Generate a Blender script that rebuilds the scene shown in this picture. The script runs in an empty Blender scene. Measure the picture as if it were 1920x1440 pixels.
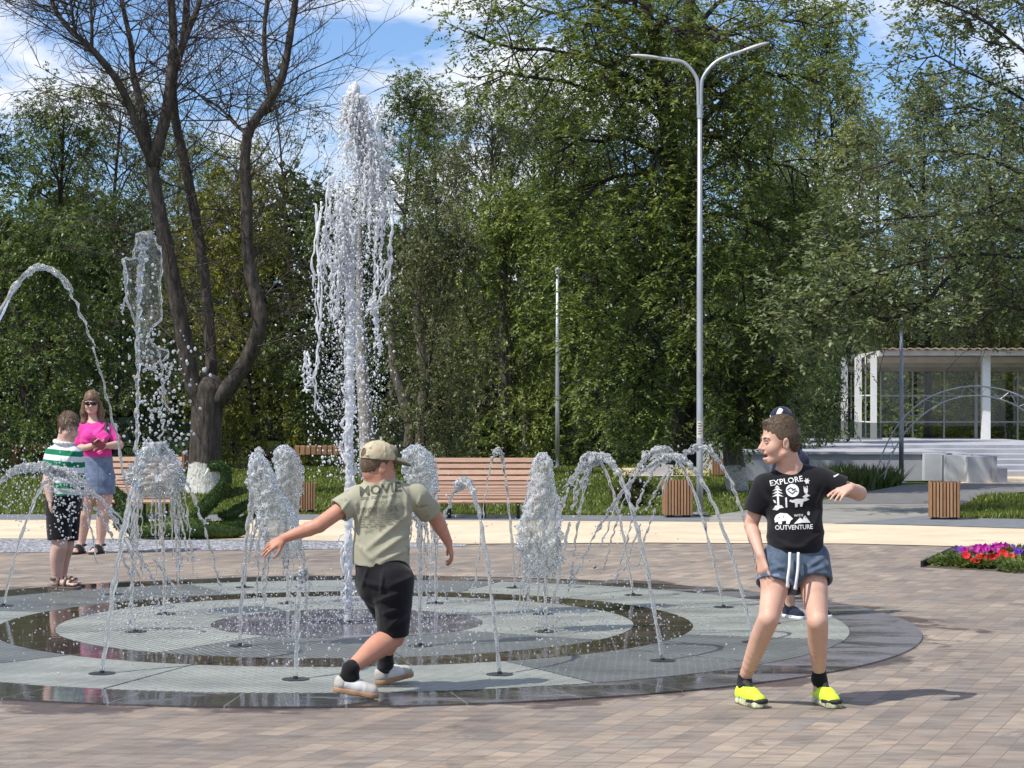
import bpy, bmesh, math, random
import numpy as np
from mathutils import Vector, Matrix
from mathutils.bvhtree import BVHTree

# ---------------------------------------------------------------- camera model
F, CX, HY, CH = 3825.0, 960.0, 758.0, 1.5      # focal (px of the 1920 frame), centre, horizon row, eye height


def P(px, py, d):
    """point at depth d that projects to pixel (px, py)"""
    return np.array([(px - CX) / F * d, d, CH + (HY - py) / F * d])


def G(px, py, z=0.0):
    """point on the ground plane under pixel (px, py)"""
    d = F * (CH - z) / (py - HY)
    return np.array([(px - CX) / F * d, d, z])


def nrm(v):
    v = np.asarray(v, float)
    return v / (np.linalg.norm(v) + 1e-12)


sc = bpy.context.scene
COL = sc.collection
TAU = 2 * math.pi

# ---------------------------------------------------------------- object helpers


def tag(o, label=None, cat=None, group=None, kind=None):
    if label:
        o['label'] = label
    if cat:
        o['category'] = cat
    if group:
        o['group'] = group
    if kind:
        o['kind'] = kind
    return o


def empty(name, loc=(0, 0, 0), rz=0.0):
    o = bpy.data.objects.new(name, None)
    o.location = loc
    o.rotation_euler = (0, 0, rz)
    o.empty_display_size = 0.1
    COL.objects.link(o)
    return o


def make_mesh(name, V, Fs, smooth=False):
    me = bpy.data.meshes.new(name)
    V = np.asarray(V, np.float32)
    Fs = [np.asarray(f, np.int32) for f in Fs if len(f)]
    me.vertices.add(len(V))
    me.vertices.foreach_set('co', V.ravel())
    loops = np.concatenate([f.ravel() for f in Fs])
    sizes = np.concatenate([np.full(len(f), f.shape[1], np.int32) for f in Fs])
    starts = np.concatenate([[0], np.cumsum(sizes)[:-1]]).astype(np.int32)
    me.loops.add(len(loops))
    me.loops.foreach_set('vertex_index', loops)
    me.polygons.add(len(sizes))
    me.polygons.foreach_set('loop_start', starts)
    me.polygons.foreach_set('use_smooth', np.full(len(sizes), smooth))
    me.update(calc_edges=True)
    return me


class MB:
    """collects shapes, then becomes ONE mesh object"""

    def __init__(s):
        s.v, s.f, s.n = [], {}, 0

    def add(s, V, *faces):
        V = np.asarray(V, float).reshape(-1, 3)
        for f in faces:
            f = np.asarray(f, np.int64)
            s.f.setdefault(f.shape[1], []).append(f + s.n)
        s.v.append(V)
        s.n += len(V)
        return s

    def box(s, c, d, R=None):
        h = np.array(d) / 2.0
        q = np.array([[x, y, z] for x in (-1, 1) for y in (-1, 1) for z in (-1, 1)]) * h
        if R is not None:
            q = q @ np.asarray(R).T
        s.add(q + np.array(c), [[0, 1, 3, 2], [4, 6, 7, 5], [0, 4, 5, 1], [2, 3, 7, 6], [0, 2, 6, 4], [1, 5, 7, 3]])
        return s

    def prism(s, poly, z0, z1):
        """poly: ccw list of (x,y)"""
        n = len(poly)
        p = np.asarray(poly, float)
        V = np.vstack([np.c_[p, np.full(n, z0)], np.c_[p, np.full(n, z1)]])
        s.add(V, [[i, (i + 1) % n, n + (i + 1) % n, n + i] for i in range(n)], [list(range(n, 2 * n))], [list(range(n - 1, -1, -1))])
        return s

    def tube(s, pts, rad, seg=6, cap=True):
        V, Q = tube_arrays(pts, rad, seg)
        s.add(V, Q)
        if cap:
            n = len(pts)
            b = s.n - n * seg
            s.f.setdefault(seg, []).append(np.array([list(range(b + seg - 1, b - 1, -1)), list(range(b + (n - 1) * seg, b + n * seg))]))
        return s

    def build(s, name, mat, parent=None, smooth=False, origin=None):
        V = np.vstack(s.v)
        if origin is not None:
            V = V - np.asarray(origin)
        me = make_mesh(name, V, [np.concatenate(f) for f in s.f.values()], smooth)
        return link(name, me, mat, parent, origin)


def link(name, me, mat, parent=None, loc=None):
    o = bpy.data.objects.new(name, me)
    if mat is not None:
        me.materials.append(mat)
    COL.objects.link(o)
    if loc is not None:
        o.location = loc
    if parent is not None:
        o.parent = parent
    return o


def tube_arrays(pts, rad, seg=6):
    pts = np.asarray(pts, float)
    n = len(pts)
    rad = np.broadcast_to(np.asarray(rad, float), (n,))
    t = np.gradient(pts, axis=0)
    t /= np.linalg.norm(t, axis=1)[:, None] + 1e-12
    ref = np.array([0, 0, 1.0]) if abs(t[0, 2]) < 0.9 else np.array([1.0, 0, 0])
    u = np.cross(t[0], ref)
    u /= np.linalg.norm(u)
    U = np.empty((n, 3))
    for i in range(n):
        u = u - t[i] * np.dot(u, t[i])
        u /= np.linalg.norm(u) + 1e-12
        U[i] = u
    W = np.cross(t, U)
    a = np.arange(seg) / seg * TAU
    V = pts[:, None] + rad[:, None, None] * (np.cos(a)[None, :, None] * U[:, None] + np.sin(a)[None, :, None] * W[:, None])
    i = np.arange(n - 1)[:, None] * seg
    j = np.arange(seg)[None]
    k = (j + 1) % seg
    Q = np.stack([i + j, i + k, i + seg + k, i + seg + j], -1).reshape(-1, 4)
    return V.reshape(-1, 3), Q


def spline(pts, n):
    """Catmull-Rom through pts, n samples"""
    p = np.asarray(pts, float)
    p = np.vstack([2 * p[0] - p[1], p, 2 * p[-1] - p[-2]])
    m = len(p) - 3
    out = []
    for t in np.linspace(0, m - 1e-6, n):
        i = int(t)
        u = t - i
        a, b, c, d = p[i:i + 4]
        out.append(0.5 * ((2 * b) + (c - a) * u + (2 * a - 5 * b + 4 * c - d) * u * u + (3 * b - a - 3 * c + d) * u ** 3))
    return np.array(out)


def children(o):
    return [c for c in bpy.data.objects if c.parent == o]


def copy_tree(o, parent=None):
    c = o.copy()
    COL.objects.link(c)
    c.parent = parent
    for ch in children(o):
        copy_tree(ch, c)
    return c


# ---------------------------------------------------------------- materials


class NT:
    def __init__(s, name):
        s.m = bpy.data.materials.new(name)
        s.m.use_nodes = True
        s.t = s.m.node_tree
        s.b = s.t.nodes['Principled BSDF']
        s.out = s.t.nodes['Material Output']

    def n(s, typ, **kw):
        o = s.t.nodes.new(typ)
        for k, v in kw.items():
            if k in o.inputs:
                o.inputs[k].default_value = v
            else:
                setattr(o, k, v)
        return o

    def l(s, a, b):
        s.t.links.new(a, b)

    def coords(s, kind='Object', scale=None, rot=None, loc=None):
        tc = s.n('ShaderNodeTexCoord')
        if kind == 'World':
            src = s.n('ShaderNodeNewGeometry').outputs['Position']
        else:
            src = tc.outputs[kind]
        if scale is None and rot is None and loc is None:
            return src
        mp = s.n('ShaderNodeMapping')
        if scale is not None:
            mp.inputs['Scale'].default_value = scale
        if rot is not None:
            mp.inputs['Rotation'].default_value = rot
        if loc is not None:
            mp.inputs['Location'].default_value = loc
        s.l(src, mp.inputs['Vector'])
        return mp.outputs['Vector']

    def noise(s, vec, scale, detail=4, rough=0.55, dist=0.0):
        o = s.n('ShaderNodeTexNoise')
        o.inputs['Scale'].default_value = scale
        o.inputs['Detail'].default_value = detail
        o.inputs['Roughness'].default_value = rough
        o.inputs['Distortion'].default_value = dist
        s.l(vec, o.inputs['Vector'])
        return o.outputs['Fac']

    def ramp(s, fac, stops, interp='LINEAR'):
        o = s.n('ShaderNodeValToRGB')
        cr = o.color_ramp
        cr.interpolation = interp
        while len(cr.elements) < len(stops):
            cr.elements.new(0.5)
        for e, (p, c) in zip(cr.elements, stops):
            e.position = p
            e.color = (c, c, c, 1) if isinstance(c, (int, float)) else (*c, 1)
        s.l(fac, o.inputs['Fac'])
        return o.outputs['Color']

    def mix(s, fac, a, b, mode='MIX'):
        o = s.n('ShaderNodeMix', data_type='RGBA', blend_type=mode)
        for v, i in ((fac, 0), (a, 6), (b, 7)):
            if isinstance(v, (int, float)):
                o.inputs[i].default_value = v if i == 0 else (v, v, v, 1)
            elif isinstance(v, tuple):
                o.inputs[i].default_value = (*v, 1)
            else:
                s.l(v, o.inputs[i])
        return o.outputs[2]

    def math(s, op, a, b=0.0, c=0.0):
        o = s.n('ShaderNodeMath', operation=op)
        for i, v in enumerate((a, b, c)):
            if isinstance(v, (int, float)):
                o.inputs[i].default_value = v
            else:
                s.l(v, o.inputs[i])
        return o.outputs[0]

    def sep(s, vec):
        o = s.n('ShaderNodeSeparateXYZ')
        s.l(vec, o.inputs[0])
        return o.outputs

    def bump(s, h, strength=0.3, dist=0.01):
        o = s.n('ShaderNodeBump')
        o.inputs['Strength'].default_value = strength
        o.inputs['Distance'].default_value = dist
        s.l(h, o.inputs['Height'])
        s.l(o.outputs['Normal'], s.b.inputs['Normal'])
        return o

    def set(s, col=None, rough=0.6, metal=0.0, spec=0.5):
        if col is not None:
            if isinstance(col, tuple):
                s.b.inputs['Base Color'].default_value = (*col, 1)
            else:
                s.l(col, s.b.inputs['Base Color'])
        if isinstance(rough, (int, float)):
            s.b.inputs['Roughness'].default_value = rough
        else:
            s.l(rough, s.b.inputs['Roughness'])
        s.b.inputs['Metallic'].default_value = metal
        s.b.inputs['Specular IOR Level'].default_value = spec
        return s


def noisy(name, c1, c2, scale=8.0, rough=0.6, bump=0.0, bscale=None, metal=0.0, spec=0.4, kind='Object', stretch=(1, 1, 1), bdist=0.01):
    m = NT(name)
    v = m.coords(kind, scale=stretch)
    f = m.noise(v, scale)
    m.set(m.ramp(f, [(0.3, c1), (0.7, c2)]), rough, metal, spec)
    if bump:
        m.bump(m.noise(v, bscale or scale * 4), bump, bdist)
    return m.m


def leaf_mat(name, dark, mid, light, trans=0.35, scale=0.35):
    m = NT(name)
    g = m.n('ShaderNodeNewGeometry')
    v = m.coords('World')
    f = m.noise(v, scale, 2)
    f2 = m.noise(v, scale * 4.5, 2)
    r = m.math('ADD', m.math('MULTIPLY', g.outputs['Random Per Island'], 0.45), m.math('ADD', m.math('MULTIPLY', f, 0.30), m.math('MULTIPLY', f2, .30)))
    col = m.ramp(r, [(0.20, dark), (0.53, mid), (0.84, light)])
    oi = m.n('ShaderNodeObjectInfo')
    col = m.mix(1.0, col, m.ramp(oi.outputs['Random'], [(0.0, (0.74, 0.76, 0.72)), (0.5, (1.0, 1.0, 1.0)), (1.0, (1.28, 1.22, 1.05))]), 'MULTIPLY')
    m.set(col, 0.42, 0, 0.35)
    tr = m.n('ShaderNodeBsdfTranslucent')
    tc = m.mix(1.0, col, (1.0, 1.0, 0.55), 'MULTIPLY')
    m.l(tc, tr.inputs['Color'])
    mx = m.n('ShaderNodeMixShader')
    mx.inputs[0].default_value = trans
    m.l(m.b.outputs[0], mx.inputs[1])
    m.l(tr.outputs[0], mx.inputs[2])
    m.l(mx.outputs[0], m.out.inputs['Surface'])
    return m.m


def bark_mat(name, c1, c2, white_z=None):
    m = NT(name)
    v = m.coords('Object', scale=(1, 1, 0.22))
    f = m.noise(v, 14, 6, 0.65)
    col = m.ramp(f, [(0.32, c1), (0.68, c2)])
    if white_z:
        z = m.sep(m.coords('Object'))[2]
        edge = m.math('ADD', z, m.math('MULTIPLY', m.noise(m.coords('Object'), 6, 4), 0.16))
        k = m.ramp(m.math('SUBTRACT', edge, white_z), [(0.0, 1.0), (0.03, 0.0)])
        wcol = m.ramp(m.noise(m.coords('Object'), 22, 6, 0.7), [(0.36, (0.30, 0.28, 0.24)), (0.5, (0.56, 0.55, 0.50)), (0.7, (0.68, 0.67, 0.62))])
        col = m.mix(k, col, wcol)
    m.set(col, 0.9, 0, 0.2)
    m.bump(f, 0.9, 0.05)
    return m.m


SKIN_R = 0.5
M = {}


def mats():
    # --- ground surfaces
    m = NT('lawn_earth')
    v = m.coords('World')
    c = m.ramp(m.noise(v, 0.5, 6), [(0.3, (0.035, 0.055, 0.012)), (0.55, (0.06, 0.085, 0.018)), (0.75, (0.10, 0.095, 0.04))])
    m.set(c, 0.95, 0, 0.1)
    m.bump(m.noise(v, 14, 5), 0.8, 0.05)
    M['lawn'] = m.m

    m = NT('paver')
    v = m.coords('World', rot=(0, 0, math.radians(-68)))
    br = m.n('ShaderNodeTexBrick', offset=0.5, squash=1.0)
    br.inputs['Scale'].default_value = 1.0
    br.inputs['Brick Width'].default_value = 0.24
    br.inputs['Row Height'].default_value = 0.12
    br.inputs['Mortar Size'].default_value = 0.0028
    br.inputs['Mortar Smooth'].default_value = 0.3
    br.inputs['Bias'].default_value = 0.0
    br.inputs['Color1'].default_value = (0.0, 0.0, 0.0, 1)
    br.inputs['Color2'].default_value = (1, 1, 1, 1)
    br.inputs['Mortar'].default_value = (0.5, 0.5, 0.5, 1)
    m.l(v, br.inputs['Vector'])
    tint = m.ramp(br.outputs['Color'], [(0.0, (0.180, 0.160, 0.142)), (0.25, (0.252, 0.215, 0.181)), (0.5, (0.218, 0.181, 0.154)), (0.75, (0.308, 0.256, 0.205)), (1.0, (0.208, 0.189, 0.171))])
    streak = m.noise(m.coords('World', scale=(1.6, 6, 1)), 2.2, 6, 0.65)
    grain = m.noise(m.coords('World'), 160, 3, 0.7)
    patch = m.noise(m.coords('World', scale=(0.6, 1.6, 1)), 0.55, 4)
    col = m.mix(1.0, tint, m.ramp(streak, [(0.3, (0.62, 0.60, 0.58)), (0.5, (1, 1, 1)), (0.72, (1.3, 1.24, 1.14))]), 'MULTIPLY')
    col = m.mix(1.0, col, m.ramp(patch, [(0.3, (0.8, 0.79, 0.8)), (0.65, (1.16, 1.14, 1.1))]), 'MULTIPLY')
    col = m.mix(1.0, col, m.ramp(grain, [(0.25, (0.72, 0.72, 0.72)), (0.75, (1.22, 1.22, 1.22))]), 'MULTIPLY')
    blot = m.noise(m.coords('World', scale=(1, .8, 1)), 2.6, 6, 0.7, 0.5)
    col = m.mix(1.0, col, m.ramp(blot, [(0.30, (0.62, 0.61, 0.62)), (0.40, (1, 1, 1))]), 'MULTIPLY')
    col = m.mix(br.outputs['Fac'], col, (0.15, 0.125, 0.105))
    # damp stain that spreads from the fountain rim
    pos = m.coords('World', loc=(1.12, -13.9, 0))
    sx = m.sep(pos)
    r = m.math('SQRT', m.math('ADD', m.math('MULTIPLY', sx[0], sx[0]), m.math('MULTIPLY', sx[1], sx[1])))
    rn = m.math('ADD', r, m.math('MULTIPLY', m.math('SUBTRACT', m.noise(pos, 1.1, 6, 0.62), 0.5), 2.2))
    wet = m.ramp(m.math('SUBTRACT', rn, 3.88), [(0.0, 1.0), (0.10, 0.0)])
    col = m.mix(wet, col, m.mix(1.0, col, (0.42, 0.37, 0.36), 'MULTIPLY'))
    m.set(col, m.ramp(wet, [(0, 0.8), (1, 0.38)]), 0, 0.3)
    h = m.math('SUBTRACT', m.math('MULTIPLY', grain, 0.4), br.outputs['Fac'])
    m.bump(h, 0.35, 0.004)
    M['paver'] = m.m

    m = NT('cream_rubber')
    v = m.coords('World')
    f = m.noise(v, 90, 3, 0.8)
    c = m.ramp(f, [(0.3, (0.53, 0.445, 0.315)), (0.7, (0.64, 0.55, 0.405))])
    c = m.mix(1.0, c, m.ramp(m.noise(v, 0.9, 5, 0.65), [(0.3, (0.82, 0.8, 0.78)), (0.6, (1.05, 1.05, 1.05))]), 'MULTIPLY')
    crack = m.ramp(m.noise(m.coords('World', scale=(0.5, 3.0, 1)), 1.8, 7, 0.6), [(0.33, (0.5, 0.46, 0.4)), (0.37, (1, 1, 1))])
    c = m.mix(1.0, c, crack, 'MULTIPLY')
    m.set(c, 0.9, 0, 0.2)
    m.bump(f, 0.3, 0.006)
    M['cream'] = m.m

    m = NT('grey_gravel')
    vo = m.n('ShaderNodeTexVoronoi')
    vo.inputs['Scale'].default_value = 30
    m.l(m.coords('World'), vo.inputs['Vector'])
    c = m.ramp(m.sep(vo.outputs['Color'])[0], [(0.0, (0.13, 0.135, 0.15)), (0.5, (0.27, 0.28, 0.30)), (1.0, (0.5, 0.5, 0.52))])
    m.set(c, 0.85, 0, 0.2)
    m.bump(m.math('SUBTRACT', 1.0, vo.outputs['Distance']), 1.0, 0.03)
    M['gravel'] = m.m
    M['asphalt'] = noisy('asphalt', (0.115, 0.115, 0.118), (0.17, 0.168, 0.165), 3, 0.9, 0.4, 120, kind='World')
    M['path'] = noisy('grey_paved_path', (0.20, 0.195, 0.175), (0.29, 0.28, 0.25), 1.6, 0.9, 0.3, 80, kind='World')
    M['sand'] = noisy('sandy_court', (0.52, 0.42, 0.28), (0.66, 0.55, 0.38), 2.0, 0.9, 0.2, 60, kind='World')
    M['kerb'] = noisy('dark_kerb', (0.12, 0.13, 0.145), (0.18, 0.19, 0.205), 6, 0.85, 0.3, 60, kind='World')
    # --- fountain surfaces

    def wetstone(name, c1, c2, r0, r1, bs=0.06, dry=0.02, pale=1.75):
        m = NT(name)
        v = m.coords('World')
        c = m.ramp(m.noise(v, 40, 5, 0.7), [(0.3, c1), (0.7, c2)])
        wx = m.sep(v)
        pud = m.math('ADD', m.noise(m.coords('World', scale=(1, 2.2, 1)), 1.3, 5, 0.6, 0.8), m.math('MULTIPLY', m.math('ADD', wx[0], 0.6), dry))
        fine = m.noise(v, 60, 3, 0.7)
        ro = m.math('ADD', m.ramp(pud, [(0.50, r0), (0.68, r1)]), m.math('MULTIPLY', fine, 0.03))
        c = m.mix(m.ramp(pud, [(0.50, 0.0), (0.70, 1.0)]), c, m.mix(1.0, c, (pale, pale * 0.99, pale), 'MULTIPLY'))
        # joints of the stone slabs, radial from the fountain centre
        sx = m.sep(m.coords('World', loc=(1.12, -13.9, 0)))
        an = m.math('MULTIPLY', m.math('ARCTAN2', sx[1], sx[0]), 40 / TAU)
        fr = m.math('ABSOLUTE', m.math('SUBTRACT', m.math('FRACT', m.math('ADD', an, 40.0)), 0.5))
        j = m.ramp(fr, [(0.0, 1.0), (0.011, 0.0)])
        c = m.mix(j, c, (0.26, 0.25, 0.24))
        m.set(c, ro, 0, 0.6)
        rip = m.noise(m.coords('World', scale=(1, 2.0, 1)), 9, 3, 0.5, 0.4)
        m.bump(m.math('ADD', m.math('MULTIPLY', rip, 1.0), m.math('MULTIPLY', fine, 0.05)), bs, 0.02)
        return m.m
    M['wet_rim'] = wetstone('wet_grey_stone', (0.045, 0.042, 0.044), (0.085, 0.080, 0.082), 0.03, 0.34, 0.03, 0.055, 2.3)
    M['wet_brown'] = wetstone('wet_brown_stone', (0.045, 0.036, 0.030), (0.085, 0.068, 0.055), 0.03, 0.16, 0.03)
    M['wet_violet'] = wetstone('wet_violet_stone', (0.10, 0.095, 0.12), (0.17, 0.16, 0.19), 0.04, 0.25, 0.08)

    def grate(name, c1, c2, w=0.30):
        m = NT(name)
        v = m.coords('Object')
        x = m.sep(v)
        a = m.math('ABSOLUTE', m.math('SUBTRACT', m.math('FRACT', m.math('MULTIPLY', x[0], 22.0)), 0.5))
        b = m.math('ABSOLUTE', m.math('SUBTRACT', m.math('FRACT', m.math('MULTIPLY', x[1], 22.0)), 0.5))
        bar = m.math('MAXIMUM', m.ramp(a, [(0.33, 0.0), (0.39, 1.0)]), m.math('MULTIPLY', m.ramp(b, [(0.34, 0.0), (0.42, 1.0)]), 0.30))
        n1 = m.noise(m.coords('World', scale=(1, 1.8, 1)), 1.3, 5, 0.6)
        c = m.ramp(n1, [(0.3, c1), (0.7, c2)])
        c = m.mix(1.0, c, m.ramp(m.noise(m.coords('World'), 35, 3), [(0.3, (0.85, 0.85, 0.85)), (0.7, (1.1, 1.1, 1.1))]), 'MULTIPLY')
        c = m.mix(bar, m.mix(1.0, c, (0.78, 0.78, 0.76), 'MULTIPLY'), m.mix(1.0, c, (1.65, 1.65, 1.52), 'MULTIPLY'))
        m.set(c, m.ramp(n1, [(0.35, 0.32), (0.6, 0.55)]), 0, 0.45)
        m.bump(bar, 0.25, 0.004)
        return m.m
    M['grate_light'] = grate('pale_grate', (0.175, 0.187, 0.175), (0.265, 0.278, 0.260))
    M['grate_dark'] = grate('dark_grate', (0.085, 0.093, 0.093), (0.13, 0.138, 0.136))
    M['nozzle'] = noisy('nozzle_metal', (0.03, 0.03, 0.03), (0.07, 0.07, 0.07), 30, 0.4, metal=0.6)
    # --- water

    def water(name, white, bs=0.35, sc_=60):
        m = NT(name)
        m.set((1.0, 1.0, 1.0), 0.03, 0, 0.5)
        m.b.inputs['Transmission Weight'].default_value = 1.0
        m.b.inputs['IOR'].default_value = 1.33
        m.bump(m.noise(m.coords('World'), sc_, 3, 0.6), bs, 0.012)
        d = m.n('ShaderNodeBsdfDiffuse')
        d.inputs['Color'].default_value = (0.96, 0.97, 0.99, 1)
        t = m.n('ShaderNodeBsdfTranslucent')
        t.inputs['Color'].default_value = (0.96, 0.97, 0.99, 1)
        a = m.n('ShaderNodeMixShader')
        a.inputs[0].default_value = 0.5
        m.l(d.outputs[0], a.inputs[1])
        m.l(t.outputs[0], a.inputs[2])
        x = m.n('ShaderNodeMixShader')
        fm = m.ramp(m.noise(m.coords('World'), 26, 4, 0.65), [(0.35, max(0.0, white - 0.25)), (0.7, min(1.0, white + 0.3))])
        m.l(fm, x.inputs[0])
        m.l(m.b.outputs[0], x.inputs[1])
        m.l(a.outputs[0], x.inputs[2])
        m.l(x.outputs[0], m.out.inputs['Surface'])
        return m.m
    M['water'] = water('clear_water', 0.10)
    M['foam'] = water('foamy_water', 0.92, 0.3, 40)
    M['drop'] = water('water_drop', 0.50, .12)  # white share stands in for the glints of small drops
    # thin sheets of water: mostly see-through, glossy, with white glints painted along noise ridges

    def film(name, clear, glint, bs):
        m = NT(name)
        v = m.coords('World')
        n_ = m.noise(v, 34, 4, .6, .5)
        bp = m.n('ShaderNodeBump')
        bp.inputs['Strength'].default_value = bs
        bp.inputs['Distance'].default_value = .03
        m.l(n_, bp.inputs['Height'])
        tr = m.n('ShaderNodeBsdfTransparent')
        tr.inputs['Color'].default_value = (.90, .93, .92, 1)
        gs = m.n('ShaderNodeBsdfGlass')
        gs.inputs['IOR'].default_value = 1.33
        gs.inputs['Roughness'].default_value = .03
        m.l(bp.outputs[0], gs.inputs['Normal'])
        x = m.n('ShaderNodeMixShader')
        x.inputs[0].default_value = 1 - clear
        m.l(tr.outputs[0], x.inputs[1])
        m.l(gs.outputs[0], x.inputs[2])
        d = m.n('ShaderNodeBsdfDiffuse')
        d.inputs['Color'].default_value = (.96, .97, .99, 1)
        m.l(bp.outputs[0], d.inputs['Normal'])
        y = m.n('ShaderNodeMixShader')
        rid = m.math('ABSOLUTE', m.math('SUBTRACT', m.noise(m.coords('World', scale=(1, 1, .6)), 30, 5, .65, .6), .5))
        m.l(m.ramp(rid, [(0.0, glint), (.06, glint * .15)]), y.inputs[0])
        m.l(x.outputs[0], y.inputs[1])
        m.l(d.outputs[0], y.inputs[2])
        m.l(y.outputs[0], m.out.inputs['Surface'])
        return m.m
    M['film'] = film('water_film', .86, .16, .5)
    M['veil'] = film('water_veil', .60, .50, .9)
    # --- timber, metal, concrete
    m = NT('brown_timber')
    v = m.coords('Object', scale=(1, 1, 1))
    g = m.n('ShaderNodeNewGeometry')
    f = m.noise(m.coords('Object', scale=(14, 14, 1.5)), 5, 5, 0.6)
    c = m.ramp(f, [(0.25, (0.27, 0.145, 0.075)), (0.75, (0.40, 0.235, 0.13))])
    c = m.mix(1.0, c, m.ramp(g.outputs['Random Per Island'], [(0, (0.78, 0.76, 0.74)), (1, (1.18, 1.15, 1.12))]), 'MULTIPLY')
    m.set(c, 0.55, 0, 0.3)
    m.bump(f, 0.15, 0.004)
    M['timber'] = m.m
    m = NT('pale_timber')
    g = m.n('ShaderNodeNewGeometry')
    f = m.noise(m.coords('Object', scale=(1.5, 14, 14)), 5, 5, 0.6)
    c = m.ramp(f, [(0.25, (0.27, 0.165, 0.115)), (0.75, (0.41, 0.275, 0.20))])
    c = m.mix(1.0, c, m.ramp(g.outputs['Random Per Island'], [(0, (0.8, 0.78, 0.76)), (1, (1.15, 1.13, 1.12))]), 'MULTIPLY')
    m.set(c, 0.55, 0, 0.3)
    M['timber_pale'] = m.m
    M['black_metal'] = noisy('black_metal', (0.012, 0.012, 0.014), (0.03, 0.03, 0.032), 20, 0.5, metal=0.3)
    M['galv'] = noisy('galvanised_steel', (0.36, 0.38, 0.41), (0.50, 0.52, 0.55), 9, 0.45, 0.05, 60, metal=0.55, stretch=(1, 1, 0.25))
    M['galv_dark'] = noisy('weathered_steel', (0.16, 0.175, 0.20), (0.27, 0.29, 0.32), 9, 0.5, 0.05, 60, metal=0.4, stretch=(1, 1, 0.25))
    M['lamp_grey'] = noisy('lamp_housing', (0.45, 0.46, 0.47), (0.55, 0.56, 0.57), 12, 0.45, metal=0.2)
    M['paper'] = noisy('pasted_paper', (0.52, 0.5, 0.45), (0.7, 0.67, 0.6), 24, 0.9)
    M['ink'] = noisy('ink', (0.10, 0.10, 0.11), (0.15, 0.15, 0.16), 30, 0.8)
    M['concrete'] = noisy('pale_concrete', (0.42, 0.43, 0.45), (0.55, 0.56, 0.58), 2.2, 0.85, 0.25, 50, kind='World')
    M['concrete_dark'] = noisy('grey_concrete', (0.30, 0.30, 0.33), (0.40, 0.41, 0.44), 2.2, 0.85, 0.25, 50, kind='World')
    M['white_paint'] = noisy('white_paint', (0.72, 0.72, 0.70), (0.82, 0.82, 0.80), 6, 0.45, kind='World')
    M['roof_metal'] = noisy('cream_roof_metal', (0.50, 0.46, 0.40), (0.62, 0.58, 0.51), 3, 0.5, metal=0.1, kind='World')
    M['soffit'] = noisy('corrugated_soffit', (0.36, 0.26, 0.19), (0.48, 0.36, 0.27), 3, 0.6, kind='World')
    m = NT('window_glass')
    m.set((1, 1, 1), 0.02, 0, 0.5)
    tr = m.n('ShaderNodeBsdfTransparent')
    tr.inputs['Color'].default_value = (0.94, 0.97, 0.95, 1)
    gl = m.n('ShaderNodeBsdfGlossy')
    gl.inputs['Roughness'].default_value = 0.02
    x = m.n('ShaderNodeMixShader')
    x.inputs[0].default_value = 0.03
    m.l(tr.outputs[0], x.inputs[1])
    m.l(gl.outputs[0], x.inputs[2])
    m.l(x.outputs[0], m.out.inputs['Surface'])
    M['glass'] = m.m
    # --- woven net of the fence: see-through weave
    m = NT('green_fence_net')
    m.set(m.ramp(m.noise(m.coords('World'), 0.8, 4), [(0.3, (0.010, 0.022, 0.020)), (0.7, (0.022, 0.042, 0.036))]), 0.8, 0, 0.2)
    tr = m.n('ShaderNodeBsdfTransparent')
    x = m.n('ShaderNodeMixShader')
    x.inputs[0].default_value = 0.68
    m.l(tr.outputs[0], x.inputs[1])
    m.l(m.b.outputs[0], x.inputs[2])
    m.l(x.outputs[0], m.out.inputs['Surface'])
    M['net'] = m.m
    # --- vegetation
    M['bark_dark'] = bark_mat('dark_bark', (0.018, 0.015, 0.013), (0.075, 0.062, 0.052))
    M['bark_bare'] = bark_mat('brown_bark', (0.028, 0.023, 0.020), (0.125, 0.104, 0.088), 0.58)
    M['bark_grey'] = bark_mat('grey_bark', (0.07, 0.06, 0.05), (0.20, 0.175, 0.145), 0.5)
    M['bark_white'] = bark_mat('pale_bark', (0.20, 0.17, 0.14), (0.42, 0.38, 0.33), 0.8)
    M['leaf_mid'] = leaf_mat('green_leaf', (0.042, 0.074, 0.022), (0.146, 0.196, 0.057), (0.321, 0.36, 0.109))
    M['leaf_dark'] = leaf_mat('dark_leaf', (0.028, 0.057, 0.022), (0.099, 0.148, 0.048), (0.225, 0.274, 0.098))
    M['leaf_yellow'] = leaf_mat('yellow_green_leaf', (0.07, 0.093, 0.014), (0.217, 0.225, 0.039), (0.404, 0.389, 0.079))
    M['leaf_olive'] = leaf_mat('olive_leaf', (0.054, 0.072, 0.035), (0.168, 0.187, 0.086), (0.343, 0.336, 0.196))
    M['leaf_elm'] = leaf_mat('elm_leaf', (0.071, 0.109, 0.052), (0.209, 0.254, 0.129), (0.452, 0.465, 0.286))
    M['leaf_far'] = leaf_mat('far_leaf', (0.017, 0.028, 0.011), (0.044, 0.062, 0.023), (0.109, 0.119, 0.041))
    M['blade'] = leaf_mat('grass_blade', (0.042, 0.067, 0.011), (0.127, 0.171, 0.032), (0.267, 0.283, 0.082), 0.3, 0.8)
    M['turf'] = leaf_mat('artificial_turf', (0.011, 0.032, 0.006), (0.034, 0.076, 0.013), (0.085, 0.135, 0.023), 0.2, 3)
    M['soil'] = noisy('dark_soil', (0.05, 0.04, 0.03), (0.12, 0.095, 0.07), 20, 0.95, 0.8, 60, kind='World')
    M['twig_bush'] = leaf_mat('brown_bush', (0.02, 0.018, 0.012), (0.05, 0.04, 0.025), (0.09, 0.07, 0.04))
    M['pet_magenta'] = noisy('magenta_petal', (0.33, 0.006, 0.22), (0.50, 0.015, 0.34), 60, 0.6)
    M['pet_red'] = noisy('red_petal', (0.46, 0.008, 0.012), (0.62, 0.02, 0.025), 60, 0.6)
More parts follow.
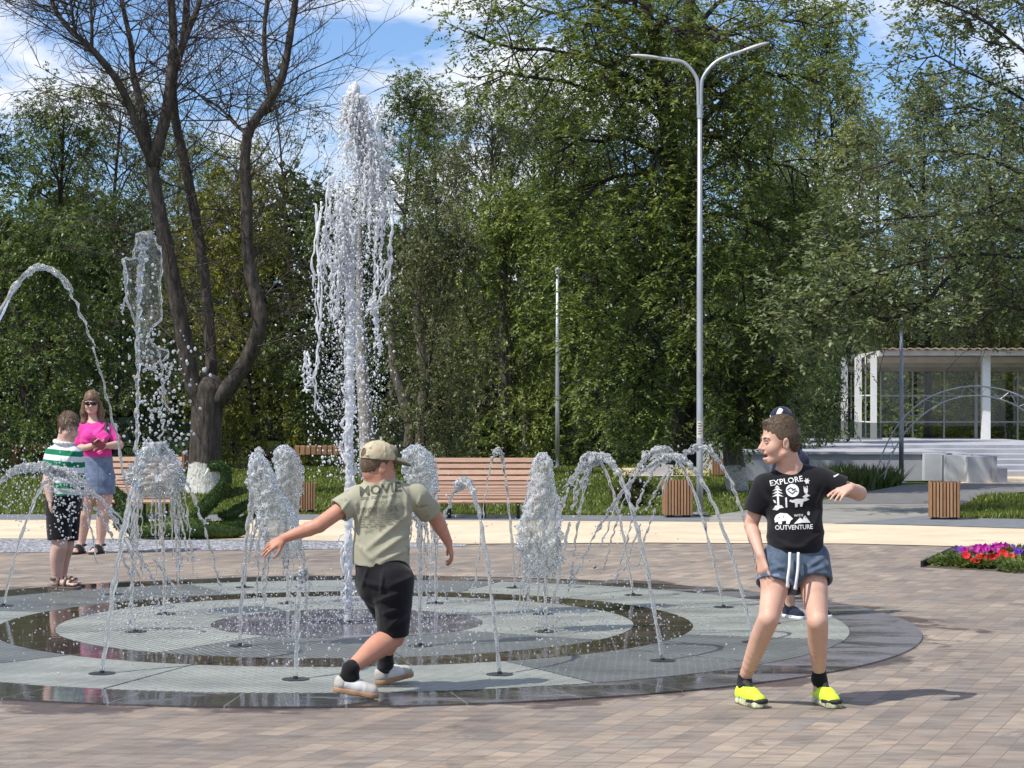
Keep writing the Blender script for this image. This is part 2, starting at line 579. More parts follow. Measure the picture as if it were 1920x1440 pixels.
    M['pet_violet'] = noisy('violet_petal', (0.06, 0.01, 0.22), (0.12, 0.02, 0.36), 60, 0.6)
    M['beak'] = noisy('white_beak', (0.6, 0.58, 0.5), (0.72, 0.7, 0.62), 20, 0.5)


mats()

# ---------------------------------------------------------------- camera, world, sun
cam = bpy.data.cameras.new('camera')
cam.sensor_width = 36.0
cam.lens = F / 1920.0 * 36.0
cam.shift_y = (HY - 720.0) / 1920.0
cam.clip_end = 2000
co = bpy.data.objects.new('camera', cam)
co.location = (0, 0, CH)
co.rotation_euler = (math.pi / 2, 0, 0)
COL.objects.link(co)
sc.camera = co

SUNV = nrm((-0.60, -0.35, 1.0))
el = math.asin(SUNV[2])
az = math.atan2(SUNV[0], SUNV[1])
w = bpy.data.worlds.new('World')
sc.world = w
w.use_nodes = True
nt = w.node_tree
bg = nt.nodes['Background']
sky = nt.nodes.new('ShaderNodeTexSky')
sky.sky_type = 'NISHITA'
sky.sun_disc = False
sky.sun_elevation = el
sky.sun_rotation = az
sky.air_density = 1.0
sky.dust_density = 0.6
tc = nt.nodes.new('ShaderNodeTexCoord')


def wn(t, **k):
    o = nt.nodes.new(t)
    for a, b in k.items():
        if a in o.inputs:
            o.inputs[a].default_value = b
        else:
            setattr(o, a, b)
    return o


mp = wn('ShaderNodeMapping')
mp.inputs['Scale'].default_value = (1.0, 1.0, 2.4)
mp.inputs['Location'].default_value = (0.53, 0.0, 0.16)
nz = wn('ShaderNodeTexNoise')
nz.inputs['Scale'].default_value = 7.0
nz.inputs['Detail'].default_value = 9
nz.inputs['Roughness'].default_value = 0.55
nz.inputs['Distortion'].default_value = 0.25
rp = wn('ShaderNodeValToRGB')
rp.color_ramp.elements[0].position = 0.46
rp.color_ramp.elements[0].color = (0, 0, 0, 1)
rp.color_ramp.elements[1].position = 0.60
rp.color_ramp.elements[1].color = (1, 1, 1, 1)
mx = wn('ShaderNodeMix', data_type='RGBA')
tint = wn('ShaderNodeMix', data_type='RGBA', blend_type='MULTIPLY')
tint.inputs[0].default_value = 1.0
tint.inputs[7].default_value = (0.80, 0.98, 1.28, 1)
L = nt.links.new
L(tc.outputs['Generated'], mp.inputs['Vector'])
L(mp.outputs['Vector'], nz.inputs['Vector'])
L(nz.outputs['Fac'], rp.inputs['Fac'])
L(rp.outputs['Color'], mx.inputs[0])
L(sky.outputs[0], tint.inputs[6])
L(tint.outputs[2], mx.inputs[6])
mx.inputs[7].default_value = (8.0, 8.2, 8.7, 1)
L(mx.outputs[2], bg.inputs['Color'])
bg.inputs['Strength'].default_value = 0.125

sun = bpy.data.lights.new('sun', 'SUN')
sun.energy = 5.0
sun.angle = math.radians(0.5)
sun.color = (1.0, 0.95, 0.87)
so = bpy.data.objects.new('sun', sun)
so.rotation_euler = Vector(SUNV).to_track_quat('Z', 'Y').to_euler()
COL.objects.link(so)

sc.view_settings.view_transform = 'Standard'
sc.view_settings.look = 'None'
sc.view_settings.exposure = 0.08
sc.view_settings.gamma = 1.0
cy = sc.cycles
cy.max_bounces = 8
cy.diffuse_bounces = 5
cy.glossy_bounces = 3
cy.transmission_bounces = 7
cy.transparent_max_bounces = 10
cy.caustics_reflective = False
cy.caustics_refractive = False
cy.sample_clamp_indirect = 4.0
cy.use_denoising = True
# ================================================================ THE SETTING
def sheet(name, poly, z, mat, label=None):
    mb = MB()
    n = len(poly)
    mb.add(np.c_[np.asarray(poly, float)[:, :2], np.full(n, z)], [list(range(n))])
    o = mb.build(name, mat)
    tag(o, kind='structure')
    if label:
        o['label'] = label
    return o


def gl(*pix):
    return [G(a, b)[:2] for a, b in pix]


sheet('ground', [(-400, -20), (400, -20), (400, 1200), (-400, 1200)], -0.02, M['lawn'])
bk = gl((-300, 1040), (200, 1036), (560, 1032), (870, 1026), (1200, 1019), (1600, 1021), (1920, 1029), (2300, 1042))
sheet('plaza_paving', [(-9, 2.0), (9, 2.0)] + gl((2300, 1012), (1500, 1000), (-300, 1000)), 0.0, M['paver'])
gr_f = gl((-300, 1039), (200, 1035), (560, 1031), (870, 1025))
gr_b = gl((880, 1019), (500, 1011), (0, 1009), (-300, 1009))
sheet('gravel_strip', gr_f + gr_b, 0.004, M['gravel'])
cf = gl((-300, 1012), (0, 1011), (500, 1013), (880, 1021), (1200, 1018.6), (1600, 1020.6), (1920, 1028.5), (2300, 1041))
cb = gl((2300, 1003), (1920, 992), (1680, 985), (1500, 981), (1200, 978), (900, 976), (500, 975), (0, 975), (-300, 975))
sheet('rubber_path', cf + cb, 0.008, M['cream'])
k1 = gl((-300, 975.5), (0, 975.5), (500, 975.5), (900, 976.5), (1330, 979.5), (1330, 969), (900, 966.5), (500, 966), (0, 966), (-300, 966))
sheet('kerb_strip', k1, 0.012, M['kerb'])
sheet('asphalt_apron', gl((1560, 983), (1680, 985.5), (1920, 992.5), (2300, 1003.5), (2300, 985), (1920, 975), (1800, 973), (1745, 968), (1640, 978)), 0.014, M['kerb'])
sheet('grey_path', gl((1330, 979), (1560, 982.6), (1640, 977.5), (1745, 967.5), (1745, 946), (1500, 946), (1420, 955), (1330, 968.5)), 0.01, M['path'])
sheet('asphalt_path', gl((1500, 946.5), (1745, 946.5), (1810, 948), (1835, 930), (1990, 918), (2100, 910), (1800, 907), (1690, 911), (1600, 928)), 0.01, M['asphalt'])
sheet('sandy_court', gl((1800, 908), (2300, 914), (2300, 884), (1810, 882)), 0.006, M['sand'])
sheet('sandy_path', gl((1150, 893), (1330, 893), (1330, 876), (1150, 878)), 0.006, M['sand'])

# ---------------------------------------------------------------- fountain floor
FC = np.array([-1.12, 13.9])


def ring(r0, r1, a0, a1, n, z0, z1):
    """annular slab between two radii as (verts, quads)"""
    a = np.linspace(a0, a1, n + 1)
    V, Q = [], []
    for r, z in ((r0, z0), (r1, z0), (r1, z1), (r0, z1)):
        V.append(np.c_[r * np.cos(a), r * np.sin(a), np.full(n + 1, z)])
    V = np.vstack(V)
    m = n + 1
    i = np.arange(n)
    for k in range(4):
        k2 = (k + 1) % 4
        Q.append(np.c_[k * m + i, k * m + i + 1, k2 * m + i + 1, k2 * m + i])
    Q = np.vstack(Q)
    ends = [[0, 3 * m, 2 * m, m], [n, m + n, 2 * m + n, 3 * m + n]]
    return V, Q, ends


fountain = empty('fountain', (FC[0], FC[1], 0))
tag(fountain, 'flat round walk-in fountain floor of grates and dark wet stone rings', 'fountain')
for nm, r0, r1, mt, z in (('stone_rim', 3.38, 3.84, 'wet_rim', 0.010), ('stone_ring', 1.95, 2.34, 'wet_brown', 0.012), ('centre_slab', 0.0, 0.917, 'wet_violet', 0.014)):
    mb = MB()
    V, Q, e = ring(r0, r1, 0, TAU, 128, -0.03, z)
    mb.add(V, Q[128:] if r0 == 0 else Q)
    mb.build(nm, M[mt], fountain)
mb = MB()
V, Q, e = ring(0.918, 3.378, 0, TAU, 96, -0.05, 0.003)
mb.add(V, Q)
mb.build('drain_bed', M['black_metal'], fountain)
NOZ_OUT = [math.radians(-113.5 + 22.5 * i) for i in range(16)]
NOZ_IN = [math.radians(-157.5 + 45 * i) for i in range(8)]
R_OUT, R_IN = 2.87, 1.45
pan = {}
rr = random.Random(3)
for r0, r1, n, off in ((2.345, 3.375, 16, 5.0), (0.922, 1.945, 8, 14.0)):
    V, Q, e = ring(r0, r1, 0.0028, TAU / n - 0.0028, 10, 0.004, 0.012)
    for i in range(n):
        key = (n, i % 2)
        ang = math.radians(off) + i * TAU / n
        if n not in pan:
            pan[n] = make_mesh('grate_panel', V, [Q, e])
        me = pan[n].copy()
        # the panel's own frame is turned so that its bars run its own way
        tw = rr.choice([-0.55, 0.35, 0.8, -0.2, 1.2])
        me.transform(Matrix.Rotation(-tw, 4, 'Z'))
        dark = rr.random() < 0.33 or (n == 8 and i in (5, 6))
        o = link('grate_panel', me, M['grate_dark'] if dark else M['grate_light'], fountain)
        o.rotation_euler = (0, 0, ang + tw)
        o.location = (0, 0, 0.0)


def noz_xy(a, r):
    return FC + r * np.array([math.cos(a), math.sin(a)])


nzm = None
for r, L_ in ((R_OUT, NOZ_OUT), (R_IN, NOZ_IN), (0.0, [0.0])):
    for a in L_:
        if nzm is None:
            b = MB()
            b.tube([(0, 0, 0.005), (0, 0, 0.016), (0, 0, 0.017)], [0.075, 0.075, 0.06], 16)
            b.tube([(0, 0, 0.01), (0, 0, 0.03)], [0.016, 0.013], 10)
            nzm = make_mesh('nozzle', np.vstack(b.v), [np.concatenate(f) for f in b.f.values()], False)
            nzm.materials.append(M['nozzle'])
        o = link('nozzle', nzm, None, fountain)
        p = noz_xy(a, r) - FC
        o.location = (p[0], p[1], 0.0)
        if r == 0:
            o.scale = (1.7, 1.7, 1.0)

# ---------------------------------------------------------------- lamp posts


def street_lamp(px, base_y, top_y, rad, label, arms=True, group='lamp posts', steel='galv'):
    g = G(px, base_y)
    d = g[1]
    H = P(px, top_y, d)[2]
    t = empty('street_lamp', g)
    tag(t, label, 'street lamp', group)
    b = MB()
    b.tube([(0, 0, 0), (0, 0, 0.6 if arms else H * .3), (0, 0, H * 0.55), (0, 0, H)], [rad * 1.15, rad * 1.1, rad, rad * 0.72], 14)
    b.build('pole', M[steel], t, True)
    b = MB()
    b.tube([(0, 0, 0.0), (0, 0, 0.025)], [rad * 2.4, rad * 2.4], 14)
    b.build('base_plate', M['galv'], t)
    if arms:
        b = MB()
        b.tube([(0, 0, H - 0.12), (0, 0, H + 0.06)], [rad * 0.95, rad * 0.95], 14)
        b.build('collar', M['galv'], t)
        for tip, sg in (((1180, 86), -1), ((1447, 72), 1)):
            e_ = P(tip[0], tip[1], d) - g
            e_ = e_ - nrm(np.array([sg, 0, .42])) * .36
            z1 = H + 0.02
            path = spline([(sg * .018, 0, z1), (sg * .02, 0, z1 + .25), (sg * .05, 0, z1 + .42), (sg * .19, 0, z1 + .60), (e_[0] * .55, 0, z1 + .60 + (e_[2] - z1 - .60) * .46), (e_[0] * 0.93, 0, e_[2] - .03)], 26)
            arm = MB().tube(path, 0.026, 10).build('arm', M['galv'], t, True)
            b = MB()
            dr = nrm(path[-1] - path[-4])
            up = np.array([-dr[2], 0, dr[0]]) * (1 if dr[0] > 0 else -1)
            R = np.c_[dr, [0, 1, 0], up]
            prof = [(-.06, .03, .02), (.02, .06, .03), (.15, .085, .035), (.27, .075, .03), (.36, .04, .015)]
            n = 10
            vs, qs = [], []
            for i, (x, wd, hh) in enumerate(prof):
                for k in range(n):
                    a = k / n * TAU
                    vs.append(path[-1] + R @ np.array([x, math.cos(a) * wd, math.sin(a) * hh * (1.0 if math.sin(a) > 0 else .5)]))
            for i in range(len(prof) - 1):
                for k in range(n):
                    qs.append([i * n + k, i * n + (k + 1) % n, (i + 1) * n + (k + 1) % n, (i + 1) * n + k])
            b.add(vs, qs)
            b.f.setdefault(n, []).append(np.array([list(range(n - 1, -1, -1)), list(range((len(prof) - 1) * n, len(prof) * n))]))
            b.build('lamp_head', M['lamp_grey'], t, True)
        # paper notice wrapped round the pole
        b = MB()
        z0, z1 = P(0, 822, d)[2], P(0, 789, d)[2]
        a = np.linspace(-2.6, -0.4, 14)
        rp_ = rad * 1.06 + .004
        V = np.vstack([np.c_[rp_ * np.cos(a), rp_ * np.sin(a), np.full(14, z)] for z in (z0, z1)])
        i = np.arange(13)
        b.add(V, np.c_[i, i + 1, i + 15, i + 14])
        nt_ = b.build('notice', M['paper'], t, True)
        b = MB()
        for k in range(5):
            z = z1 - .04 - k * .035
            aa = np.linspace(-2.2, -2.2 + .9 + .3 * (k % 2), 8)
            V = np.vstack([np.c_[(rp_ + .003) * np.cos(aa), (rp_ + .003) * np.sin(aa), np.full(8, zz)] for zz in (z, z + .012)])
            i = np.arange(7)
            b.add(V, np.c_[i, i + 1, i + 9, i + 8])
        b.build('print', M['ink'], nt_)
    else:
        b = MB()
        b.tube([(0, 0, H - .02), (0, 0, H + .10), (0, 0, H + .16)], [rad * 1.0, rad * 1.3, rad * .3], 10)
        b.build('lamp_head', M['lamp_grey'], t)
    return t


street_lamp(1312, 964, 205, 0.041, 'tall steel street lamp with two arms and a paper notice, in front of the trees')
street_lamp(1045, 876, 512, 0.045, 'slim pale lamp post behind the wide slatted bench', False)
street_lamp(1690, 905, 612, 0.042, 'weathered grey lamp post before the pavilion and metal arch', False, steel='galv_dark')

# ---------------------------------------------------------------- litter bins of upright slats


def bin_(px, base_y, wpx, hpx, label, rz=0.12, mat='timber', name='litter_bin', depth=None):
    g = G(px, base_y)
    s = F / g[1]
    w_, h_ = wpx / s, hpx / s
    dp = depth or w_ * 0.9
    t = empty(name, g, rz)
    tag(t, label, 'litter bin', 'slatted timber litter bins')
    z0 = h_ * 0.09
    b = MB().box((0, 0, (z0 + h_) / 2 - .01), (w_ * .86, dp * .86, h_ - z0 - .03))
    b.build('liner', M['black_metal'], t)
    for side in range(4):
        b = MB()
        n = 9
        L_ = w_ if side % 2 == 0 else dp
        D_ = dp if side % 2 == 0 else w_
        for i in range(n):
            x = (i + .5) / n * L_ - L_ / 2
            sw = L_ / n * .66
            y = D_ / 2 - .012
            b.box((x, -y, (z0 + h_) / 2), (sw, .022, h_ - z0)) if side == 0 else \
                b.box((x, y, (z0 + h_) / 2), (sw, .022, h_ - z0)) if side == 2 else \
                b.box((y + .001, x, (z0 + h_) / 2), (.022, sw, h_ - z0)) if side == 1 else b.box((-y - .001, x, (z0 + h_) / 2), (.022, sw, h_ - z0))
        b.build('slat_panel', M[mat], t)
    b = MB()
    ex = w_ * .43
    for y in (-dp * .43, dp * .43):
        b.box((0, y, h_ - .02), (w_ * .86, .03, .022))
    for x in (-ex, ex):
        b.box((x, 0, h_ - .019), (.03, dp * .86, .021))
    b.build('rim', M['black_metal'], t)
    for x in (-.36, -.22, .22, .36):
        MB().box((x * w_, -dp * .3, z0 / 2 + .002), (.05, .05, z0 + .004)).build('foot', M['black_metal'], t)
    return t


bin_(1270, 971, 52, 71, 'slatted brown litter bin beside the two-armed street lamp', 0.05)
bin_(1770, 975, 56, 72, 'slatted brown litter bin by the asphalt path, nearest the pavilion', -0.16)
bin_(570, 960, 42, 55, 'slatted brown litter bin on the lawn behind the hand of the boy in the cap', 0.1)
bin_(351, 881, 18, 36, 'small slatted bin with a bright orange side left of the whitewashed trunk', 0.5, 'timber')
bin_(1114, 876, 21, 27, 'small far slatted bin on the lawn right of the slim lamp post', 0.1)
bin_(1348, 893, 26, 34, 'far slatted bin in front of a concrete block by the ivy-covered trunk', -0.1)

# ---------------------------------------------------------------- benches


def lounger_bench(px0, px1, base_y, top_y, label, n=12, mat='timber_pale'):
    """wave bench: one curved bed of long slats from back rest down to the front lip"""
    g = G((px0 + px1) / 2, base_y)
    s = F / g[1]
    W = (px1 - px0) / s
    H = P(0, top_y, g[1])[2]
    t = empty('slatted_bench', g)
    tag(t, label, 'bench', 'long slatted benches')
    prof = spline([(0.52, H), (0.40, H * .80), (0.26, H * .60), (0.10, H * .48), (-.10, H * .43), (-.28, H * .38), (-.36, H * .27)], n + 1)
    for nm, rng in (('backrest', range(0, n // 2)), ('seat', range(n // 2, n))):
        b = MB()
        for i in rng:
            a, c = prof[i], prof[i + 1]
            d = nrm(c - a)
            ln = np.linalg.norm(c - a) * .70
            R = np.c_[[1, 0, 0], [0, d[0], d[1]], [0, -d[1], d[0]]]
            m_ = (a + c) / 2
            b.box((0, m_[0], m_[1]), (W, ln, .035), R)
        b.build(nm, M[mat], t)
    for x in (-W * .32, 0.0, W * .32):
        b = MB()
        b.tube([(x, p[0] + .0, p[1] - .035) for p in prof], .02, 6)
        b.tube([(x, .30, 0), (x, .30, H * .62)], .022, 6)
        b.tube([(x, -.2, 0), (x, -.2, H * .37)], .022, 6)
        b.tube([(x, -.25, .02), (x, .35, .02)], .022, 6)
        b.build('leg_frame', M['black_metal'], t)
    return t


lounger_bench(806, 1008, 972, 860, 'wide slatted bench facing the fountain, behind the right arm of the boy in the cap')
lounger_bench(196, 330, 972, 858, 'slatted bench behind the woman in pink and the bell-shaped jet')


def plank_bench(px0, px1, base_y, top_y, label):
    g = G((px0 + px1) / 2, base_y)
    s = F / g[1]
    W = (px1 - px0) / s
    H = P(0, top_y, g[1])[2]
    t = empty('plank_bench', g, 0.06)
    tag(t, label, 'bench', 'backless benches of short planks')
    b = MB()
    n = max(10, int(W / .11))
    for i in range(n):
        b.box(((i + .5) / n * W - W / 2, 0, H - .02), (W / n * .82, .62, .04))
        b.box(((i + .5) / n * W - W / 2, -.33, H - .09), (W / n * .82, .03, .17))
    b.build('seat', M['timber'], t)
    for x in (-W * .46, W * .46):
        b = MB()
        for k in range(4):
            b.box((x, 0, .04 + (k + .5) * (H - .22) / 4), (.16, .5, (H - .22) / 4 * .88))
        b.build('leg', M['timber'], t)
    MB().box((0, 0, H - .065), (W * .95, .4, .04)).build('seat_frame', M['black_metal'], t)
    return t


plank_bench(25, 92, 886, 833, 'backless plank bench in the shade at the far left edge')
plank_bench(553, 655, 890, 836, 'backless plank bench behind the tall white jet')

# ---------------------------------------------------------------- green net fence
fn = empty('net_fence', (0, 55, 0))
tag(fn, 'low fence of dark green netting along the edge of the wood', 'fence')
b = MB()
xs = np.linspace(-17, 10, 60)
yy = 0.25 * np.sin(xs * .9)
top = 1.05 + .06 * np.sin(xs * 1.7) + .05 * np.sin(xs * .53 + 1)
V = np.vstack([np.c_[xs, yy, np.full(60, .05)], np.c_[xs, yy, top]])
i = np.arange(59)
b.add(V, np.c_[i, i + 1, i + 61, i + 60])
b.build('net', M['net'], fn)
for x in np.arange(-16.5, 10, 3.0):
    MB().tube([(x, .25 * math.sin(x * .9) + .04, 0), (x, .25 * math.sin(x * .9) + .04, 1.15)], .03, 6).build('post', M['black_metal'], fn)

# ---------------------------------------------------------------- concrete blocks

t = tag(MB().prism([(-.30, -.2), (.30, -.2), (.33, .3), (-.33, .3)], 0, 0.52).build('concrete_block', M['concrete'], None, origin=None), 'pale concrete block on the lawn left of the dark trunk', 'block')
t.location = P(1234, 890, 43) * [1, 1, 0]
t2 = tag(MB().prism([(-.5, -.2), (.5, -.2), (.5, .3), (-.5, .3)], 0, 0.56).build('concrete_block', M['concrete'], None), 'pale concrete block behind the slatted bin at the ivy-covered trunk', 'block')
t2.location = P(1380, 890, 44) * [1, 1, 0]

# ---------------------------------------------------------------- stage terrace with steps
ZS = 40.0
st = empty('stage_terrace', (0, ZS, 0))
tag(st, 'low pale concrete stage terrace with stepped front wall, below the pavilion', 'terrace')


def sx_(px, d=ZS):
    return (px - CX) / F * d


hw = P(0, 852, ZS)[2]
b = MB()
b.prism([(sx_(1395), 0), (sx_(1768), 0), (sx_(1768), 16), (sx_(1395), 16)], 0, hw)
b.build('front_wall', M['concrete_dark'], st)
b = MB()
b.prism([(sx_(1390), -.04), (sx_(1772), -.04), (sx_(1772), 16.2), (sx_(1390), 16.2)], hw + .002, hw + .05)
b.build('coping', M['concrete_dark'], st)
b = MB()
for k in range(5):
    b.prism([(sx_(1775), 2.2 + k * 1.1), (sx_(2250), 2.2 + k * 1.1), (sx_(2250), 3.3 + k * 1.1 - .002), (sx_(1775), 3.3 + k * 1.1 - .002)], 0, .09 * (k + 1) + .02)
b.prism([(sx_(1775), 7.7), (sx_(2250), 7.7), (sx_(2250), 18), (sx_(1775), 18)], 0, hw + .03)
b.build('steps', M['concrete_dark'], st)
for j, (p0, p1, yo) in enumerate(((1769, 1776, -.1), (1800, 1812, -.25), (1836, 1848, -.4))):
    b = MB()
    x0 = sx_(p0)
    x1 = sx_(p0 + 36)
    d0 = -.35 * (j + 1)
    b.prism([(x0 + .012, d0), (x0 + .10, d0), (x0 + .10, 3.0), (x0 + .012, 3.0)], 0, hw + .03 - .02 * j)
    b.prism([(x0 + .102, d0 - .15), (x0 + .26, d0 - .15), (x0 + .26, 3.0), (x0 + .102, 3.0)], 0, hw * .54)
    b.build('step_cheek', M['concrete_dark'], st)
    b = MB()
    b.prism([(x0 - .42, d0 + .1), (x0 + .008, d0 + .1), (x0 + .008, 3.0), (x0 - .42, 3.0)], 0.01, hw + .02 - .02 * j)
    b.build('cheek_block', M['concrete'], st)

# ---------------------------------------------------------------- pavilion
ZP = 56.0
fl = P(0, 840, ZP)[2]
pv = empty('pavilion', (0, ZP, 0))
tag(pv, 'white open pavilion with glazed back wall and corrugated flat roof', 'pavilion')


def pxp(px, d=0.0):
    return (px - CX) / F * (ZP + d)


zt = P(0, 666, ZP)[2]
b = MB()
b.prism([(pxp(1560), -.6), (pxp(2350), -.6), (pxp(2350), 9), (pxp(1560), 9)], 0.0, fl)
b.build('floor_slab', M['concrete_dark'], pv)
cols = [(1638, 0.0, 7), (1848, 0.0, 10), (2060, 0.0, 10), (1609, 1.6, 8), (1583, 3.2, 8)]
for px, d, wd in cols:
    b = MB()
    ww = wd / F * ZP
    x = pxp(px, d)
    b.box((x, d, (fl + zt) / 2), (ww * 1.5, ww * 1.5, zt - fl - .004))
    b.build('column', M['white_paint'], pv)
    b = MB()
    b.box((x, d, fl + .03), (ww * 2.6, ww * 2.4, .06))
    b.build('column_base', M['white_paint'], pv)
b = MB()
xl, xr = pxp(1642), pxp(2350)
b.prism([(xl, -.55), (xr, -.55), (xr, -.38), (xl, -.38)], zt - .02, zt + .12)
b.build('fascia', M['roof_metal'], pv)
b = MB()
n = 90
xs = np.linspace(xl, xr, n + 1)
zz = zt + .16 + .035 * (np.arange(n + 1) % 2)
V = np.vstack([np.c_[xs, np.full(n + 1, -.7), zz], np.c_[xs, np.full(n + 1, 6.0), zz - .42], np.c_[xs, np.full(n + 1, -.7), zz - .03], np.c_[xs, np.full(n + 1, 6.0), zz - .45]])
m_ = n + 1
i = np.arange(n)
b.add(V, np.c_[i, i + 1, m_ + i + 1, m_ + i], np.c_[2 * m_ + i, 3 * m_ + i, 3 * m_ + i + 1, 2 * m_ + i + 1], np.c_[i, 2 * m_ + i, 2 * m_ + i + 1, i + 1])
b.build('roof', M['soffit'], pv)
for d, z in ((1.2, -.08), (2.8, -.18), (4.4, -.28)):
    b = MB()
    b.prism([(xl, d), (xr, d), (xr, d + .14), (xl, d + .14)], zt + z - .1, zt + z + .05)
    b.build('roof_beam', M['roof_metal'], pv)
b = MB()
b.prism([(pxp(1642) - .002, -.4), (pxp(1642) - .002 + .12, -.4), (pxp(1596, 5) + .12, 5.0), (pxp(1596, 5), 5.0)], zt - .04, zt + .115)
b.build('side_beam', M['white_paint'], pv)
DB = 5.0
zb, ztop = fl, P(0, 694, ZP + DB)[2]
wl, wr = pxp(1650, DB), pxp(2350, DB)
wf = MB()
th = .045
for z in (zb + .05, P(0, 791, ZP + DB)[2], P(0, 742, ZP + DB)[2], ztop):
    wf.box(((wl + wr) / 2, DB, z), (wr - wl, .05, th))
for px in (1651, 1711, 1770, 1830, 1908, 1966, 2025):
    wf.box((pxp(px, DB), DB + .004, (zb + ztop) / 2), (th * (2.0 if px == 1830 else 1), .052, ztop - zb))
wf.build('window_frame', M['white_paint'], pv)
# side glazing between the left columns
wf = MB()
for z in (fl + .05, P(0, 791, ZP + 2)[2], P(0, 742, ZP + 2)[2]):
    a_, c_ = np.array([pxp(1596, 4.6), 4.6, z]), np.array([pxp(1638, 0.1), .1, z])
    wf.tube([a_, c_], .022, 4)
for f_ in (.0, .33, .66):
    q = np.array([pxp(1596, 4.6), 4.6, 0]) * (1 - f_) + np.array([pxp(1638, .1), .1, 0]) * f_
    wf.tube([q + [0, 0, fl], q + [0, 0, zt]], .02, 4)
wf.build('side_frame', M['white_paint'], pv)
b = MB()
b.box(((wl + wr) / 2, DB + .05, (zb + ztop) / 2), (wr - wl, .012, ztop - zb))
b.build('pane', M['glass'], pv)

# ---------------------------------------------------------------- metal truss arch
ta = empty('truss_arch', (0, 37.5, 0))
tag(ta, 'curved arch of thin welded metal tubes beside the grey lamp post', 'arch')


def arc_pts(pix, d):
    return spline([P(a, b_, d) - np.array([0, 37.5, 0]) for a, b_ in pix], 40)


outer = [(1640, 905), (1655, 850), (1685, 795), (1730, 752), (1780, 731), (1830, 724), (1885, 732), (1935, 756), (1975, 800), (1998, 850), (2008, 905)]
inner = [(1656, 905), (1670, 858), (1698, 810), (1738, 772), (1783, 749), (1830, 742), (1880, 750), (1922, 772), (1958, 812), (1981, 858), (1992, 905)]
for d in (37.0, 38.0):
    o_, i_ = arc_pts(outer, d), arc_pts(inner, d)
    b = MB().tube(o_, .014, 6).tube(i_, .014, 6)
    for k in range(0, 39, 3):
        b.tube([o_[k], i_[min(k + 2, 39)]], .0065, 4)
        b.tube([i_[min(k + 2, 39)], o_[min(k + 3, 39)]], .0065, 4)
    b.build('rib', M['galv'], ta)
b = MB()
for k in range(0, 40, 6):
    b.tube([arc_pts(outer, 37.0)[k], arc_pts(outer, 38.0)[k]], .0065, 4)
b.build('cross_bar', M['galv'], ta)
# ================================================================ VEGETATION


def leaf_quads(rng, base, dirs, L, W, side_up=0.35):
    """kite-shaped leaves: base (n,3), dirs (n,3) -> verts, quads"""
    n = len(base)
    d = dirs / (np.linalg.norm(dirs, axis=1)[:, None] + 1e-9)
    s = np.cross(d, np.array([0, 0, 1.0])) + rng.normal(0, side_up, (n, 3))
    s -= d * (s * d).sum(1)[:, None]
    s /= np.linalg.norm(s, axis=1)[:, None] + 1e-9
    L = np.broadcast_to(L, (n,))[:, None]
    W = np.broadcast_to(W, (n,))[:, None]
    V = np.stack([base, base + d * L * .42 + s * W * .5, base + d * L, base + d * L * .42 - s * W * .5], 1)
    return V.reshape(-1, 3), np.arange(n * 4).reshape(-1, 4)


def compound(rng, anchors, adir, k=5, L=.13, W=.06, rach=.2, droop=-.14):
    """a drooping compound leaf at every anchor: k leaflets along a short rachis"""
    n = len(anchors)
    r = rng.normal(0, 1, (n, 3))
    r[:, 2] = r[:, 2] * .35 + droop
    r = r + adir * .7
    r /= np.linalg.norm(r, axis=1)[:, None]
    t = np.linspace(.25, 1.0, k)
    b = anchors[:, None] + r[:, None] * (rach * t)[None, :, None]
    b[:, :, 2] -= (t ** 2)[None] * rach * .25
    sd = np.cross(r, [0, 0, 1.0])
    sd /= np.linalg.norm(sd, axis=1)[:, None] + 1e-9
    sg = np.where(np.arange(k) % 2, 1.0, -1.0)
    sg[-1] = 0
    dr = r[:, None] * .75 + sd[:, None] * sg[None, :, None] * .9 + rng.normal(0, .28, (n, k, 3))
    dr[:, :, 2] -= .06
    b = b.reshape(-1, 3)
    dr = dr.reshape(-1, 3)
    m = len(b)
    sz = rng.uniform(.7, 1.25, m)
    return leaf_quads(rng, b, dr, L * sz, W * sz)


def wander(rng, p, d, L, n, wob, grav):
    pts = [np.array(p, float)]
    d = nrm(d)
    for i in range(n):
        d = nrm(d + rng.normal(0, wob, 3) + np.array([0, 0, grav]))
        pts.append(pts[-1] + d * L / n)
    return np.array(pts)


def at(pts, t):
    x = t * (len(pts) - 1)
    i = min(int(x), len(pts) - 2)
    return pts[i] + (pts[i + 1] - pts[i]) * (x - i), nrm(pts[i + 1] - pts[i])


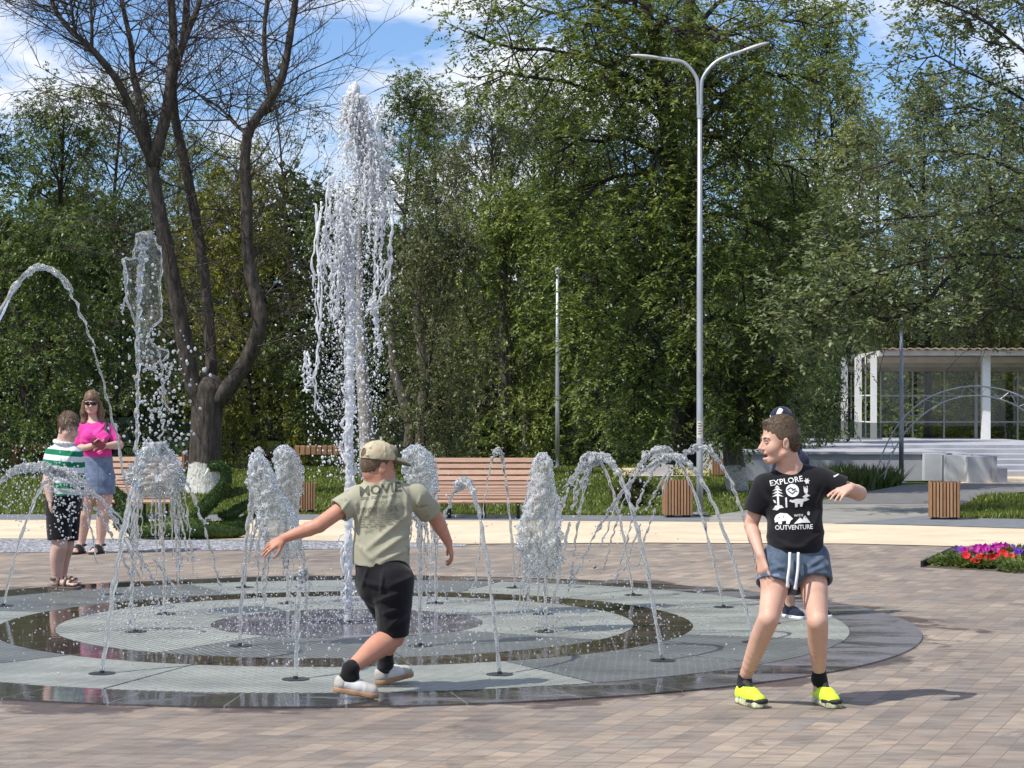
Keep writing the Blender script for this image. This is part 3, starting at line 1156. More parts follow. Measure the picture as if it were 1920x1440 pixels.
def branch_out(rng, wood, limb, r0, nsub, ntw, sublen, twlen, grav=-.06, t0=.2, twig_geo=.4):
    """sub-branches and twigs along a limb; returns leaf anchors and directions"""
    A, D = [], []
    wood.tube(limb, np.linspace(r0, max(.008, r0 * .3), len(limb)), 6, False)
    for j in range(nsub):
        t = t0 + (1 - t0) * (j + rng.uniform(0, 1)) / nsub
        p, d = at(limb, min(t, .999))
        sd = nrm(np.cross(d, rng.normal(0, 1, 3)))
        sb = wander(rng, p, d * .55 + sd * .85 + [0, 0, .12], sublen * rng.uniform(.6, 1.25) * (1.1 - .5 * t), 4, .16, grav)
        wood.tube(sb, np.linspace(max(.007, r0 * .32), .006, 5), 4, False)
        for q in range(ntw):
            u = .15 + .85 * (q + rng.uniform(0, 1)) / ntw
            p2, d2 = at(sb, min(u, .999))
            sd2 = nrm(np.cross(d2, rng.normal(0, 1, 3)))
            tw = wander(rng, p2, d2 * .6 + sd2 * .8, twlen * rng.uniform(.5, 1.3), 3, .2, grav * 1.5)
            if rng.random() < twig_geo:
                wood.tube(tw, [.006, .005, .004, .002], 3, False)
            for s_ in (.3, .55, .8, 1.0):
                p3, d3 = at(tw, min(s_, .999))
                A.append(p3)
                D.append(d3)
    return A, D


def leafy_tree(seed, H, R, tr, cb, nlimb, nsub=6, ntw=5, L=.11, k=7, lean=0.0, grav=-.06, prof=None, forks=1, wood=None):
    """-> (wood MB, crown verts, crown quads)"""
    rng = np.random.default_rng(seed)
    wood = MB()
    A, D = [], []
    for f in range(forks):
        fx = (f - (forks - 1) / 2) * .5
        tr_ = wander(rng, (fx * tr * 1.5, 0, -.1), (lean + fx * .35, rng.normal(0, .05), 1), H * .97, 9, .045, .06)
        rad = np.linspace(1, .16, 10) * tr / math.sqrt(forks)
        rad[0] *= 1.35
        wood.tube(tr_, rad, 10, False)
        for i in range(nlimb):
            t = cb + (1 - cb) * (i + .5 + rng.uniform(-.4, .4)) / nlimb
            p, d = at(tr_, min(max(t, .02), .995))
            u = (t - cb) / (1 - cb)
            pr = math.sin(math.pi * (.18 + .74 * u)) ** .8 if prof is None else prof(u)
            a = i * 2.39996 + rng.uniform(-.4, .4) + f
            e = rng.uniform(.05, .5) + .75 * u
            limb = wander(rng, p, (math.cos(a) * math.cos(e), math.sin(a) * math.cos(e), math.sin(e)), R * pr * rng.uniform(.75, 1.2), 6, .12, grav)
            a_, d_ = branch_out(rng, wood, limb, tr * .3 * (1.05 - .6 * u), nsub, ntw, R * .42, R * .2, grav)
            A += a_
            D += d_
    A, D = np.array(A), np.array(D)
    V, Q = compound(rng, A, D, k, L, L * .46, L * 1.7)
    return wood, V, Q


_proto = {}


def tree(kind, px, depth, top_y, wpx, leaf, bark, label, name='leafy_tree', group='trees of the wood', base=None, rz=None, seed=0):
    """place a copy of a tree kind so that its crown tops out at top_y and spans wpx"""
    wood_me, crown_me, H0, R0 = _proto[kind]
    d = depth
    x = (px - CX) / F * d
    H = P(px, top_y, d)[2]
    W = wpx / F * d
    t = empty(name, (x, d, 0), rz if rz is not None else (seed * 1.7) % TAU)
    tag(t, label, 'tree', group)
    t.scale = (W / (2 * R0), W / (2 * R0), H / H0)
    for nm, me, mt in (('trunk', wood_me, bark), ('crown', crown_me, leaf)):
        o = bpy.data.objects.new(nm, me)
        COL.objects.link(o)
        o.parent = t
        if not me.materials:
            me.materials.append(M[mt])
        o.material_slots[0].link = 'OBJECT'
        o.material_slots[0].material = M[mt]
    return t


def proto(kind, H, R, **kw):
    wd, V, Q = leafy_tree(H=H, R=R, **kw)
    me = make_mesh('crown', V, [Q])
    wm = make_mesh('trunk', np.vstack(wd.v), [np.concatenate(f) for f in wd.f.values()], True)
    _proto[kind] = (wm, me, H, R)


proto('round', 9.5, 2.6, seed=1, tr=.17, cb=.20, nlimb=26, nsub=8, ntw=6, L=.105)
proto('tall', 10.0, 2.3, seed=2, tr=.16, cb=.22, nlimb=26, nsub=8, ntw=6, L=.105, grav=-.03)
proto('broad', 9.0, 3.0, seed=3, tr=.19, cb=.16, nlimb=28, nsub=8, ntw=6, L=.108, grav=-.09)
proto('fork', 9.5, 2.5, seed=4, tr=.20, cb=.30, nlimb=15, nsub=8, ntw=6, L=.105, forks=2)
proto('sparse', 9.5, 2.2, seed=5, tr=.12, cb=.25, nlimb=18, nsub=6, ntw=3, L=.09, grav=.02)
proto('under', 4.2, 2.4, seed=6, tr=.07, cb=.06, nlimb=20, nsub=8, ntw=6, L=.105, grav=-.07)
proto('shrub', 1.6, 1.1, seed=7, tr=.03, cb=.03, nlimb=16, nsub=5, ntw=5, L=.09, grav=-.02)

W_ = [
    ('tall', -70, 47, 110, 330, 'leaf_dark', 'bark_grey', 'tall dense tree cut by the left edge of the photo, behind the big water arc'),
    ('broad', 70, 52, 190, 330, 'leaf_mid', 'bark_dark', 'broad green tree at far left, above the plank bench in the shade'),
    ('round', 190, 60, 175, 270, 'leaf_olive', 'bark_dark', 'olive-green tree just left of the bare tree, behind the woman in pink'),
    ('round', 315, 66, 255, 250, 'leaf_yellow', 'bark_grey', 'yellow-green tree seen through the left stems of the bare tree'),
    ('broad', 440, 60, 300, 270, 'leaf_yellow', 'bark_grey', 'sunlit yellow-green tree between the bare tree and the tall white jet'),
    ('sparse', 545, 63, 150, 240, 'leaf_olive', 'bark_dark', 'thin brownish sparse-leaved tree left of the tall white jet'),
    ('tall', 735, 60, 160, 230, 'leaf_dark', 'bark_grey', 'dark tree whose top stands just right of the tall white jet'),
    ('tall', 815, 66, 195, 220, 'leaf_olive', 'bark_dark', 'sparse tree with bare upper twigs right of the tall white jet'),
    ('broad', 890, 54, 200, 290, 'leaf_olive', 'bark_grey', 'fork-trunked tree behind the left end of the wide slatted bench'),
    ('round', 990, 60, 165, 250, 'leaf_mid', 'bark_dark', 'round green tree behind the wide slatted bench'),
    ('broad', 1085, 56, 190, 320, 'leaf_mid', 'bark_dark', 'broad green tree behind the slim pale lamp post'),
    ('tall', 1190, 58, 120, 260, 'leaf_dark', 'bark_dark', 'tall dark tree just left of the big dark trunk'),
    ('broad', 1400, 50, 130, 300, 'leaf_dark', 'bark_dark', 'dark dense tree right of the two-armed street lamp'),
    ('tall', 1510, 64, 40, 260, 'leaf_mid', 'bark_dark', 'tall tree rising over the boy in the black shirt'),
    ('broad', 1320, 58, 30, 300, 'leaf_mid', 'bark_dark', 'broad green tree straight behind the two-armed street lamp'),
    ('round', 1600, 62, 150, 260, 'leaf_elm', 'bark_dark', 'grey-green tree between the laughing boy and the pavilion columns'),
    ('tall', 1740, 66, 170, 240, 'leaf_elm', 'bark_dark', 'grey-green tree rising behind the weathered lamp post'),
    ('broad', 1880, 68, 190, 260, 'leaf_elm', 'bark_dark', 'grey-green tree rising behind the thick pavilion column'),
    ('round', 1650, 74, 230, 280, 'leaf_elm', 'bark_dark', 'grey-green tree behind the left end of the pavilion'),
    ('broad', 1800, 78, 330, 300, 'leaf_elm', 'bark_dark', 'grey-green tree behind the middle of the pavilion'),
    ('round', 1950, 74, 260, 300, 'leaf_dark', 'bark_dark', 'dark tree behind the right end of the pavilion'),
    ('under', 40, 44, 470, 330, 'leaf_dark', 'bark_dark', 'dark low tree behind the plank bench at the left edge'),
    ('under', 215, 48, 440, 300, 'leaf_dark', 'bark_dark', 'dark low tree behind the woman in pink'),
    ('under', 480, 50, 430, 300, 'leaf_yellow', 'bark_dark', 'low yellow-green tree right of the bare tree'),
    ('under', 640, 50, 440, 280, 'leaf_dark', 'bark_dark', 'dark low tree right behind the tall white jet'),
    ('under', 790, 43.5, 470, 260, 'leaf_olive', 'bark_dark', 'olive low tree above the boy in the cap'),
    ('under', 960, 51, 420, 310, 'leaf_mid', 'bark_dark', 'green low tree above the wide slatted bench'),
    ('under', 1130, 51, 430, 320, 'leaf_mid', 'bark_dark', 'green low tree between slim lamp post and big dark trunk'),
    ('under', 1420, 44, 400, 330, 'leaf_dark', 'bark_dark', 'dark low tree right of the two-armed street lamp'),
    ('under', 1500, 50, 430, 220, 'leaf_dark', 'bark_dark', 'dark low tree left of the pavilion columns, behind the dark strap-leaved border'),
    ('under', 1700, 70, 560, 280, 'leaf_mid', 'bark_dark', 'green low tree seen through the left panes of the pavilion'),
    ('under', 1880, 68, 560, 300, 'leaf_yellow', 'bark_dark', 'yellow-green low tree seen through the right panes of the pavilion'),
]
for i, (k_, px, d, ty, wd, lf, bk_, lb) in enumerate(W_):
    tree(k_, px, d, ty, wd, lf, bk_, lb, seed=i + 1, name='low_tree' if k_ == 'under' else 'leafy_tree')

for i, (px, d, ty, wd, lf, lb) in enumerate([
    (505, 39, 858, 100, 'twig_bush', 'brown-leaved shrub on the lawn behind the swan topiary'),
    (835, 46, 818, 46, 'leaf_dark', 'small dark clipped shrub behind the left end of the wide bench'),
    (1185, 30.5, 905, 90, 'twig_bush', 'low dark shrub on the lawn left of the bin by the street lamp'),
    (930, 50, 838, 160, 'leaf_mid', 'green shrub behind the top of the wide slatted bench'),
    (110, 46, 842, 130, 'leaf_mid', 'green shrub behind the striped-shirt boy'),
]):
    tree('shrub', px, d, ty, wd, lf, 'bark_dark', lb, name='shrub', group='shrubs on the lawn', seed=i + 3)

# far part of the wood: a mass nobody could count
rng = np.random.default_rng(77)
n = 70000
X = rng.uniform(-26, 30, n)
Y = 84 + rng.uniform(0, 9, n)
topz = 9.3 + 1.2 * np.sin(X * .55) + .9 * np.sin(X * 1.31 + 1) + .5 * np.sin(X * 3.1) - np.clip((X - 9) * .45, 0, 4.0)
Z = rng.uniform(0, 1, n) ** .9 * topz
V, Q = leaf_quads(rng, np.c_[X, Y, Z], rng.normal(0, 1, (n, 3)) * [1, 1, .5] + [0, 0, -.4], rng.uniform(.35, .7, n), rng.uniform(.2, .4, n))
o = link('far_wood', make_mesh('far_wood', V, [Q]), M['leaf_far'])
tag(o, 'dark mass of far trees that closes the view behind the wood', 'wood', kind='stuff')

# distant trunks in the shade of the wood
for i, (px, d, w_, topy, bk_, lb) in enumerate([
    (5, 46, 15, 560, 'bark_grey', 'pale thin trunk at the very left edge'),
    (62, 47, 28, 560, 'bark_dark', 'dark trunk behind the plank bench at far left'),
    (690, 41, 30, 520, 'bark_white', 'pale straight trunk right behind the tall white jet'),
    (945, 52, 24, 600, 'bark_grey', 'grey trunk above the middle of the wide slatted bench'),
    (1075, 55, 13, 640, 'bark_white', 'slim trunk with whitewashed foot right of the slim lamp post'),
    (1128, 58, 16, 640, 'bark_grey', 'grey trunk in the shade left of the far slatted bin'),
    (985, 60, 14, 640, 'bark_white', 'slim whitewashed trunk just left of the slim lamp post'),
    (1190, 56, 18, 640, 'bark_dark', 'dark straight trunk left of the concrete block'),
]):
    r_ = w_ / F * d / 2
    rg = np.random.default_rng(i + 40)
    H = P(0, topy, d)[2]
    pts = wander(rg, (0, 0, -.1), (rg.normal(0, .05), 0, 1), H + 2, 8, .03, .05)
    b = MB().tube(pts, np.linspace(1.15, .12 if i == 2 else .45, 9) * r_, 10)
    for q in range(0 if i == 2 else 3):
        p, dd = at(pts, .55 + .13 * q)
        b.tube(wander(rg, p, (rg.normal(0, 1), rg.normal(0, .5), .8), 1.8, 5, .12, .02), np.linspace(r_ * .4, .01, 6), 5)
    o = b.build('tree_trunk', M[bk_], None, True)
    o.location = ((px - CX) / F * d, d, 0)
    tag(o, lb, 'tree trunk', 'trunks in the shade of the wood')
# V-shaped trunk
b = MB()
d = 45
for pts in ([(765, 855), (770, 800), (752, 735), (738, 690), (735, 640), (728, 560), (732, 490)], [(785, 855), (788, 800), (795, 720), (790, 650), (782, 600), (786, 520), (794, 450)]):
    b.tube(spline([P(x, y, d) - np.array([0, d, 0]) for x, y in pts], 14), np.linspace(.15, .06, 14), 9)
o = b.build('tree_trunk', M['bark_grey'], None, True, origin=None)
o.location = (0, d, 0)
tag(o, 'V-shaped pair of grey stems right of the boy in the cap', 'tree trunk', 'trunks in the shade of the wood')

# ---------------------------------------------------------------- the bare tree
DT = 34.4
g0 = G(385, 925)
bt = empty('bare_tree', g0)
tag(bt, 'big leafless tree with several stems and a whitewashed foot', 'tree')
rng = np.random.default_rng(12)


def lp(x, y, dy=0.0):
    return P(x, y, DT + dy) - g0


stems = [
    ([(383, 930, 0), (384, 880, 0), (386, 820, 0), (388, 770, 0), (392, 735, 0), (393, 712, 0), (393, 700, 0)], 36, 27),
    ([(384, 770, 0), (360, 715, -.1), (338, 600, -.2), (315, 480, -.3), (292, 360, -.3), (283, 290, -.3)], 22, 15),
    ([(286, 310, -.3), (262, 250, -.5), (235, 180, -.6), (205, 130, -.8), (165, 85, -.9), (130, 55, -1), (100, 10, -1), (92, -40, -1)], 11, 4),
    ([(283, 300, -.3), (268, 215, -.2), (250, 140, 0), (245, 80, 0), (230, 10, .2), (225, -40, .2)], 10, 4),
    ([(285, 310, -.3), (310, 220, -.4), (318, 160, -.4), (325, 70, -.4), (318, -40, -.4)], 15, 8),
    ([(330, 120, -.4), (352, 60, -.3), (372, 10, -.3), (380, -40, -.3)], 9, 5),
    ([(394, 760, .1), (396, 690, .3), (388, 560, .5), (372, 440, .6), (350, 320, .7), (330, 230, .7), (325, 150, .7), (345, 70, .8), (352, -40, .8)], 15, 8),
    ([(395, 765, 0), (430, 725, -.2), (468, 665, -.4), (488, 605, -.5), (482, 560, -.5), (466, 490, -.5), (462, 380, -.5), (460, 290, -.5), (470, 240, -.6), (505, 190, -.7), (530, 140, -.8), (545, 60, -.8), (560, -40, -.8)], 20, 7),
    ([(508, 188, -.7), (498, 120, -.6), (496, 50, -.6), (505, -40, -.6)], 7, 4),
    ([(462, 250, -.5), (440, 232, -.3), (415, 205, 0), (380, 180, .3)], 5, 2),
    ([(172, 88, -.9), (172, 40, -.9), (168, -40, -.9)], 4.5, 3),
    ([(142, 62, -1), (135, 20, -1), (130, -40, -1)], 4, 2),
]
wood = MB()
tw = MB()
lines = []
for pts, r0, r1 in stems:
    c = spline([lp(*p) for p in pts], len(pts) * 6)
    rr_ = np.linspace(r0, r1, len(c)) / F * DT * (.80 if r0 != 36 else 1)
    if r0 == 36:
        rr_ = np.interp(np.linspace(0, 1, len(c)), [0, .08, .18, .4, .6, .72, .86, 1], np.array([41, 35, 31, 29, 30, 31, 20, 6]) / F * DT)
    if r0 in (22, 15, 20):
        rr_ = rr_ * (1 + .22 * np.exp(-np.arange(len(c)) / 3.0))
    if r0 != 36:
        rr_ = rr_ * (1 + .06 * np.sin(np.arange(len(c)) * 1.9 + r0))
    wood.tube(c, rr_, 12)
    lines.append((c, r0))
wood.build('trunk', M['bark_bare'], bt, True)
nb = 0
for c, r0 in lines[1:]:
    m_ = int(4 + len(c) * .46)
    for j in range(m_):
        t = .12 + .88 * (j + rng.random()) / m_
        p, d = at(c, min(t, .999))
        if p[2] < 1.7:
            continue
        a = rng.uniform(0, TAU)
        sd = np.array([math.cos(a), math.sin(a) * .7, rng.uniform(-.15, .65)])
        ln = rng.uniform(.9, 2.3) * (1.0 if p[2] > 3.2 else .65)
        br = wander(rng, p, sd + d * .25, ln, 8, .13, .035)
        tw.tube(br, np.linspace(.014, .005, 9), 4, False)
        for q in range(rng.integers(5, 10)):
            u = rng.uniform(.2, 1)
            p2, d2 = at(br, min(u, .999))
            s2 = nrm(np.cross(d2, rng.normal(0, 1, 3)))
            t2 = wander(rng, p2, d2 * .8 + s2 * .7, ln * rng.uniform(.25, .6), 6, .15, .03)
            tw.tube(t2, np.linspace(.0065, .003, 7), 3, False)
            for q3 in range(3):
                p3, d3 = at(t2, rng.uniform(.3, .99))
                s3 = nrm(np.cross(d3, rng.normal(0, 1, 3)))
                tw.tube(wander(rng, p3, d3 + s3 * .7, ln * rng.uniform(.1, .3), 4, .16, .02), np.linspace(.0042, .002, 5), 3, False)
tw.build('twig_mass', M['bark_bare'], bt, False)

# ---------------------------------------------------------------- the big dark-trunked tree
DR = 36.0
gR = np.array([(1283 - CX) / F * DR, DR, 0])
rt = empty('large_leafy_tree', gR)
tag(rt, 'huge dark-trunked leafy tree behind the two-armed street lamp, reaching above the frame', 'tree')


def rp2(x, y, dy=0.0):
    return P(x, y, DR + dy) - gR


wood = MB()
rng = np.random.default_rng(21)
trunk = spline([rp2(*p) for p in [(1280, 872, 0), (1284, 800, 0), (1290, 700, 0), (1296, 600, .1), (1290, 480, .2), (1272, 380, .2), (1258, 290, .2), (1248, 210, .2), (1232, 120, .2), (1214, 40, .2), (1205, -60, .2)]], 50)
wood.tube(trunk, np.interp(np.linspace(0, 1, 50), [0, .06, .3, .6, 1], np.array([33, 26, 22, 17, 10]) / F * DR), 14)
lead2 = spline([rp2(*p) for p in [(1292, 440, .2), (1302, 330, .4), (1306, 230, .5), (1296, 130, .6), (1290, 50, .6), (1300, -60, .6)]], 30)
wood.tube(lead2, np.linspace(15, 9, 30) / F * DR, 10)
limbs = [
    [(1240, 190, 0), (1160, 130, -.5), (1060, 105, -.9), (960, 95, -1.2), (880, 60, -1.5)],
    [(1245, 230, 0), (1170, 170, -.8), (1080, 160, -1.4), (990, 150, -1.9), (930, 140, -2.2)],
    [(1230, 110, 0), (1150, 60, .4), (1050, 30, .8), (960, -10, 1.2)],
    [(1220, 60, 0), (1130, 10, -.5), (1020, -30, -1), (900, -30, -1.3)],
    [(1255, 300, 0), (1180, 260, -.8), (1100, 260, -1.5), (1030, 290, -2)],
    [(1262, 340, 0), (1190, 330, -1), (1110, 360, -1.8), (1060, 420, -2.2)],
    [(1275, 400, 0), (1210, 410, -1.0), (1140, 470, -1.9), (1110, 540, -2.2)],
    [(1285, 470, 0), (1220, 500, -1.2), (1150, 560, -2.0), (1110, 640, -2.3)],
    [(1293, 560, 0), (1230, 570, -1.3), (1170, 640, -1.9), (1140, 720, -2.1)],
    [(1303, 330, .4), (1370, 290, -.4), (1450, 290, -1), (1520, 330, -1.4)],
    [(1306, 240, .5), (1370, 170, -.2), (1450, 140, -.6), (1540, 160, -1)],
    [(1296, 130, .6), (1360, 70, 0), (1450, 40, -.4), (1550, 50, -.7)],
    [(1292, 60, .6), (1360, 0, .8), (1450, -30, 1.2), (1560, -20, 1.5)],
    [(1290, 430, .2), (1350, 400, -.8), (1430, 430, -1.4), (1500, 490, -1.7)],
    [(1294, 520, .1), (1360, 500, -1), (1430, 540, -1.6), (1480, 610, -1.9)],
    [(1296, 600, .1), (1360, 590, -1.1), (1420, 640, -1.6), (1460, 710, -1.8)],
    [(1294, 640, .1), (1340, 650, -1.3), (1380, 710, -1.7), (1410, 770, -1.8)],
    [(1292, 650, .1), (1250, 660, -1.4), (1210, 720, -1.8), (1190, 790, -2.0)],
    [(1290, 500, .1), (1280, 470, -1.4), (1275, 520, -2.2), (1272, 600, -2.5)],
    [(1280, 420, .1), (1290, 370, -1.3), (1300, 400, -2.1), (1320, 460, -2.6)],
    [(1235, 180, .1), (1200, 120, -1.2), (1170, 110, -1.9), (1130, 140, -2.4)],
    [(1225, 100, .1), (1235, 40, -1.3), (1250, 30, -2.0), (1270, 60, -2.5)],
    [(1300, 250, .4), (1310, 180, -1.0), (1330, 170, -1.8), (1370, 200, -2.3)],
    [(1250, 230, .1), (1255, 170, -1.3), (1240, 160, -2.0), (1215, 190, -2.5)],
    [(1295, 120, .5), (1320, 60, -.9), (1350, 60, -1.6), (1400, 90, -2.1)],
    [(1210, 40, .1), (1180, 0, -1.1), (1140, 10, -1.8), (1090, 50, -2.3)],
    [(1300, 330, .3), (1330, 270, -1.0), (1360, 270, -1.8), (1400, 310, -2.2)],
    [(1270, 350, .1), (1250, 280, -1.3), (1235, 300, -2.1), (1220, 360, -2.5)],
]
A, D = [], []
for lm in limbs:
    c = spline([rp2(*p) for p in lm], 8)
    c = c + rng.normal(0, .05, c.shape)
    high = lm[0][1] < 240
    a_, d_ = branch_out(rng, wood, c, .055, 15, 6 if high else 7, 1.2, .58, -.05 if high else -.09, .18, .7 if high else .4)
    A += a_
    D += d_
wood.build('trunk', M['bark_dark'], rt, True)
A, D = np.array(A), np.array(D)
hi = A[:, 2] > 6.3
keep = (~hi) | (rng.random(len(A)) < .9)
V, Q = compound(rng, A[keep], D[keep], 9, .088, .040, .25, -.18)
link('crown', make_mesh('crown', V, [Q]), M['leaf_mid'], rt)

# ---------------------------------------------------------------- right-hand tree that overhangs the frame
DE = 29.0
gE = np.array([(2130 - CX) / F * DE, DE, 0])
et = empty('overhanging_tree', gE)
tag(et, 'grey-green tree at the right edge whose branches hang over the path', 'tree')


def ep(x, y, dy=0.0):
    return P(x, y, DE + dy) - gE


wood = MB()
trunk = spline([ep(*p) for p in [(2130, 968, 0), (2125, 800, 0), (2110, 600, 0), (2080, 400, 0), (2050, 200, 0), (2020, -20, 0)]], 24)
wood.tube(trunk, np.linspace(.22, .09, 24), 12)
rng = np.random.default_rng(31)
limbs = [
    [(2110, 610, 0), (1960, 500, -.4), (1820, 480, -.6), (1680, 500, -.8), (1560, 540, -1), (1470, 570, -1.1)],
    [(2110, 560, 0), (1940, 440, .4), (1800, 400, .5), (1660, 410, .5), (1540, 440, .4)],
    [(2090, 480, 0), (1950, 340, -.6), (1830, 290, -.8), (1720, 290, -1), (1620, 320, -1.1)],
    [(2070, 360, 0), (1960, 220, .4), (1850, 150, .6), (1760, 110, .7), (1690, 95, .8)],
    [(2060, 260, 0), (1960, 130, -.5), (1870, 60, -.7), (1790, 10, -.9), (1720, -10, -1)],
    [(2040, 120, 0), (1960, 40, .4), (1880, -10, .5), (1800, -40, .6)],
    [(2115, 640, 0), (1980, 580, -.8), (1880, 590, -1.1), (1800, 620, -1.3)],
    [(2110, 600, 0), (1990, 480, .8), (1890, 430, 1.1), (1790, 430, 1.4), (1700, 450, 1.5)],
    [(2090, 440, 0), (1990, 300, 1), (1900, 230, 1.3), (1810, 200, 1.6), (1720, 210, 1.7)],
    [(1680, 500, -.8), (1600, 560, -1.0), (1540, 600, -1.1), (1500, 640, -1.2)],
    [(1820, 480, -.6), (1740, 560, -.9), (1690, 590, -1.0), (1640, 600, -1.1)],
    [(2100, 500, 0), (1990, 420, -.9), (1900, 380, -1.2), (1830, 400, -1.5)],
    [(2110, 620, 0), (2000, 560, .7), (1930, 540, 1.0), (1870, 550, 1.3)],
]
A, D = [], []
for li, lm in enumerate(limbs):
    c = spline([ep(*p) for p in lm], 9)
    c = c + rng.normal(0, .03, c.shape)
    a_, d_ = branch_out(rng, wood, c, .032, 18, 7, .95, .5, -.05, .10, .35)
    A += a_
    D += d_
wood.build('trunk', M['bark_dark'], et, True)
A, D = np.array(A), np.array(D)
W3 = A + gE
ax_ = CX + W3[:, 0] / W3[:, 1] * F
ay_ = HY - (W3[:, 2] - CH) / W3[:, 1] * F
keep = ay_ < np.where(ax_ < 1560, 665, np.where(ax_ < 1650, 640, 615)) + rng.normal(0, 14, len(A))
A, D = A[keep], D[keep]
V, Q = compound(rng, A, D, 5, .085, .046, .14, -.16)
link('crown', make_mesh('crown', V, [Q]), M['leaf_elm'], et)

# ---------------------------------------------------------------- ivy-covered trunk
gI = P(1378, 920, 35.5) * [1, 1, 0]
it = empty('ivy_tree', gI)
tag(it, 'leaning trunk with whitewashed foot and climbing leaves, left of the laughing boy', 'tree')
wood = MB()
rng = np.random.default_rng(51)
tk = spline([P(x, y, 35.5) - gI for x, y in [(1384, 925), (1378, 880), (1372, 820), (1378, 760), (1392, 690), (1400, 600)]], 20)
wood.tube(tk, np.linspace(.20, .13, 20), 12)
A, D = [], []
for q in range(16):
    p, d = at(tk, rng.uniform(.3, .98))
    a = rng.uniform(0, TAU)
    lm = wander(rng, p, (math.cos(a) + .3, math.sin(a), .2), rng.uniform(.5, 1.1), 5, .15, -.12)
    a_, d_ = branch_out(rng, wood, lm, .02, 5, 4, .4, .25, -.1, .1, .3)
    A += a_
    D += d_
wood.build('trunk', M['bark_grey'], it, True)
A, D = np.array(A), np.array(D)
V, Q = compound(rng, A, D, 4, .11, .06, .14, -.4)
link('crown', make_mesh('crown', V, [Q]), M['leaf_olive'], it)

# ---------------------------------------------------------------- grass


def grass(name, label, poly_pix, n, h0, h1, seed, mat='blade', wid=.012, avoid=None):
    rng = np.random.default_rng(seed)
    poly = np.array([G(*p)[:2] for p in poly_pix])
    lo, hi_ = poly.min(0), poly.max(0)
    pts = np.empty((0, 2))
    while len(pts) < n:
        u = rng.random((n * 2, 2))
        q = lo + u * (hi_ - lo)
        # denser near the viewer
        q[:, 1] = lo[1] + (hi_[1] - lo[1]) * u[:, 1] ** 1.7
        ins = np.zeros(len(q), bool)
        j = len(poly) - 1
        for i in range(len(poly)):
            a, b_ = poly[i], poly[j]
            c = ((a[1] > q[:, 1]) != (b_[1] > q[:, 1])) & (q[:, 0] < (b_[0] - a[0]) * (q[:, 1] - a[1]) / (b_[1] - a[1] + 1e-12) + a[0])
            ins ^= c
            j = i
        pts = np.vstack([pts, q[ins]])
    pts = pts[:n]
    cl = np.sin(pts[:, 0] * 2.1 + np.sin(pts[:, 1] * 1.3) * 2) * .5 + .5
    h = rng.uniform(h0, h1, n) * (.65 + .7 * cl)
    a = rng.uniform(0, TAU, n)
    w_ = wid * (pts[:, 1] / 28.0)
    sx = np.c_[np.cos(a) * w_, np.sin(a) * w_, np.zeros(n)]
    b0 = np.c_[pts, np.full(n, -.02)]
    bend = np.c_[rng.normal(0, .4, (n, 2)) * h[:, None], h]
    V = np.stack([b0 - sx, b0 + sx, b0 + bend], 1).reshape(-1, 3)
    o = link(name, make_mesh(name, V, [np.arange(n * 3).reshape(-1, 3)]), M[mat])
    tag(o, label, 'grass', kind='stuff')
    return o


grass('lawn_grass', 'uneven green lawn grass between the kerb and the wood', [(-200, 964), (1310, 964), (1500, 943), (1600, 925), (1500, 868), (1200, 846), (-200, 846)], 150000, .025, .07, 5)
grass('verge_grass', 'green verge right of the brown bin by the asphalt path', [(1760, 972), (1930, 975), (2150, 978), (2150, 925), (1990, 920), (1840, 934)], 24000, .03, .11, 6)
grass('flag_leaf_border', 'dark border of strap-leaved plants along the asphalt path', [(1560, 924), (1660, 914), (1690, 908), (1660, 900), (1560, 902)], 2600, .14, .34, 8, 'leaf_dark', .03)
# ================================================================ WATER
_o = np.array([[1, 0, 0], [-1, 0, 0], [0, 1, 0], [0, -1, 0], [0, 0, 1], [0, 0, -1]], float)
_of = [(0, 2, 4), (2, 1, 4), (1, 3, 4), (3, 0, 4), (2, 0, 5), (1, 2, 5), (3, 1, 5), (0, 3, 5)]


def _sub(V, Fc):
    V = [tuple(v) for v in V]
    ix = {}
    out = []

    def mid(a, b):
        k = (min(a, b), max(a, b))
        if k not in ix:
            ix[k] = len(V)
            V.append(tuple(nrm((np.array(V[a]) + np.array(V[b])) / 2)))
        return ix[k]
    for a, b, c in Fc:
        ab, bc, ca = mid(a, b), mid(b, c), mid(c, a)
        out += [(a, ab, ca), (ab, b, bc), (ca, bc, c), (ab, bc, ca)]
    return np.array(V), out


OV, OF = _sub(_o, _of)
OF = np.array(OF)
IV, IF = _sub(OV, [tuple(f) for f in OF])
IF = np.array(IF)


def drops(rng, C, R, stretch=1.35, big=False):
    """many little lumpy drops as one mesh (verts, tris)"""
    sv, sf = (IV, IF) if big else (OV, OF)
    n = len(C)
    R = np.broadcast_to(R, (n,))
    sc_ = rng.uniform(.75, 1.15, (n, 1, 3))
    sc_[:, :, 2] *= rng.uniform(.9, stretch, (n, 1))
    V = sv[None] * R[:, None, None] * sc_
    V = V * (1 + rng.normal(0, .06, (n, len(sv), 1)))
    V = V + np.asarray(C)[:, None]
    Fc = sf[None] + (np.arange(n) * len(sv))[:, None, None]
    return V.reshape(-1, 3), Fc.reshape(-1, 3)


def lump(rng, n, amp=.35, k=3):
    """smooth random modulation around 1"""
    x = np.linspace(0, 1, n)
    v = np.zeros(n)
    for i in range(7):
        f = rng.uniform(k, k * 7)
        v += np.sin(TAU * f * x + rng.uniform(0, TAU)) / (1 + .1 * i)
    return np.clip(1 + amp * v / 2.6, .35, 2.2)


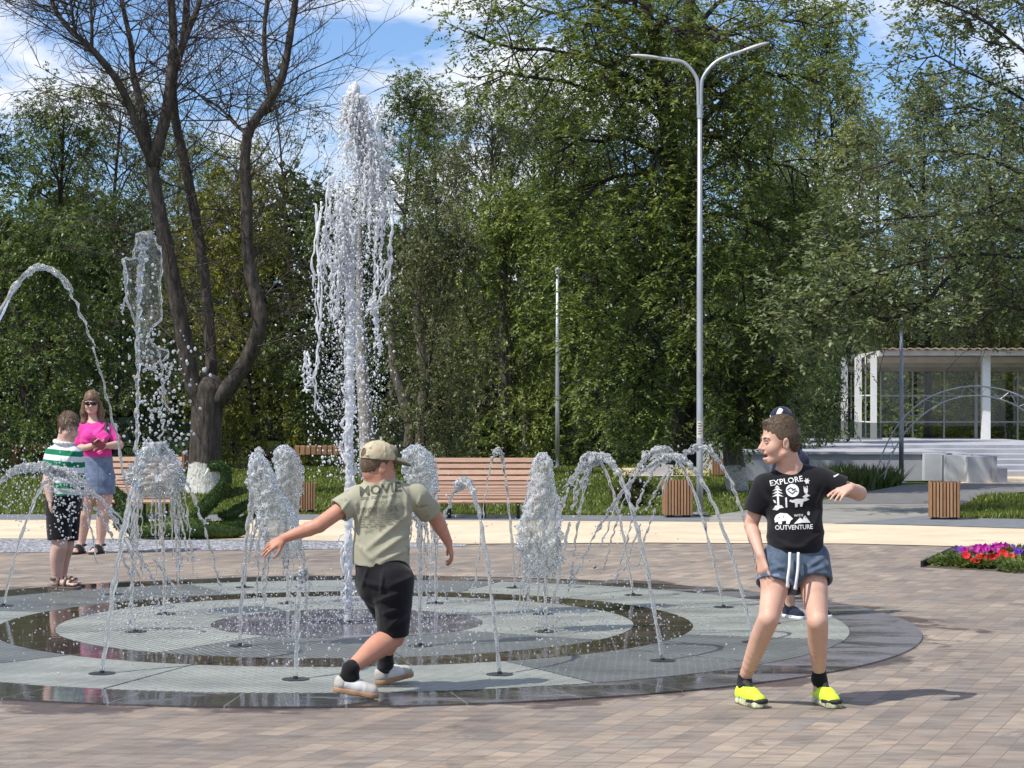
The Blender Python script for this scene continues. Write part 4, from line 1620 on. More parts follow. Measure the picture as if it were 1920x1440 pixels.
def strand(rng, mb, pts, r0, r1, amp=.5, k=3.0, seg=7, wob=.0):
    n = len(pts)
    pts = np.array(pts, float)
    if wob:
        kw = min(k * .3, n / 28.0)
        w_ = np.c_[lump(rng, n, 1, kw), lump(rng, n, 1, kw), lump(rng, n, .3, kw)] - 1
        w_ *= np.linspace(0.25, 1, n)[:, None]
        pts = pts + w_ * wob
    r = np.linspace(r0, r1, n) * lump(rng, n, amp, min(k * 2.2, n / 16.0))
    r[0] *= .7
    r[-1] *= .4
    mb.tube(pts, r, seg)


def jet_arc(seed, ang, rad, q, h, label, r0=.0125, t_end=.85, broken=.5, crown=.03, nstr=2, extra=26, fan=.12):
    """water thrown from the nozzle at angle ang towards the fountain centre"""
    rng = np.random.default_rng(seed)
    r0, crown = r0 * .80, crown * .72
    a = noz_xy(ang, rad)
    dv = (FC - a) * q
    o = np.array([a[0], a[1], .012])
    root = tag(empty('water_jet', o), label, 'water jet', 'jets of the fountain')

    def pos(t):
        t = np.asarray(t)
        return np.c_[dv[0] * (t + 1), dv[1] * (t + 1), h * (1 - t * t)]
    mb = MB()
    strand(rng, mb, pos(np.linspace(-1, -.12, 46)), r0, r0 * 1.25, .35, 7, 7, .010)
    mb.build('stream', M['water'], root, True)
    # swollen, lumpy crest
    mb = MB()
    strand(rng, mb, pos(np.linspace(-.30, .16, 26)), r0 * 1.3, crown, .55, 5, 9, .018)
    strand(rng, mb, pos(np.linspace(-.22, .28, 22)) + [0, 0, .02], crown * .5, crown * .55, .6, 5, 8, .025)
    mb.build('crest', M['veil'], root, True)
    # the falling side tears into strands and drops
    mb = MB()
    C, R = [], []
    for s in range(nstr):
        t0 = .1 + .04 * s
        sp = rng.normal(0, fan, 3)
        while t0 < t_end:
            t1 = min(t_end, t0 + rng.uniform(.16, .42))
            tt = np.linspace(t0, t1, 26)
            p = pos(tt) + np.outer((tt - .1) * (tt > .1), sp * [1, 1, .3])
            strand(rng, mb, p, crown * (.55 - .3 * t0), r0 * rng.uniform(.45, .8), .6, 5, 6, .014)
            t0 = t1 + rng.uniform(0.0, .16) * broken
            for _ in range(4):
                C.append(p[-1] + rng.normal(0, .03, 3))
                R.append(rng.uniform(.003, .0075))
    mb.build('falling_strands', M['water'], root, True)
    for _ in range(extra):
        t = rng.uniform(-.2, 1.0)
        C.append(pos([t])[0] + rng.normal(0, .05 + .07 * max(t, 0), 3))
        R.append(rng.uniform(.0025, .0065))
    # little splash where it lands
    e = pos([t_end])[0]
    for _ in range(extra):
        C.append([e[0] + rng.normal(0, .12), e[1] + rng.normal(0, .12), abs(rng.normal(0, .09))])
        R.append(rng.uniform(.003, .008))
    C = np.array(C)
    C[:, 2] = np.abs(C[:, 2])
    V, T = drops(rng, C, np.array(R))
    tag(link('droplets', make_mesh('droplets', V, [T], True), M['drop'], root), kind='stuff')
    return root


def lathe_veil(rng, axis_pts, prof, seg=44, amp=.25):
    """lumpy closed envelope of water around an axis; prof: radius per axis point"""
    n = len(axis_pts)
    a = np.arange(seg) / seg * TAU
    ph = rng.uniform(0, TAU, 8)
    V = []
    for i, (c, r) in enumerate(zip(axis_pts, prof)):
        m_ = 1 + amp * (.5 * np.sin(3 * a + ph[0] + i * .21) + .35 * np.sin(7 * a + ph[1] - i * .37) + .3 * np.sin(13 * a + ph[2] + i * .8) + .25 * np.sin(5 * a + ph[3] + i * 1.3))
        m_ += rng.normal(0, amp * .28, seg)
        V.append(np.c_[c[0] + r * m_ * np.cos(a), c[1] + r * m_ * np.sin(a), c[2] + rng.normal(0, .004, seg)])
    V = np.vstack(V)
    i = np.arange(n - 1)[:, None] * seg
    j = np.arange(seg)[None]
    k = (j + 1) % seg
    Q = np.stack([i + j, i + k, i + seg + k, i + seg + j], -1).reshape(-1, 4)
    return V, Q, [list(range(seg - 1, -1, -1)), list(range((n - 1) * seg, n * seg))]


def jet_bell(seed, ang, rad, top_pix, prof_pix, label, r0=.014, lean=(0, 0), skirt=8, extra=60):
    """upright jet with a glassy bulging envelope; prof_pix: (row, half width px)"""
    rng = np.random.default_rng(seed)
    a = noz_xy(ang, rad)
    d = a[1]
    o = np.array([a[0], a[1], .012])
    root = tag(empty('water_jet', o), label, 'water jet', 'jets of the fountain')
    H = P(0, top_pix[1], d)[2]
    top = np.array([(top_pix[0] - CX) / F * d - a[0] + lean[0], lean[1], H])
    mb = MB()
    ax = np.array([top * [1, 1, 0] * (u ** 1.6) + np.array([0, 0, H * u]) for u in np.linspace(0, 1, 60)])
    strand(rng, mb, ax[:52], r0 * .8, r0, .35, 8, 7, .008)
    mb.build('stream', M['water'], root, True)
    rows = np.array([p[0] for p in prof_pix], float)
    hw = np.array([p[1] for p in prof_pix], float) / F * d
    cx_ = np.array([(p[2] if len(p) > 2 else top_pix[0]) for p in prof_pix], float)
    rr_ = np.linspace(rows[0], rows[-1], 46)
    rad_ = np.interp(rr_, rows, hw)
    cxs = np.interp(rr_, rows, cx_)
    axp = np.c_[(cxs - CX) / F * d - a[0], np.full(46, lean[1]), CH + (HY - rr_) / F * d]
    V, Q, caps = lathe_veil(rng, axp, rad_)
    mb = MB().add(V, Q, caps)
    mb.build('veil', M['veil'], root, True)
    mb = MB()
    C, R = [], []
    for s in range(skirt):
        an = rng.uniform(0, TAU)
        i0 = rng.integers(26, 45)
        p0 = axp[i0] + rad_[i0] * .9 * np.array([math.cos(an), math.sin(an), 0])
        fall = rng.uniform(.25, .9) * p0[2]
        tt = np.linspace(0, 1, 28)
        out = rng.uniform(.02, .10)
        p = p0 + np.c_[out * math.cos(an) * tt, out * math.sin(an) * tt, -fall * tt ** 1.3]
        strand(rng, mb, p, .009, .004, .7, 4, 6, .009)
        for t in np.linspace(.6, 1.25, 6):
            C.append(p0 + np.array([out * math.cos(an) * t, out * math.sin(an) * t, -fall * t ** 1.3]) + rng.normal(0, .015, 3))
            R.append(rng.uniform(.003, .0075))
    mb.build('falling_strands', M['water'], root, True)
    for _ in range(extra):
        i0 = rng.integers(0, 45)
        an = rng.uniform(0, TAU)
        C.append(axp[i0] + rad_[i0] * rng.uniform(.9, 1.6) * np.array([math.cos(an), math.sin(an), 0]))
        R.append(rng.uniform(.0025, .0065))
    for _ in range(extra):
        C.append([rng.normal(0, .16), rng.normal(0, .16), abs(rng.normal(0, .12))])
        R.append(rng.uniform(.003, .008))
    C = np.array(C)
    C[:, 2] = np.abs(C[:, 2])
    V, T = drops(rng, C, np.array(R))
    tag(link('droplets', make_mesh('droplets', V, [T], True), M['drop'], root), kind='stuff')
    return root


A0 = [math.degrees(a) for a in NOZ_OUT]
ra = math.radians
jet_arc(101, ra(-113.5), R_OUT, .185, 1.24, 'clear water arc rising from the nearest nozzle at lower left towards the bell-shaped jet', r0=.017, nstr=2)
jet_arc(102, ra(-91), R_OUT, .10, .56, 'short low water jet in front of the running boy, left of his back foot', r0=.015, t_end=.9, nstr=2, crown=.022)
jet_arc(103, ra(-68.5), R_OUT, .19, 1.04, 'thin water arc just right of the boy in the cap, crest before the wide bench', nstr=1, crown=.040)
jet_arc(104, ra(-46), R_OUT, .170, 1.17, 'thick-crested water arc landing left, its nozzle nearest the camera on the right half', r0=.0145, nstr=4, crown=.038, fan=.22)
jet_arc(105, ra(-23.5), R_OUT, .185, 1.15, 'water arc ending at the shin of the boy in the black shirt, second from right', nstr=3, crown=.03, fan=.2)
jet_arc(106, ra(-1), R_OUT, .165, 1.19, 'rightmost water arc, rising behind the leg of the boy in the black shirt', nstr=2, crown=.026, fan=.16)
jet_arc(107, ra(21.5), R_OUT, .175, 1.16, 'water arc from the far right nozzle, crossing before the litter bin', nstr=2, crown=.03, fan=.16)
jet_arc(108, ra(44), R_OUT, .165, 1.10, 'water arc from the far side, crest left of the litter bin by the lamp', nstr=2, crown=.026)
jet_arc(109, ra(66.5), R_OUT, .12, 1.12, 'narrow hairpin water arc in front of the right end of the wide bench', nstr=1, crown=.022, t_end=.97, broken=.1, fan=.03)
jet_arc(111, ra(111.5), R_OUT, .16, 1.12, 'thin water arc from the far left side, right of the swan topiary neck', nstr=2)
jet_arc(112, ra(134), R_OUT, .175, 1.16, 'water arc from the far side, in front of the woman and the swan tail', nstr=2, crown=.034)
jet_arc(113, ra(156.5), R_OUT, .185, 1.0, 'water arc crossing in front of the shorts of the striped-shirt boy', nstr=2, crown=.034, t_end=.95)
jet_arc(114, ra(179), R_OUT, .27, 2.42, 'high thin water arc entering from the left edge above the striped-shirt boy', r0=.017, nstr=1, crown=.026, t_end=.93, broken=.1, fan=.02)
jet_arc(115, ra(-158.5), R_OUT, .27, 1.08, 'broken splashing water arc at the left edge of the photo', nstr=3, crown=.05, extra=150, fan=.2)

jet_bell(203, NOZ_IN[2], R_IN, (780, 835), [(838, 8, 778), (850, 22, 780), (880, 27, 784), (920, 25, 790), (955, 21, 792), (980, 14, 792)], 'thick textured water jet just right of the cap of the running boy', skirt=9)
jet_bell(204, NOZ_IN[3], R_IN, (1020, 853), [(853, 7, 1018), (868, 18, 1019), (900, 20, 1017), (930, 26, 1014), (975, 35, 1012), (1025, 39, 1013), (1060, 30, 1015), (1085, 20, 1018)], 'pear-shaped glassy water jet at the right end of the wide bench', skirt=14, extra=110)
jet_bell(202, NOZ_IN[1], R_IN, (482, 853), [(853, 8, 480), (870, 18, 484), (900, 24, 492), (940, 30, 504), (980, 34, 518), (1020, 32, 532), (1048, 18, 540)], 'leaning water jet whose veil drapes right, above the outstretched hand of the boy', skirt=12)
jet_bell(207, NOZ_IN[6], R_IN, (535, 838), [(838, 8, 533), (852, 20, 536), (880, 24, 540), (910, 24, 541), (950, 20, 541), (990, 14, 542)], 'rounded water jet right beside the leaning one, before the plank bench', skirt=7)
jet_bell(208, NOZ_IN[7], R_IN, (291, 833), [(833, 8, 290), (845, 24, 291), (870, 40, 292), (900, 52, 294), (918, 44, 296), (935, 24, 294)], 'bell-shaped water dome in front of the bench behind the woman', skirt=16, extra=120)
jet_bell(206, NOZ_IN[5], R_IN, (800, 850), [(850, 7, 800), (865, 14, 802), (900, 15, 805), (950, 12, 806)], 'thin water jet behind the thick one at the cap', skirt=5, extra=30)

# ---- the tall left jet with its thin torn film
rng = np.random.default_rng(301)
a = noz_xy(NOZ_IN[0], R_IN)
dT = a[1]
o = np.array([a[0], a[1], .012])
tj = tag(empty('water_jet', o), 'tall straight water jet with a thin torn film, left of the bare tree', 'water jet', 'jets of the fountain')


def tp(x, y, dy=0.0):
    return P(x, y, dT + dy) - o


mb = MB()
strand(rng, mb, spline([tp(*p) for p in [(245, 1187), (247, 1100), (250, 1000), (254, 900), (257, 800), (258, 700), (259, 600), (262, 520), (268, 450)]], 150), .0115, .017, .5, 14, 8, .010)
strand(rng, mb, spline([tp(*p) for p in [(262, 560), (265, 500), (272, 450), (280, 442)]], 30), .018, .035, .6, 4, 9, .02)
mb.build('stream', M['water'], tj, True)
out = [(254, 440), (268, 436), (288, 440), (292, 455), (301, 470), (303, 505), (300, 540), (303, 575), (302, 598), (288, 612), (280, 625), (283, 640), (296, 652), (316, 658), (310, 672), (292, 682), (286, 692), (272, 686), (262, 676), (257, 640), (255, 610), (246, 580), (236, 560), (234, 520), (231, 490), (236, 484), (246, 486), (252, 470)]
c = spline([tp(x, y, .03 * math.sin(i * 1.1)) for i, (x, y) in enumerate(out + out[:1])], 160)
n = len(c)
ctr = spline([tp(*p) for p in [(270, 445), (268, 500), (268, 560), (268, 620), (270, 680)]], 60)
zi = np.clip(np.interp(c[:, 2], ctr[::-1, 2], np.arange(60)[::-1]), 0, 59).astype(int)
V = []
for u in np.linspace(0, 1, 9):
    m_ = ctr[zi] * (1 - u) + c * u
    m_[:, 1] += .05 * math.sin(u * math.pi) * np.sin(c[:, 2] * 9) + rng.normal(0, .003, n)
    V.append(m_)
V = np.vstack(V)
i = np.arange(n - 1)
Q = np.vstack([np.c_[k * n + i, k * n + i + 1, (k + 1) * n + i + 1, (k + 1) * n + i] for k in range(8)])
film = link('film', make_mesh('film', V, [Q], True), M['film'], tj)
mb = MB()
strand(rng, mb, c[:-1], .0065, .0075, .7, 12, 6, .008)
for pts in ([(296, 655), (303, 690), (305, 730), (300, 775)], [(284, 690), (300, 705), (312, 760), (330, 775)], [(232, 488), (238, 520), (234, 565), (228, 590)], [(305, 720), (318, 700), (322, 680)], [(300, 765), (285, 770), (283, 790)], [(300, 770), (305, 800), (298, 830)]):
    strand(rng, mb, spline([tp(*p) for p in pts], 26), .010, .005, .7, 5, 6, .014)
mb.build('falling_strands', M['water'], tj, True)
C, R = [], []
for _ in range(320):
    px, py = rng.normal(300, 34), rng.uniform(620, 860)
    C.append(tp(px, py, rng.normal(0, .12)))
    R.append(rng.uniform(.004, .012))
for _ in range(60):
    C.append(tp(rng.uniform(225, 300), rng.uniform(470, 640), rng.normal(0, .08)))
    R.append(rng.uniform(.004, .011))
for _ in range(120):
    C.append([rng.normal(0, .25), rng.normal(0, .25), abs(rng.normal(0, .15))])
    R.append(rng.uniform(.003, .008))
V, T = drops(rng, C, np.array(R))
tag(link('droplets', make_mesh('droplets', V, [T], True), M['drop'], tj), kind='stuff')

# ---- the big white centre jet
rng = np.random.default_rng(401)
o = np.array([FC[0], FC[1], .014])
cj = tag(empty('centre_jet', o), 'tallest white foaming water plume, at the centre of the fountain', 'water jet')
dC = FC[1]


def cp(x, y, dy=0.0):
    return P(x, y, dC + dy) - o


colp = spline([cp(*p) for p in [(652, 1170), (653, 1100), (653, 1000), (655, 900), (655, 800), (656, 700), (657, 620), (656, 540), (658, 470), (661, 420)]], 220)
mb = MB()
r = np.interp(np.linspace(0, 1, 220), [0, .1, .5, .85, 1], [.024, .025, .029, .036, .042]) * lump(rng, 220, .32, 16)
mb.tube(colp, r, 12)
for s in range(46):
    u = rng.uniform(.04, 1)
    p, d = at(colp, min(u, .999))
    an = rng.uniform(0, TAU)
    dr = np.array([math.cos(an), math.sin(an), 0]) * rng.uniform(.02, .07)
    L_ = rng.uniform(.08, .35)
    tt = np.linspace(0, 1, 12)
    strand(rng, mb, p + np.outer(np.sin(tt * math.pi) * .8 + .3, dr) + np.outer(tt - .5, [0, 0, L_]), .009, .005, .7, 4, 6, .03)
mb.build('column', M['foam'], cj, True)
# plume envelope: row -> (centre, half width)
env = np.array([(165, 668, 13), (185, 668, 23), (210, 668, 31), (250, 672, 42), (300, 677, 55), (360, 674, 64), (420, 669, 70), (480, 664, 72), (540, 662, 68), (600, 660, 66), (700, 658, 66), (780, 655, 60)], float)


def envp(y):
    return np.interp(y, env[:, 0], env[:, 1]), np.interp(y, env[:, 0], env[:, 2])


_pk = rng.normal(0, 1, (9, 3)) * [7, 7, 3.2]
_pp = rng.uniform(0, TAU, 9)


def patchy(p, thr):
    """clumps and gaps in the spray"""
    return np.sin(_pk @ np.asarray(p) + _pp).sum() / 2.2 > thr


mb = MB()
for s in range(620):
    y0 = 176 + 330 * rng.random() ** 1.1
    c_, w_ = envp(y0)
    rad = rng.random() ** (1.5 if rng.random() < .6 else .7)
    an = rng.uniform(0, TAU)
    x0, z0 = rad * math.cos(an), rad * math.sin(an)
    L_ = rng.uniform(18, 85) * (1.0 if y0 > 230 else .5)
    ys = np.linspace(y0, y0 + L_, 24)
    pts = []
    for k, y in enumerate(ys):
        c2, w2 = envp(y)
        pts.append(cp(c2 + x0 * w2 * .95, y, z0 * w2 / F * dC))
    if not patchy(pts[0], -.25 + .45 * (y0 - 176) / 330):
        continue
    strand(rng, mb, pts, rng.uniform(.003, .0085), rng.uniform(.002, .0045), .8, 4, 5, .016)
# heavy head of the plume, off-centre to the left, breaking up downwards
cc, rr_ = [], []
for s in range(1500):
    y0 = 166 + 300 * rng.random() ** 1.5
    c_, w_ = envp(y0)
    rad = rng.random() ** 1.1 * (.85 if y0 < 240 else .55)
    an = rng.uniform(0, TAU)
    q_ = cp(c_ - w_ * .16 + rad * w_ * math.cos(an), y0, rad * w_ * math.sin(an) / F * dC)
    if not patchy(q_, -.4 + .7 * (y0 - 166) / 300):
        continue
    cc.append(q_)
    rr_.append(rng.uniform(.004, .013) * (1.7 if rng.random() < .12 else 1))
V, T = drops(rng, cc, np.array(rr_), 3.2, True)
mb.add(V, T)
# long torn tails at either side
for pts in ([(598, 390), (590, 470), (596, 560), (598, 640), (590, 720), (602, 780)], [(618, 330), (612, 430), (618, 520), (626, 600)], [(735, 360), (738, 430), (728, 500), (716, 560), (700, 590)], [(712, 200), (706, 230), (722, 300), (730, 340)], [(712, 400), (708, 480), (702, 540), (686, 590)], [(700, 560), (706, 620), (704, 660)], [(728, 240), (736, 268), (722, 262)], [(575, 660), (580, 700), (577, 730)], [(640, 470), (634, 540), (630, 610)]):
    for q in range(3):
        strand(rng, mb, spline([cp(x + rng.normal(0, 4), y + rng.normal(0, 6), rng.normal(0, .06)) for x, y in pts], 44), .0085, .004, .8, 6, 6, .022)
mb.build('plume', M['foam'], cj, True)
C, R = [], []
for _ in range(5200):
    y = 180 + 720 * rng.random() ** 1.7
    c_, w_ = envp(min(y, 780))
    k = 1.0 + .25 * (y > 500)
    an = rng.uniform(0, TAU)
    rad = abs(rng.normal(.60, .33)) * k
    C.append(cp(c_ + rad * w_ * math.cos(an), y, rad * w_ * math.sin(an) / F * dC))
    R.append(rng.uniform(.002, .0065) * (1.8 if rng.random() < .06 else 1))
for _ in range(9000):
    y = 175 + 620 * rng.random() ** 1.5
    c_, w_ = envp(y)
    an = rng.uniform(0, TAU)
    rad = abs(rng.normal(.55, .40))
    C.append(cp(c_ + rad * w_ * math.cos(an), y, rad * w_ * math.sin(an) / F * dC))
    R.append(rng.uniform(.0010, .0020))
V, T = drops(rng, C, np.array(R), 1.9)
dd = tag(link('droplets', make_mesh('droplets', V, [T], True), M['foam'], cj), kind='stuff')

# ---- fine spray over the wet floor
rng = np.random.default_rng(501)
C, R = [], []
for _ in range(1700):
    an = rng.uniform(0, TAU)
    rad = abs(rng.normal(0, .75))
    C.append([FC[0] + rad * math.cos(an), FC[1] + rad * math.sin(an), .02 + abs(rng.normal(0, .16)) * math.exp(-rad * .5)])
    R.append(rng.uniform(.0025, .0065))
for _ in range(1000):
    an = rng.uniform(0, TAU)
    rad = rng.uniform(.9, 3.3)
    C.append([FC[0] + rad * math.cos(an), FC[1] + rad * math.sin(an), .02 + abs(rng.normal(0, .12))])
    R.append(rng.uniform(.0025, .0065))
for _ in range(360):
    C.append(P(rng.normal(35, 55), rng.normal(915, 42), 12.9 + rng.normal(0, .35)))
    R.append(rng.uniform(.0025, .0065))
for _ in range(90):
    C.append(P(rng.normal(122, 15), rng.normal(962, 26), 14.9 + rng.normal(0, .2)))
    R.append(rng.uniform(.004, .010))
for _ in range(140):
    C.append(P(rng.normal(112, 24), rng.normal(900, 18), 14.8 + rng.normal(0, .2)))
    R.append(rng.uniform(.003, .009))
V, T = drops(rng, C, np.array(R))
sp = link('water_spray', make_mesh('water_spray', V, [T], True), M['drop'])
tag(sp, 'fine spray of drops over the fountain floor', 'spray', kind='stuff')
# ================================================================ FIGURES: implicit surfaces


def _smin(a, b, k):
    h = np.clip(.5 + .5 * (b - a) / k, 0, 1)
    return b + (a - b) * h - k * h * (1 - h)


class Sdf:
    """smooth union of capsules and ellipsoids, polygonised with surface nets"""

    def __init__(s):
        s.p = []

    def cap(s, a, b, ra, rb=None, k=.02, fy=1.0, op='u', clip=None):
        rb = ra if rb is None else rb
        s.p.append(('c', np.array(a, float), np.array(b, float), ra, rb, k, fy, op, clip))
        return s

    def chain(s, pts, rad, k=.02, fy=1.0, op='u'):
        for i in range(len(pts) - 1):
            s.cap(pts[i], pts[i + 1], rad[i], rad[i + 1], k, fy, op)
        return s

    def ell(s, c, r, R=None, k=.02, op='u', clip=None):
        s.p.append(('e', np.array(c, float), np.array(r, float), np.eye(3) if R is None else np.array(R, float), 0, k, 1.0, op, clip))
        return s

    def grid(s, h, disp=None, cuts=(), pad=.03):
        lo, hi = np.full(3, 1e9), np.full(3, -1e9)
        bx = []
        for q in s.p:
            if q[0] == 'c':
                r = max(q[3], q[4])
                l_, h_ = np.minimum(q[1], q[2]) - r, np.maximum(q[1], q[2]) + r
            else:
                r = q[2].max()
                l_, h_ = q[1] - r, q[1] + r
            bx.append((l_, h_))
            if q[7] == 'u':
                lo, hi = np.minimum(lo, l_), np.maximum(hi, h_)
        lo -= pad
        hi += pad
        n = np.ceil((hi - lo) / h).astype(int) + 1
        ax = [lo[i] + np.arange(n[i]) * h for i in range(3)]
        Dm = np.full(n, .5, np.float32)
        order = [i for i, q in enumerate(s.p) if q[7] == 'u'] + [-1] + [i for i, q in enumerate(s.p) if q[7] != 'u']
        for oi in order:
            if oi < 0:
                if disp is not None:
                    ii = np.argwhere(np.abs(Dm) < .03)
                    pos = lo + ii * h
                    Dm[tuple(ii.T)] += disp(pos[:, 0], pos[:, 1], pos[:, 2]).astype(np.float32)
                continue
            q, (l_, h_) = s.p[oi], bx[oi]
            mrg = .035 + q[5]
            i0 = np.clip(np.floor((l_ - mrg - lo) / h).astype(int), 0, n)
            i1 = np.clip(np.ceil((h_ + mrg - lo) / h).astype(int) + 1, 0, n)
            if (i1 <= i0).any():
                continue
            X = ax[0][i0[0]:i1[0], None, None]
            Y = ax[1][None, i0[1]:i1[1], None]
            Z = ax[2][None, None, i0[2]:i1[2]]
            if q[0] == 'c':
                a, b, ra, rb, fy = q[1], q[2], q[3], q[4], q[6]
                ba = (b - a) * [1, fy, 1]
                px, py, pz = X - a[0], (Y - a[1]) * fy, Z - a[2]
                L2 = (ba ** 2).sum() + 1e-12
                t = np.clip((px * ba[0] + py * ba[1] + pz * ba[2]) / L2, 0, 1)
                d = np.sqrt((px - t * ba[0]) ** 2 + (py - t * ba[1]) ** 2 + (pz - t * ba[2]) ** 2) - (ra + t * (rb - ra))
            else:
                c, r, R = q[1], q[2], q[3]
                px, py, pz = X - c[0], Y - c[1], Z - c[2]
                u = [R[0, j] * px + R[1, j] * py + R[2, j] * pz for j in range(3)]
                k0 = np.sqrt(sum((u[j] / r[j]) ** 2 for j in range(3)))
                k1 = np.sqrt(sum((u[j] / r[j] ** 2) ** 2 for j in range(3))) + 1e-9
                d = k0 * (k0 - 1) / k1
            if q[8] is not None:
                for p0, nn in (q[8] if isinstance(q[8], list) else [q[8]]):
                    d = np.maximum(d, (X - p0[0]) * nn[0] + (Y - p0[1]) * nn[1] + (Z - p0[2]) * nn[2])
            sl = tuple(slice(i0[j], i1[j]) for j in range(3))
            if q[7] == 'u':
                Dm[sl] = _smin(Dm[sl], d, q[5])
            else:
                Dm[sl] = -_smin(-Dm[sl], d, max(q[5], 1e-4))
        for c in cuts:
            Dm = np.maximum(Dm, c(ax[0][:, None, None], ax[1][None, :, None], ax[2][None, None, :]))
        return Dm, lo

    def arrays(s, h, disp=None, cuts=()):
        Dm, lo = s.grid(h, disp, cuts)
        S = Dm < 0
        n = np.array(S.shape) - 1
        cnt = np.zeros(n, np.int8)
        cor = [(x, y, z) for x in (0, 1) for y in (0, 1) for z in (0, 1)]
        for x, y, z in cor:
            cnt += S[x:x + n[0], y:y + n[1], z:z + n[2]]
        act = (cnt > 0) & (cnt < 8)
        idx = np.full(n, -1, np.int64)
        ijk = np.argwhere(act)
        idx[act] = np.arange(len(ijk))
        acc = np.zeros((len(ijk), 3))
        wt = np.zeros(len(ijk))
        for a in cor:
            for j in range(3):
                if a[j] == 0:
                    b = list(a)
                    b[j] = 1
                    da = Dm[tuple((ijk + a).T)]
                    db = Dm[tuple((ijk + b).T)]
                    m = (da < 0) != (db < 0)
                    t = np.where(m, da / np.where(m, da - db, 1), 0)
                    p = np.array(a)[None] + t[:, None] * (np.array(b) - np.array(a))[None]
                    acc[m] += p[m]
                    wt[m] += 1
        V = lo + (ijk + acc / wt[:, None]) * h
        Q = []
        for ax_ in range(3):
            u, v = (ax_ + 1) % 3, (ax_ + 2) % 3
            e0 = [slice(None)] * 3
            e1 = [slice(None)] * 3
            e0[ax_], e1[ax_] = slice(0, -1), slice(1, None)
            s0, s1 = S[tuple(e0)], S[tuple(e1)]
            ed = np.argwhere(s0 != s1)
            ok = (ed[:, u] > 0) & (ed[:, v] > 0) & (ed[:, u] < S.shape[u] - 1) & (ed[:, v] < S.shape[v] - 1)
            ed = ed[ok]
            fl = s0[tuple(ed.T)]
            q = []
            for du, dv in ((-1, -1), (0, -1), (0, 0), (-1, 0)):
                c = ed.copy()
                c[:, u] += du
                c[:, v] += dv
                q.append(idx[tuple(c.T)])
            q = np.stack(q, 1)
            q[~fl] = q[~fl][:, ::-1]
            Q.append(q)
        Q = np.vstack(Q)
        Q = Q[(Q >= 0).all(1)]
        return V, Q

    def build(s, name, mat, parent, h=.006, disp=None, cuts=(), smooth_it=1):
        V, Q = s.arrays(h, disp, cuts)
        for _ in range(smooth_it):
            acc = np.zeros_like(V)
            w_ = np.zeros(len(V))
            for a, b in ((0, 1), (1, 2), (2, 3), (3, 0)):
                np.add.at(acc, Q[:, a], V[Q[:, b]])
                np.add.at(w_, Q[:, a], 1)
            V = V * .5 + .5 * acc / np.maximum(w_, 1)[:, None]
        org = np.array(parent_world(parent))
        me = make_mesh(name, V - org, [Q], True)
        o = link(name, me, mat, parent)
        o['_v'] = 0
        del o['_v']
        _last[name] = (V, Q)
        return o


_last = {}


def parent_world(o):
    v = Vector((0, 0, 0))
    while o is not None:
        v += o.location
        o = o.parent
    return v


def wrinkle(seed, amp, scale, stretch=(1, 1, 1), n=7, warp=.6):
    rg = np.random.default_rng(seed)
    K = rg.normal(0, 1, (n, 3)) * scale * np.array(stretch)
    ph = rg.uniform(0, TAU, n)
    W2 = rg.normal(0, 1, (n, 3)) * scale * .5

    def f(x, y, z):
        out = 0
        for i in range(n):
            wv = warp * np.sin(W2[i, 0] * x + W2[i, 1] * y + W2[i, 2] * z + ph[i] * 2)
            out = out + np.sin(K[i, 0] * x + K[i, 1] * y + K[i, 2] * z + ph[i] + wv * 2)
        return amp * (1 - 1.6 * np.abs(out / n))   # creased rather than wavy
    return f


def folds(lst, base=None, side=-1):
    """creases drawn as pixel segments (x0,y0,x1,y1,amp,width px) on the camera-facing (or far) side"""
    def f(x, y, z):
        px, py = CX + x / y * F, HY - (z - CH) / y * F
        out = 0 if base is None else base(x, y, z)
        for x0, y0, x1, y1, amp, wd in lst:
            dx, dy = x1 - x0, y1 - y0
            t = np.clip(((px - x0) * dx + (py - y0) * dy) / (dx * dx + dy * dy), 0, 1)
            d = ((px - x0 - t * dx) ** 2 + (py - y0 - t * dy) ** 2) / wd ** 2
            taper = np.sin(np.pi * np.clip(t, .06, .94)) ** .6
            # a ridge with a valley beside it
            sg = ((px - x0) * dy - (py - y0) * dx) / math.hypot(dx, dy) / wd
            out = out - amp * taper * np.exp(-d) * (1 - 1.1 * sg)
        return out
    return f


def frame(fwd, up=(0, 0, 1)):
    """columns right, forward, up"""
    f = nrm(fwd)
    r = nrm(np.cross(f, up))
    u = np.cross(r, f)
    return np.c_[r, f, u]


def bvh_of(name):
    V, Q = _last[name]
    return BVHTree.FromPolygons([tuple(v) for v in V], [tuple(q) for q in Q.tolist()])


def text_mesh(body, size=1.0, shear=0.0, space=1.0, bold=.0, wide=1.0):
    cu = bpy.data.curves.new('tmp', 'FONT')
    cu.body = body
    cu.size = size
    cu.shear = shear
    cu.space_character = space
    cu.align_x = 'CENTER'
    cu.align_y = 'CENTER'
    cu.resolution_u = 2
    cu.offset = bold
    ob = bpy.data.objects.new('tmp', cu)
    COL.objects.link(ob)
    bpy.context.view_layer.update()
    me = bpy.data.meshes.new_from_object(ob.evaluated_get(bpy.context.evaluated_depsgraph_get()))
    bpy.data.objects.remove(ob)
    bpy.data.curves.remove(cu)
    V = np.array([v.co[:2] for v in me.vertices]) * [wide, 1]
    Fc = [tuple(p.vertices) for p in me.polygons]
    bpy.data.meshes.remove(me)
    return V, Fc


